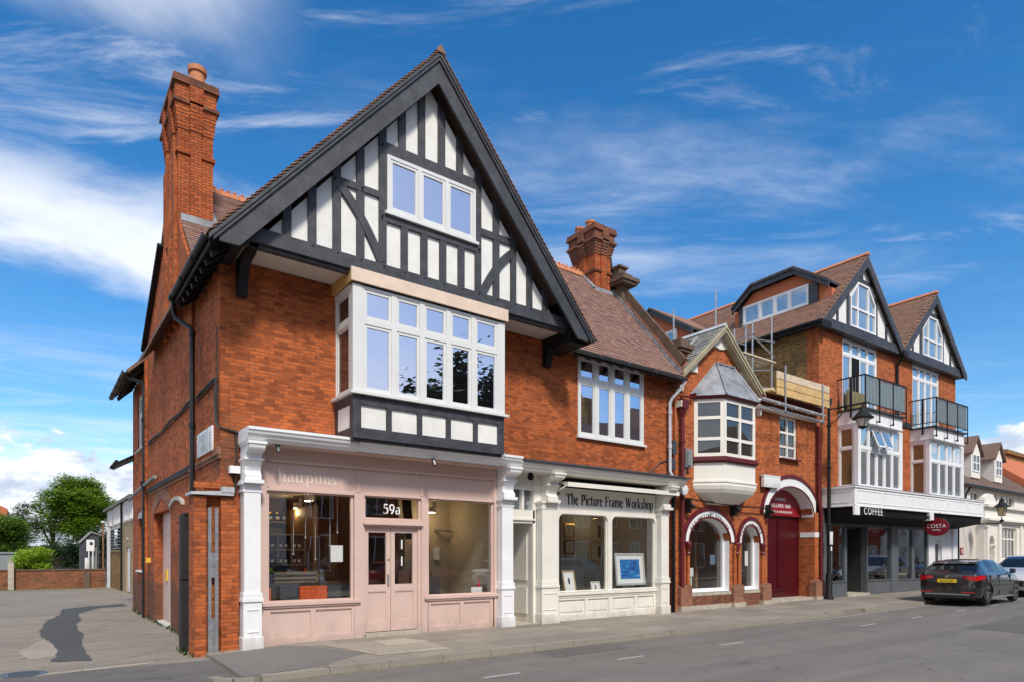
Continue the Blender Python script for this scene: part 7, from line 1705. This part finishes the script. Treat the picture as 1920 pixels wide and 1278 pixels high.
        for xd in (.95, 1.72, 2.78): m.box(xd*s-.004, xd*s+.004, min(sg*hw(xd*s)*.9, sg*(hw(xd*s)*.998)), max(sg*hw(xd*s)*.9, sg*(hw(xd*s)*1.001)), .30, .92)
        m.build('door_gap', 'rubber', t_o)
        m = MB(); m.box(1.05*s, 3.0*s, min(sg*.86*k, sg*.905*k), max(sg*.86*k, sg*.905*k), .21, .245); m.build('side_skirt', 'chrome' if paintm != 'car_black' else 'mid_grey', t_o)
        m = MB(); m.box(-.015, .03, min(sg*.40*k, sg*.74*k), max(sg*.40*k, sg*.74*k), .375, .405); m.build('reflector', 'tail_red', t_o)
    m = MB(); m.box(-.03, .0, -.26, .26, .69, .80); m.build('number_plate', plate, t_o)
    sans_text('plate_lettering', 'KV14 LXP', .085, 'letter_dark', t_o, (-.032, 0, .745), rot=(R(90), 0, R(-90)), ext=.0015)
    m = MB(); m.box(-.012, .02, -.62*k, .62*k, .30, .345); m.build('bumper_trim', 'mid_grey', t_o)
    m = MB(); m.box(-.02, .1, -.72*k, .72*k, .20, .30); m.build('diffuser', 'rubber', t_o)
    m = MB(); m.box(L-.03, L+.012, -.48*k, .48*k, .34, .56); m.build('grille', 'rubber', t_o)
    m = MB(); m.box(L+.01, L+.03, -.26, .26, .42, .53); m.build('number_plate', 'plate_white', t_o)
    m = MB(); m.tube([(-.028, 0, .87), (-.012, 0, .87)], .045, 12); m.build('badge', 'chrome', t_o)
    m = MB(); m.prism([(.48*s, 1.285*H/1.43), (.64*s, 1.345*H/1.43), (.90*s, 1.385*H/1.43), (.66*s, 1.31*H/1.43)], 'y', -.60*k, .60*k); m.build('spoiler', paintm, t_o)
    return t_o
make_car((20.75, -3.20, .02), 0, 'shiny black hatchback parked rear towards us, with a yellow number plate', 'car_black')
make_car((30.9, -3.15, .08), math.pi, 'silver white car parked nose towards us just beyond the black hatchback', 'car_silver', H=1.5)
make_car((37.5, -3.1, .12), math.pi, 'dark car half hidden behind the silver white one at the right edge', 'car_black', H=1.5)
# ================================================================== across the road (seen mirrored in the glass)
make_car((7.6, -11.55, -.02), 0, 'red hatchback parked across the road, mirrored in the pink shop window', 'car_red', 'cars parked across the road')
make_car((12.9, -11.55, -.02), 0, 'white car parked across the road, mirrored in the cafe window', 'car_white', 'cars parked across the road')
make_car((19.2, -11.55, .04), math.pi, 'pale blue car parked across the road opposite the arched gateway', 'car_blue', 'cars parked across the road')
make_car((1.8, -11.55, -.02), 0, 'silver car parked across the road nearest the camera', 'car_silver', 'cars parked across the road')
def opp_house(x0, x1, h, ridge, mat, lab):
    t_o = thing('terrace_house', ((x0+x1)/2, -22, 0), lab, 'building', 'houses across the road')
    m = MB(); m.box(x0, x1, -31, -22, -.2, h); m.build('wall', mat, t_o)
    m = MB(); m.prism([(-21.6, h-.1), (-26.5, ridge), (-31.4, h-.1)], 'x', x0-.2, x1+.2); m.build('roof', 'roof_tile_dark', t_o)
    m = MB(); m.box((x0+x1)/2-.5, (x0+x1)/2+.5, -27.2, -25.8, ridge-.8, ridge+1.4); c = m.build('chimney', 'brick_stock', t_o); m = MB(); m.lathe((x0+x1)/2-.2, -26.5, [(.13, ridge+1.4), (.12, ridge+1.8)], 8); m.build('chimney_pot', 'terracotta', c)
    n = int((x1-x0)/2.6)
    for lvl, (z0, z1) in enumerate(((.6, 2.6), (3.6, 5.4), (6.2, 7.6))):
        if z1 > h-.3: continue
        for i in range(n):
            x = x0+(x1-x0)*(i+.5)/n; m = MB(); m.box(x-.65, x+.65, -22, -21.93, z0, z1); f = m.build('window', 'white', t_o); g = MB(); g.box(x-.57, x-.04, -21.93, -21.92, z0+.08, z1-.08); g.box(x+.04, x+.57, -21.93, -21.92, z0+.08, z1-.08); g.build('pane', 'glass_dim', f)
opp_house(-14, -2, 6.5, 10, 'brick_terrace', 'red brick terrace house across the road behind the camera'); opp_house(-1.8, 8, 6.2, 9.6, 'cream_render', 'cream rendered house across the road behind the camera')
opp_house(27, 38, 8.2, 12.5, 'brick_terrace', 'tall red brick house across the road to the right'); opp_house(38.2, 52, 9.5, 14, 'brick_sooty', 'tallest dark brick house across the road far to the right')
opp_house(52.2, 66, 8.0, 12.0, 'brick_terrace', 'brick house across the road beyond the tallest dark one'); opp_house(66.2, 92, 9.0, 13.0, 'cream_render', 'long cream house across the road at the far right')
# ================================================================== trees
def tree(loc, label, trunk_h, blobs, n, size, leaf, lean=0, seed=1, group=None, trunk_r=.25, name='tree', clump=60, shell=.55):
    rn = random.Random(seed); t_o = thing(name, loc, label, 'tree', group); x, y, z = loc
    m = MB(); pts = [(x, y, z-.1), (x+lean*.3, y, z+trunk_h*.5), (x+lean, y, z+trunk_h)]; m.tube(pts, [trunk_r, trunk_r*.75, trunk_r*.5], 8)
    for c, r_ in blobs:
        e = Vector((x+c[0], y+c[1], z+c[2])); s_ = Vector((x+lean*.6, y, z+trunk_h*rn.uniform(.55, .95))); m.tube([tuple(s_), tuple(s_.lerp(e, .5)+Vector((0, 0, .15*r_[2]))), tuple(e)], [trunk_r*.4, trunk_r*.25, trunk_r*.08], 6)
    m.build('trunk', 'bark', t_o, smooth=True)
    vol = [r_[0]*r_[1]*r_[2] for c, r_ in blobs]; tot = sum(v**.67 for v in vol); m = MB()
    for (c, r_), v in zip(blobs, vol):
        k = max(1, int(n*(v**.67)/tot/clump))
        for q in range(k):
            while True:
                d = Vector((rn.gauss(0, 1), rn.gauss(0, 1), rn.gauss(0, 1)))
                if d.length > .1: break
            d.normalize(); rr = shell+(1-shell)*rn.random()**.6
            p = Vector((x+c[0]+d.x*r_[0]*rr, y+c[1]+d.y*r_[1]*rr, z+c[2]+d.z*r_[2]*rr)); cs = size*rn.uniform(1.6, 3.4)
            for l in range(clump):
                o = Vector((rn.gauss(0, .5), rn.gauss(0, .5), rn.gauss(0, .32)))*cs; a = rn.uniform(0, 6.28); tl = rn.uniform(-.7, .7)
                u = Vector((math.cos(a), math.sin(a), tl*.5)).normalized(); w_ = u.cross(Vector((rn.uniform(-.5, .5), rn.uniform(-.5, .5), 1))).normalized(); L_ = size*rn.uniform(.6, 1.2)
                b = p+o; m.add([tuple(b-u*L_*.5), tuple(b+w_*L_*.32), tuple(b+u*L_*.5), tuple(b-w_*L_*.32)], [(0, 1, 2, 3)])
    m.build('crown', leaf, t_o, recalc=False)
    return t_o
def blobs_round(cx, cz, w_, h_, n, seed, dy=2.):
    rn = random.Random(seed); out = []
    for i in range(n):
        a = rn.uniform(0, 6.28); q = rn.random()**.5; out.append(((cx+math.cos(a)*q*w_*.62, rn.uniform(-dy, dy), cz+math.sin(a)*q*h_*.62), (w_*rn.uniform(.28, .42), w_*.35, h_*rn.uniform(.22, .34))))
    return out
tree((1.35, 60, .35), 'broad bright green tree rising behind the garden wall', 3.2, blobs_round(-.15, 5.9, 3.2, 3.7, 24, 5), 60000, .24, 'leaf_bright', seed=2, group='trees behind the garden wall', trunk_r=.4)
tree((-.6, 66, -.2), 'loose darker tree leaning out left of the broad bright green one', 4.0, [((-.6, 0, 6.9), (1.2, 1.2, .9)), ((.4, 0, 7.5), (1.3, 1.3, .8)), ((-1.5, 0, 5.6), (1.2, 1.2, 1.0)), ((0, 0, 5.2), (1.6, 1.4, 1.3)), ((.6, 0, 3.6), (1.6, 1.4, 1.2)), ((-1.0, 0, 4.2), (1.3, 1.2, 1.0))], 13000, .22, 'leaf_mid', seed=8, group='trees behind the garden wall', trunk_r=.3)
tree((-2.9, 58, -.2), 'thin feathery dark tree between the hedge and the bright tree', 5.2, [((0, 0, 5.7), (.6, .6, .6)), ((-.4, 0, 4.9), (.7, .7, .55)), ((.5, 0, 4.6), (.7, .7, .5)), ((.2, 0, 3.8), (.9, .8, .7)), ((-.3, 0, 3.1), (1., .8, .6))], 5200, .17, 'leaf_dark', seed=3, group='trees behind the garden wall', trunk_r=.12, clump=40)
tree((-4.3, 54, -.2), 'dense dark green tree at the left edge', 2.5, blobs_round(-.1, 3.3, 2.5, 2.7, 12, 9), 24000, .2, 'leaf_mid', seed=4, group='trees behind the garden wall', trunk_r=.25)
tree((-1.2, 48, -.2), 'low shadowy evergreen shrubs under the bright tree', 1.4, blobs_round(.6, 1.6, 3.4, 1.7, 9, 12), 15000, .18, 'leaf_dark', seed=6, group='trees behind the garden wall', trunk_r=.18)
tree((2.2, 50, -.2), 'dark evergreen growing under the right side of the bright tree', 2., blobs_round(0, 2.2, 2.0, 2.2, 7, 14), 9000, .18, 'leaf_dark', seed=16, group='trees behind the garden wall', trunk_r=.18)
tree((-2.45, 28.6, .0), 'round yellow green bush behind the garden wall', .8, blobs_round(.05, 1.28, .98, .90, 16, 21, .4), 22000, .09, 'leaf_yellow', seed=7, trunk_r=.04, name='bush')
tree((-4.2, 28.8, .0), 'small dark shrub at the left end of the garden wall', .6, blobs_round(0, .9, .6, .7, 5, 22, .4), 3500, .09, 'leaf_dark', seed=17, trunk_r=.04, name='shrub')
for i, (x, y, h, lb) in enumerate(((17.2, -25.5, 11.6, 'dark conifer across the road, mirrored low in the middle pane of the oriel'), (19.5, -25, 13.9, 'tallest dark conifer across the road, mirrored in the fourth pane of the oriel'), (22.6, -25, 13.2, 'broad dark conifer across the road, mirrored in the last pane of the oriel'))):
    b = [((0, 0, h*(.12+.86*q/9)), (h*.30*(1-q/10.5)+.25, h*.30*(1-q/10.5)+.25, h*.07)) for q in range(10)]
    tree((x, y, -.1), lb, h*.9, b, 18000, .55, 'leaf_conifer', seed=30+i, group='conifers across the road', trunk_r=.3, shell=.15)
opp_house(8.2, 14.4, 7.6, 11.4, 'brick_terrace', 'brick house across the road between the cream house and the conifers')
# ================================================================== alley: garden wall, sheds, outbuilding
t_o = thing('garden_wall', (-1.5, 27.3, -.05), 'low weathered brick garden wall closing the far end of the alley', 'wall')
MB().box(-7, .6, 27.2, 27.45, -.1, .84).build('brickwork', 'brick_garden', t_o); m = MB(); m.box(-7, .62, 27.16, 27.49, .84, .90); m.build('coping', 'stone_dark', t_o); MB().box(-.30, -.05, 27.05, 27.2, -.1, .80).build('buttress', 'stone_dark', t_o)
m = MB(); m.box(-3.28, -3.06, 26.9, 27.1, -.1, 1.25); m.prism([(-3.3, 1.25), (-3.04, 1.25), (-3.17, 1.33)], 'y', 26.88, 27.12); solo(m, 'gate_post', 'stone', 'weathered grey stone gate post at the left end of the garden wall', 'post')
B6 = thing('outbuilding', (1.5, 22, -.05), 'yellow brick outbuilding with pale cladded upper storey beside the alley', 'building')
m = MB(SIDE(.9)); wall_cells(m, 18.6, 22.9, -.1, 3.0, [(20.0, 21.3, -.1, 1.92)], 0, .25); m.box(22.9, 23.4, 0, .25, -.1, 3.0); m.build('wall', 'brick_yellow', B6)
m = MB(); m.box(.9, 5, 18.5, 18.75, -.1, 3.95); m.build('end_wall', 'brick_yellow', B6)
m = MB(SIDE(.88)); m.box(18.6, 29.6, 0, .25, 3.0, 3.96); o = m.build('cladding', 'new_timber', B6); o.data.materials[0] = MATS['pink']
for a, b in ((27.0, 28.3), (24.6, 25.9), (22.6, 24.2), (20.3, 21.7), (18.8, 19.9)): window(B6, a, b, 3.06, 3.90, 0, 2, [], 'white', 'glass_white', fw=.06, mw=.06, sash=0, tf=SIDE(.84))
m = MB(SIDE(.7)); m.box(18.4, 29.8, 0, .3, 3.96, 4.02); m.tf = None; m.prism([(.7, 3.98), (3.5, 4.9), (3.5, 4.8), (.7, 3.9)], 'y', 18.4, 29.8); m.build('roof', 'slate', B6)
m = MB(SIDE(.9)); m.box(29.0, 29.6, 0, .25, -.1, 3.0); m.box(22.9, 29.0, .0, .1, 2.86, 3.0); m.build('frame', 'pipe_grey', B6)
m = MB(SIDE(1.0)); m.box(23, 29, .3, .35, -.1, 3.0); m.build('void_shade_panel', 'canopy_black', B6)  # black sheet painted in place of the shade inside the open bay
m = MB(SIDE(.93))
for k in range(6): m.box(23.6, 29, 0, .04, 1.9+k*.16, 1.95+k*.16)
m.build('louvre', 'mid_grey', B6)
m = MB(SIDE(.95)); m.box(20.05, 21.25, 0, .05, 0, 1.9); d = m.build('door', 'white', B6); MB(SIDE(.93)).box(20.2, 20.3, 0, .02, .9, 1.0).build('handle', 'gutter_grey', d)
m = MB(); m.tube([(.82, 22.4, 0), (.82, 22.4, 3.95)], .045, 6); m.build('downpipe', 'black_plastic', B6)
MB(SIDE(.86)).box(20.6, 21.0, 0, .04, 2.25, 2.32).build('wall_light', 'pipe_grey', B6)
t_o = thing('yard_wall', (.88, 26.5, -.05), 'tall brown brick yard wall under the louvres of the outbuilding', 'wall')
m = MB(SIDE(.84)); m.box(22.95, 28.9, 0, .2, -.1, 1.75); m.build('brickwork', 'brick_stock', t_o); m = MB(SIDE(.80)); m.box(22.9, 28.95, 0, .28, 1.75, 1.82); m.build('coping', 'olive', t_o)
t_o = thing('lamp_column', (.56, 28, 0), 'slim dark lamp column beside the yard wall with a small round head', 'lamp')
m = MB(); m.tube([(.56, 27.9, 0), (.56, 27.9, 3.2)], .04, 6); m.build('pole', 'brick_plinth', t_o); m = MB(); m.lathe(.56, 27.9, [(.05, 3.2), (.12, 3.26), (.06, 3.34)], 10); m.build('head', 'pipe_grey', t_o)
m = MB(); m.box(.66, .80, 27.0, 27.14, -.05, 2.95); solo(m, 'white_post', 'pipe_grey', 'square pale grey post standing in front of the yard wall', 'post')
t_o = thing('garden_shed', (.0, 31, -.05), 'grey timber shed with a lean-to roof behind the garden wall', 'shed')
m = MB(); m.prism([(-.28, -.1), (.50, -.1), (.50, 2.62), (.15, 2.75), (-.28, 2.30)], 'y', 29.5, 31.5); m.build('wall', 'charcoal', t_o); m = MB(); m.prism([(-.38, 2.26), (.15, 2.84), (.58, 2.68), (.58, 2.62), (.15, 2.77), (-.36, 2.20)], 'y', 29.4, 31.6); m.build('roof', 'slate', t_o)
MB().box(.12, .40, 29.46, 29.5, .5, 2.0).build('door', 'mid_grey', t_o)
t_o = thing('yard_sign', (.0, 29.2, .9), 'tall white sign board with a small dark panel standing behind the garden wall', 'sign')
MB().box(-.08, .27, 29.2, 29.24, 1.8, 2.4).build('board', 'white', t_o); MB().box(.06, .2, 29.19, 29.2, 2.12, 2.28).build('panel', 'shop_grey_dark', t_o); m = MB(); m.box(.0, .05, 29.21, 29.25, -.1, 1.8); m.box(.18, .23, 29.21, 29.25, -.1, 1.8); m.box(-.15, -.02, 29.2, 29.24, .8, 1.45); m.build('leg', 'white', t_o)
t_o = thing('distant_house', (-6.2, 72, 0), 'red roofed house glimpsed behind the trees at the left edge', 'house')
MB().box(-12, -4.6, 70, 80, -.3, 4.6).build('wall', 'brick_terrace', t_o); m = MB(); m.prism([(-12.3, 4.5), (-5.9, 7.1), (-4.2, 6.2), (-4.2, 4.5)], 'y', 69.5, 80); m.build('roof', 'tile_hanging', t_o)
t_o = thing('garage', (-3.6, 44, 0), 'pale rendered garage glimpsed left of the round bush', 'garage'); MB().box(-5.2, -3.3, 43, 46, -.3, 1.7).build('wall', 'mid_grey', t_o); MB().box(-5.3, -3.2, 42.9, 46.1, 1.7, 1.8).build('roof', 'mid_grey', t_o)
t_o = thing('garden_fence', (1, 75, 0), 'dark board fence seen under the trees behind the garden wall', 'fence'); m = MB()
for k in range(120): m.box(-14+k*.25, -13.77+k*.25, 76, 76.04, -.3, 2.6+.03*math.sin(k*7))
m.build('board', 'black_wood', t_o)
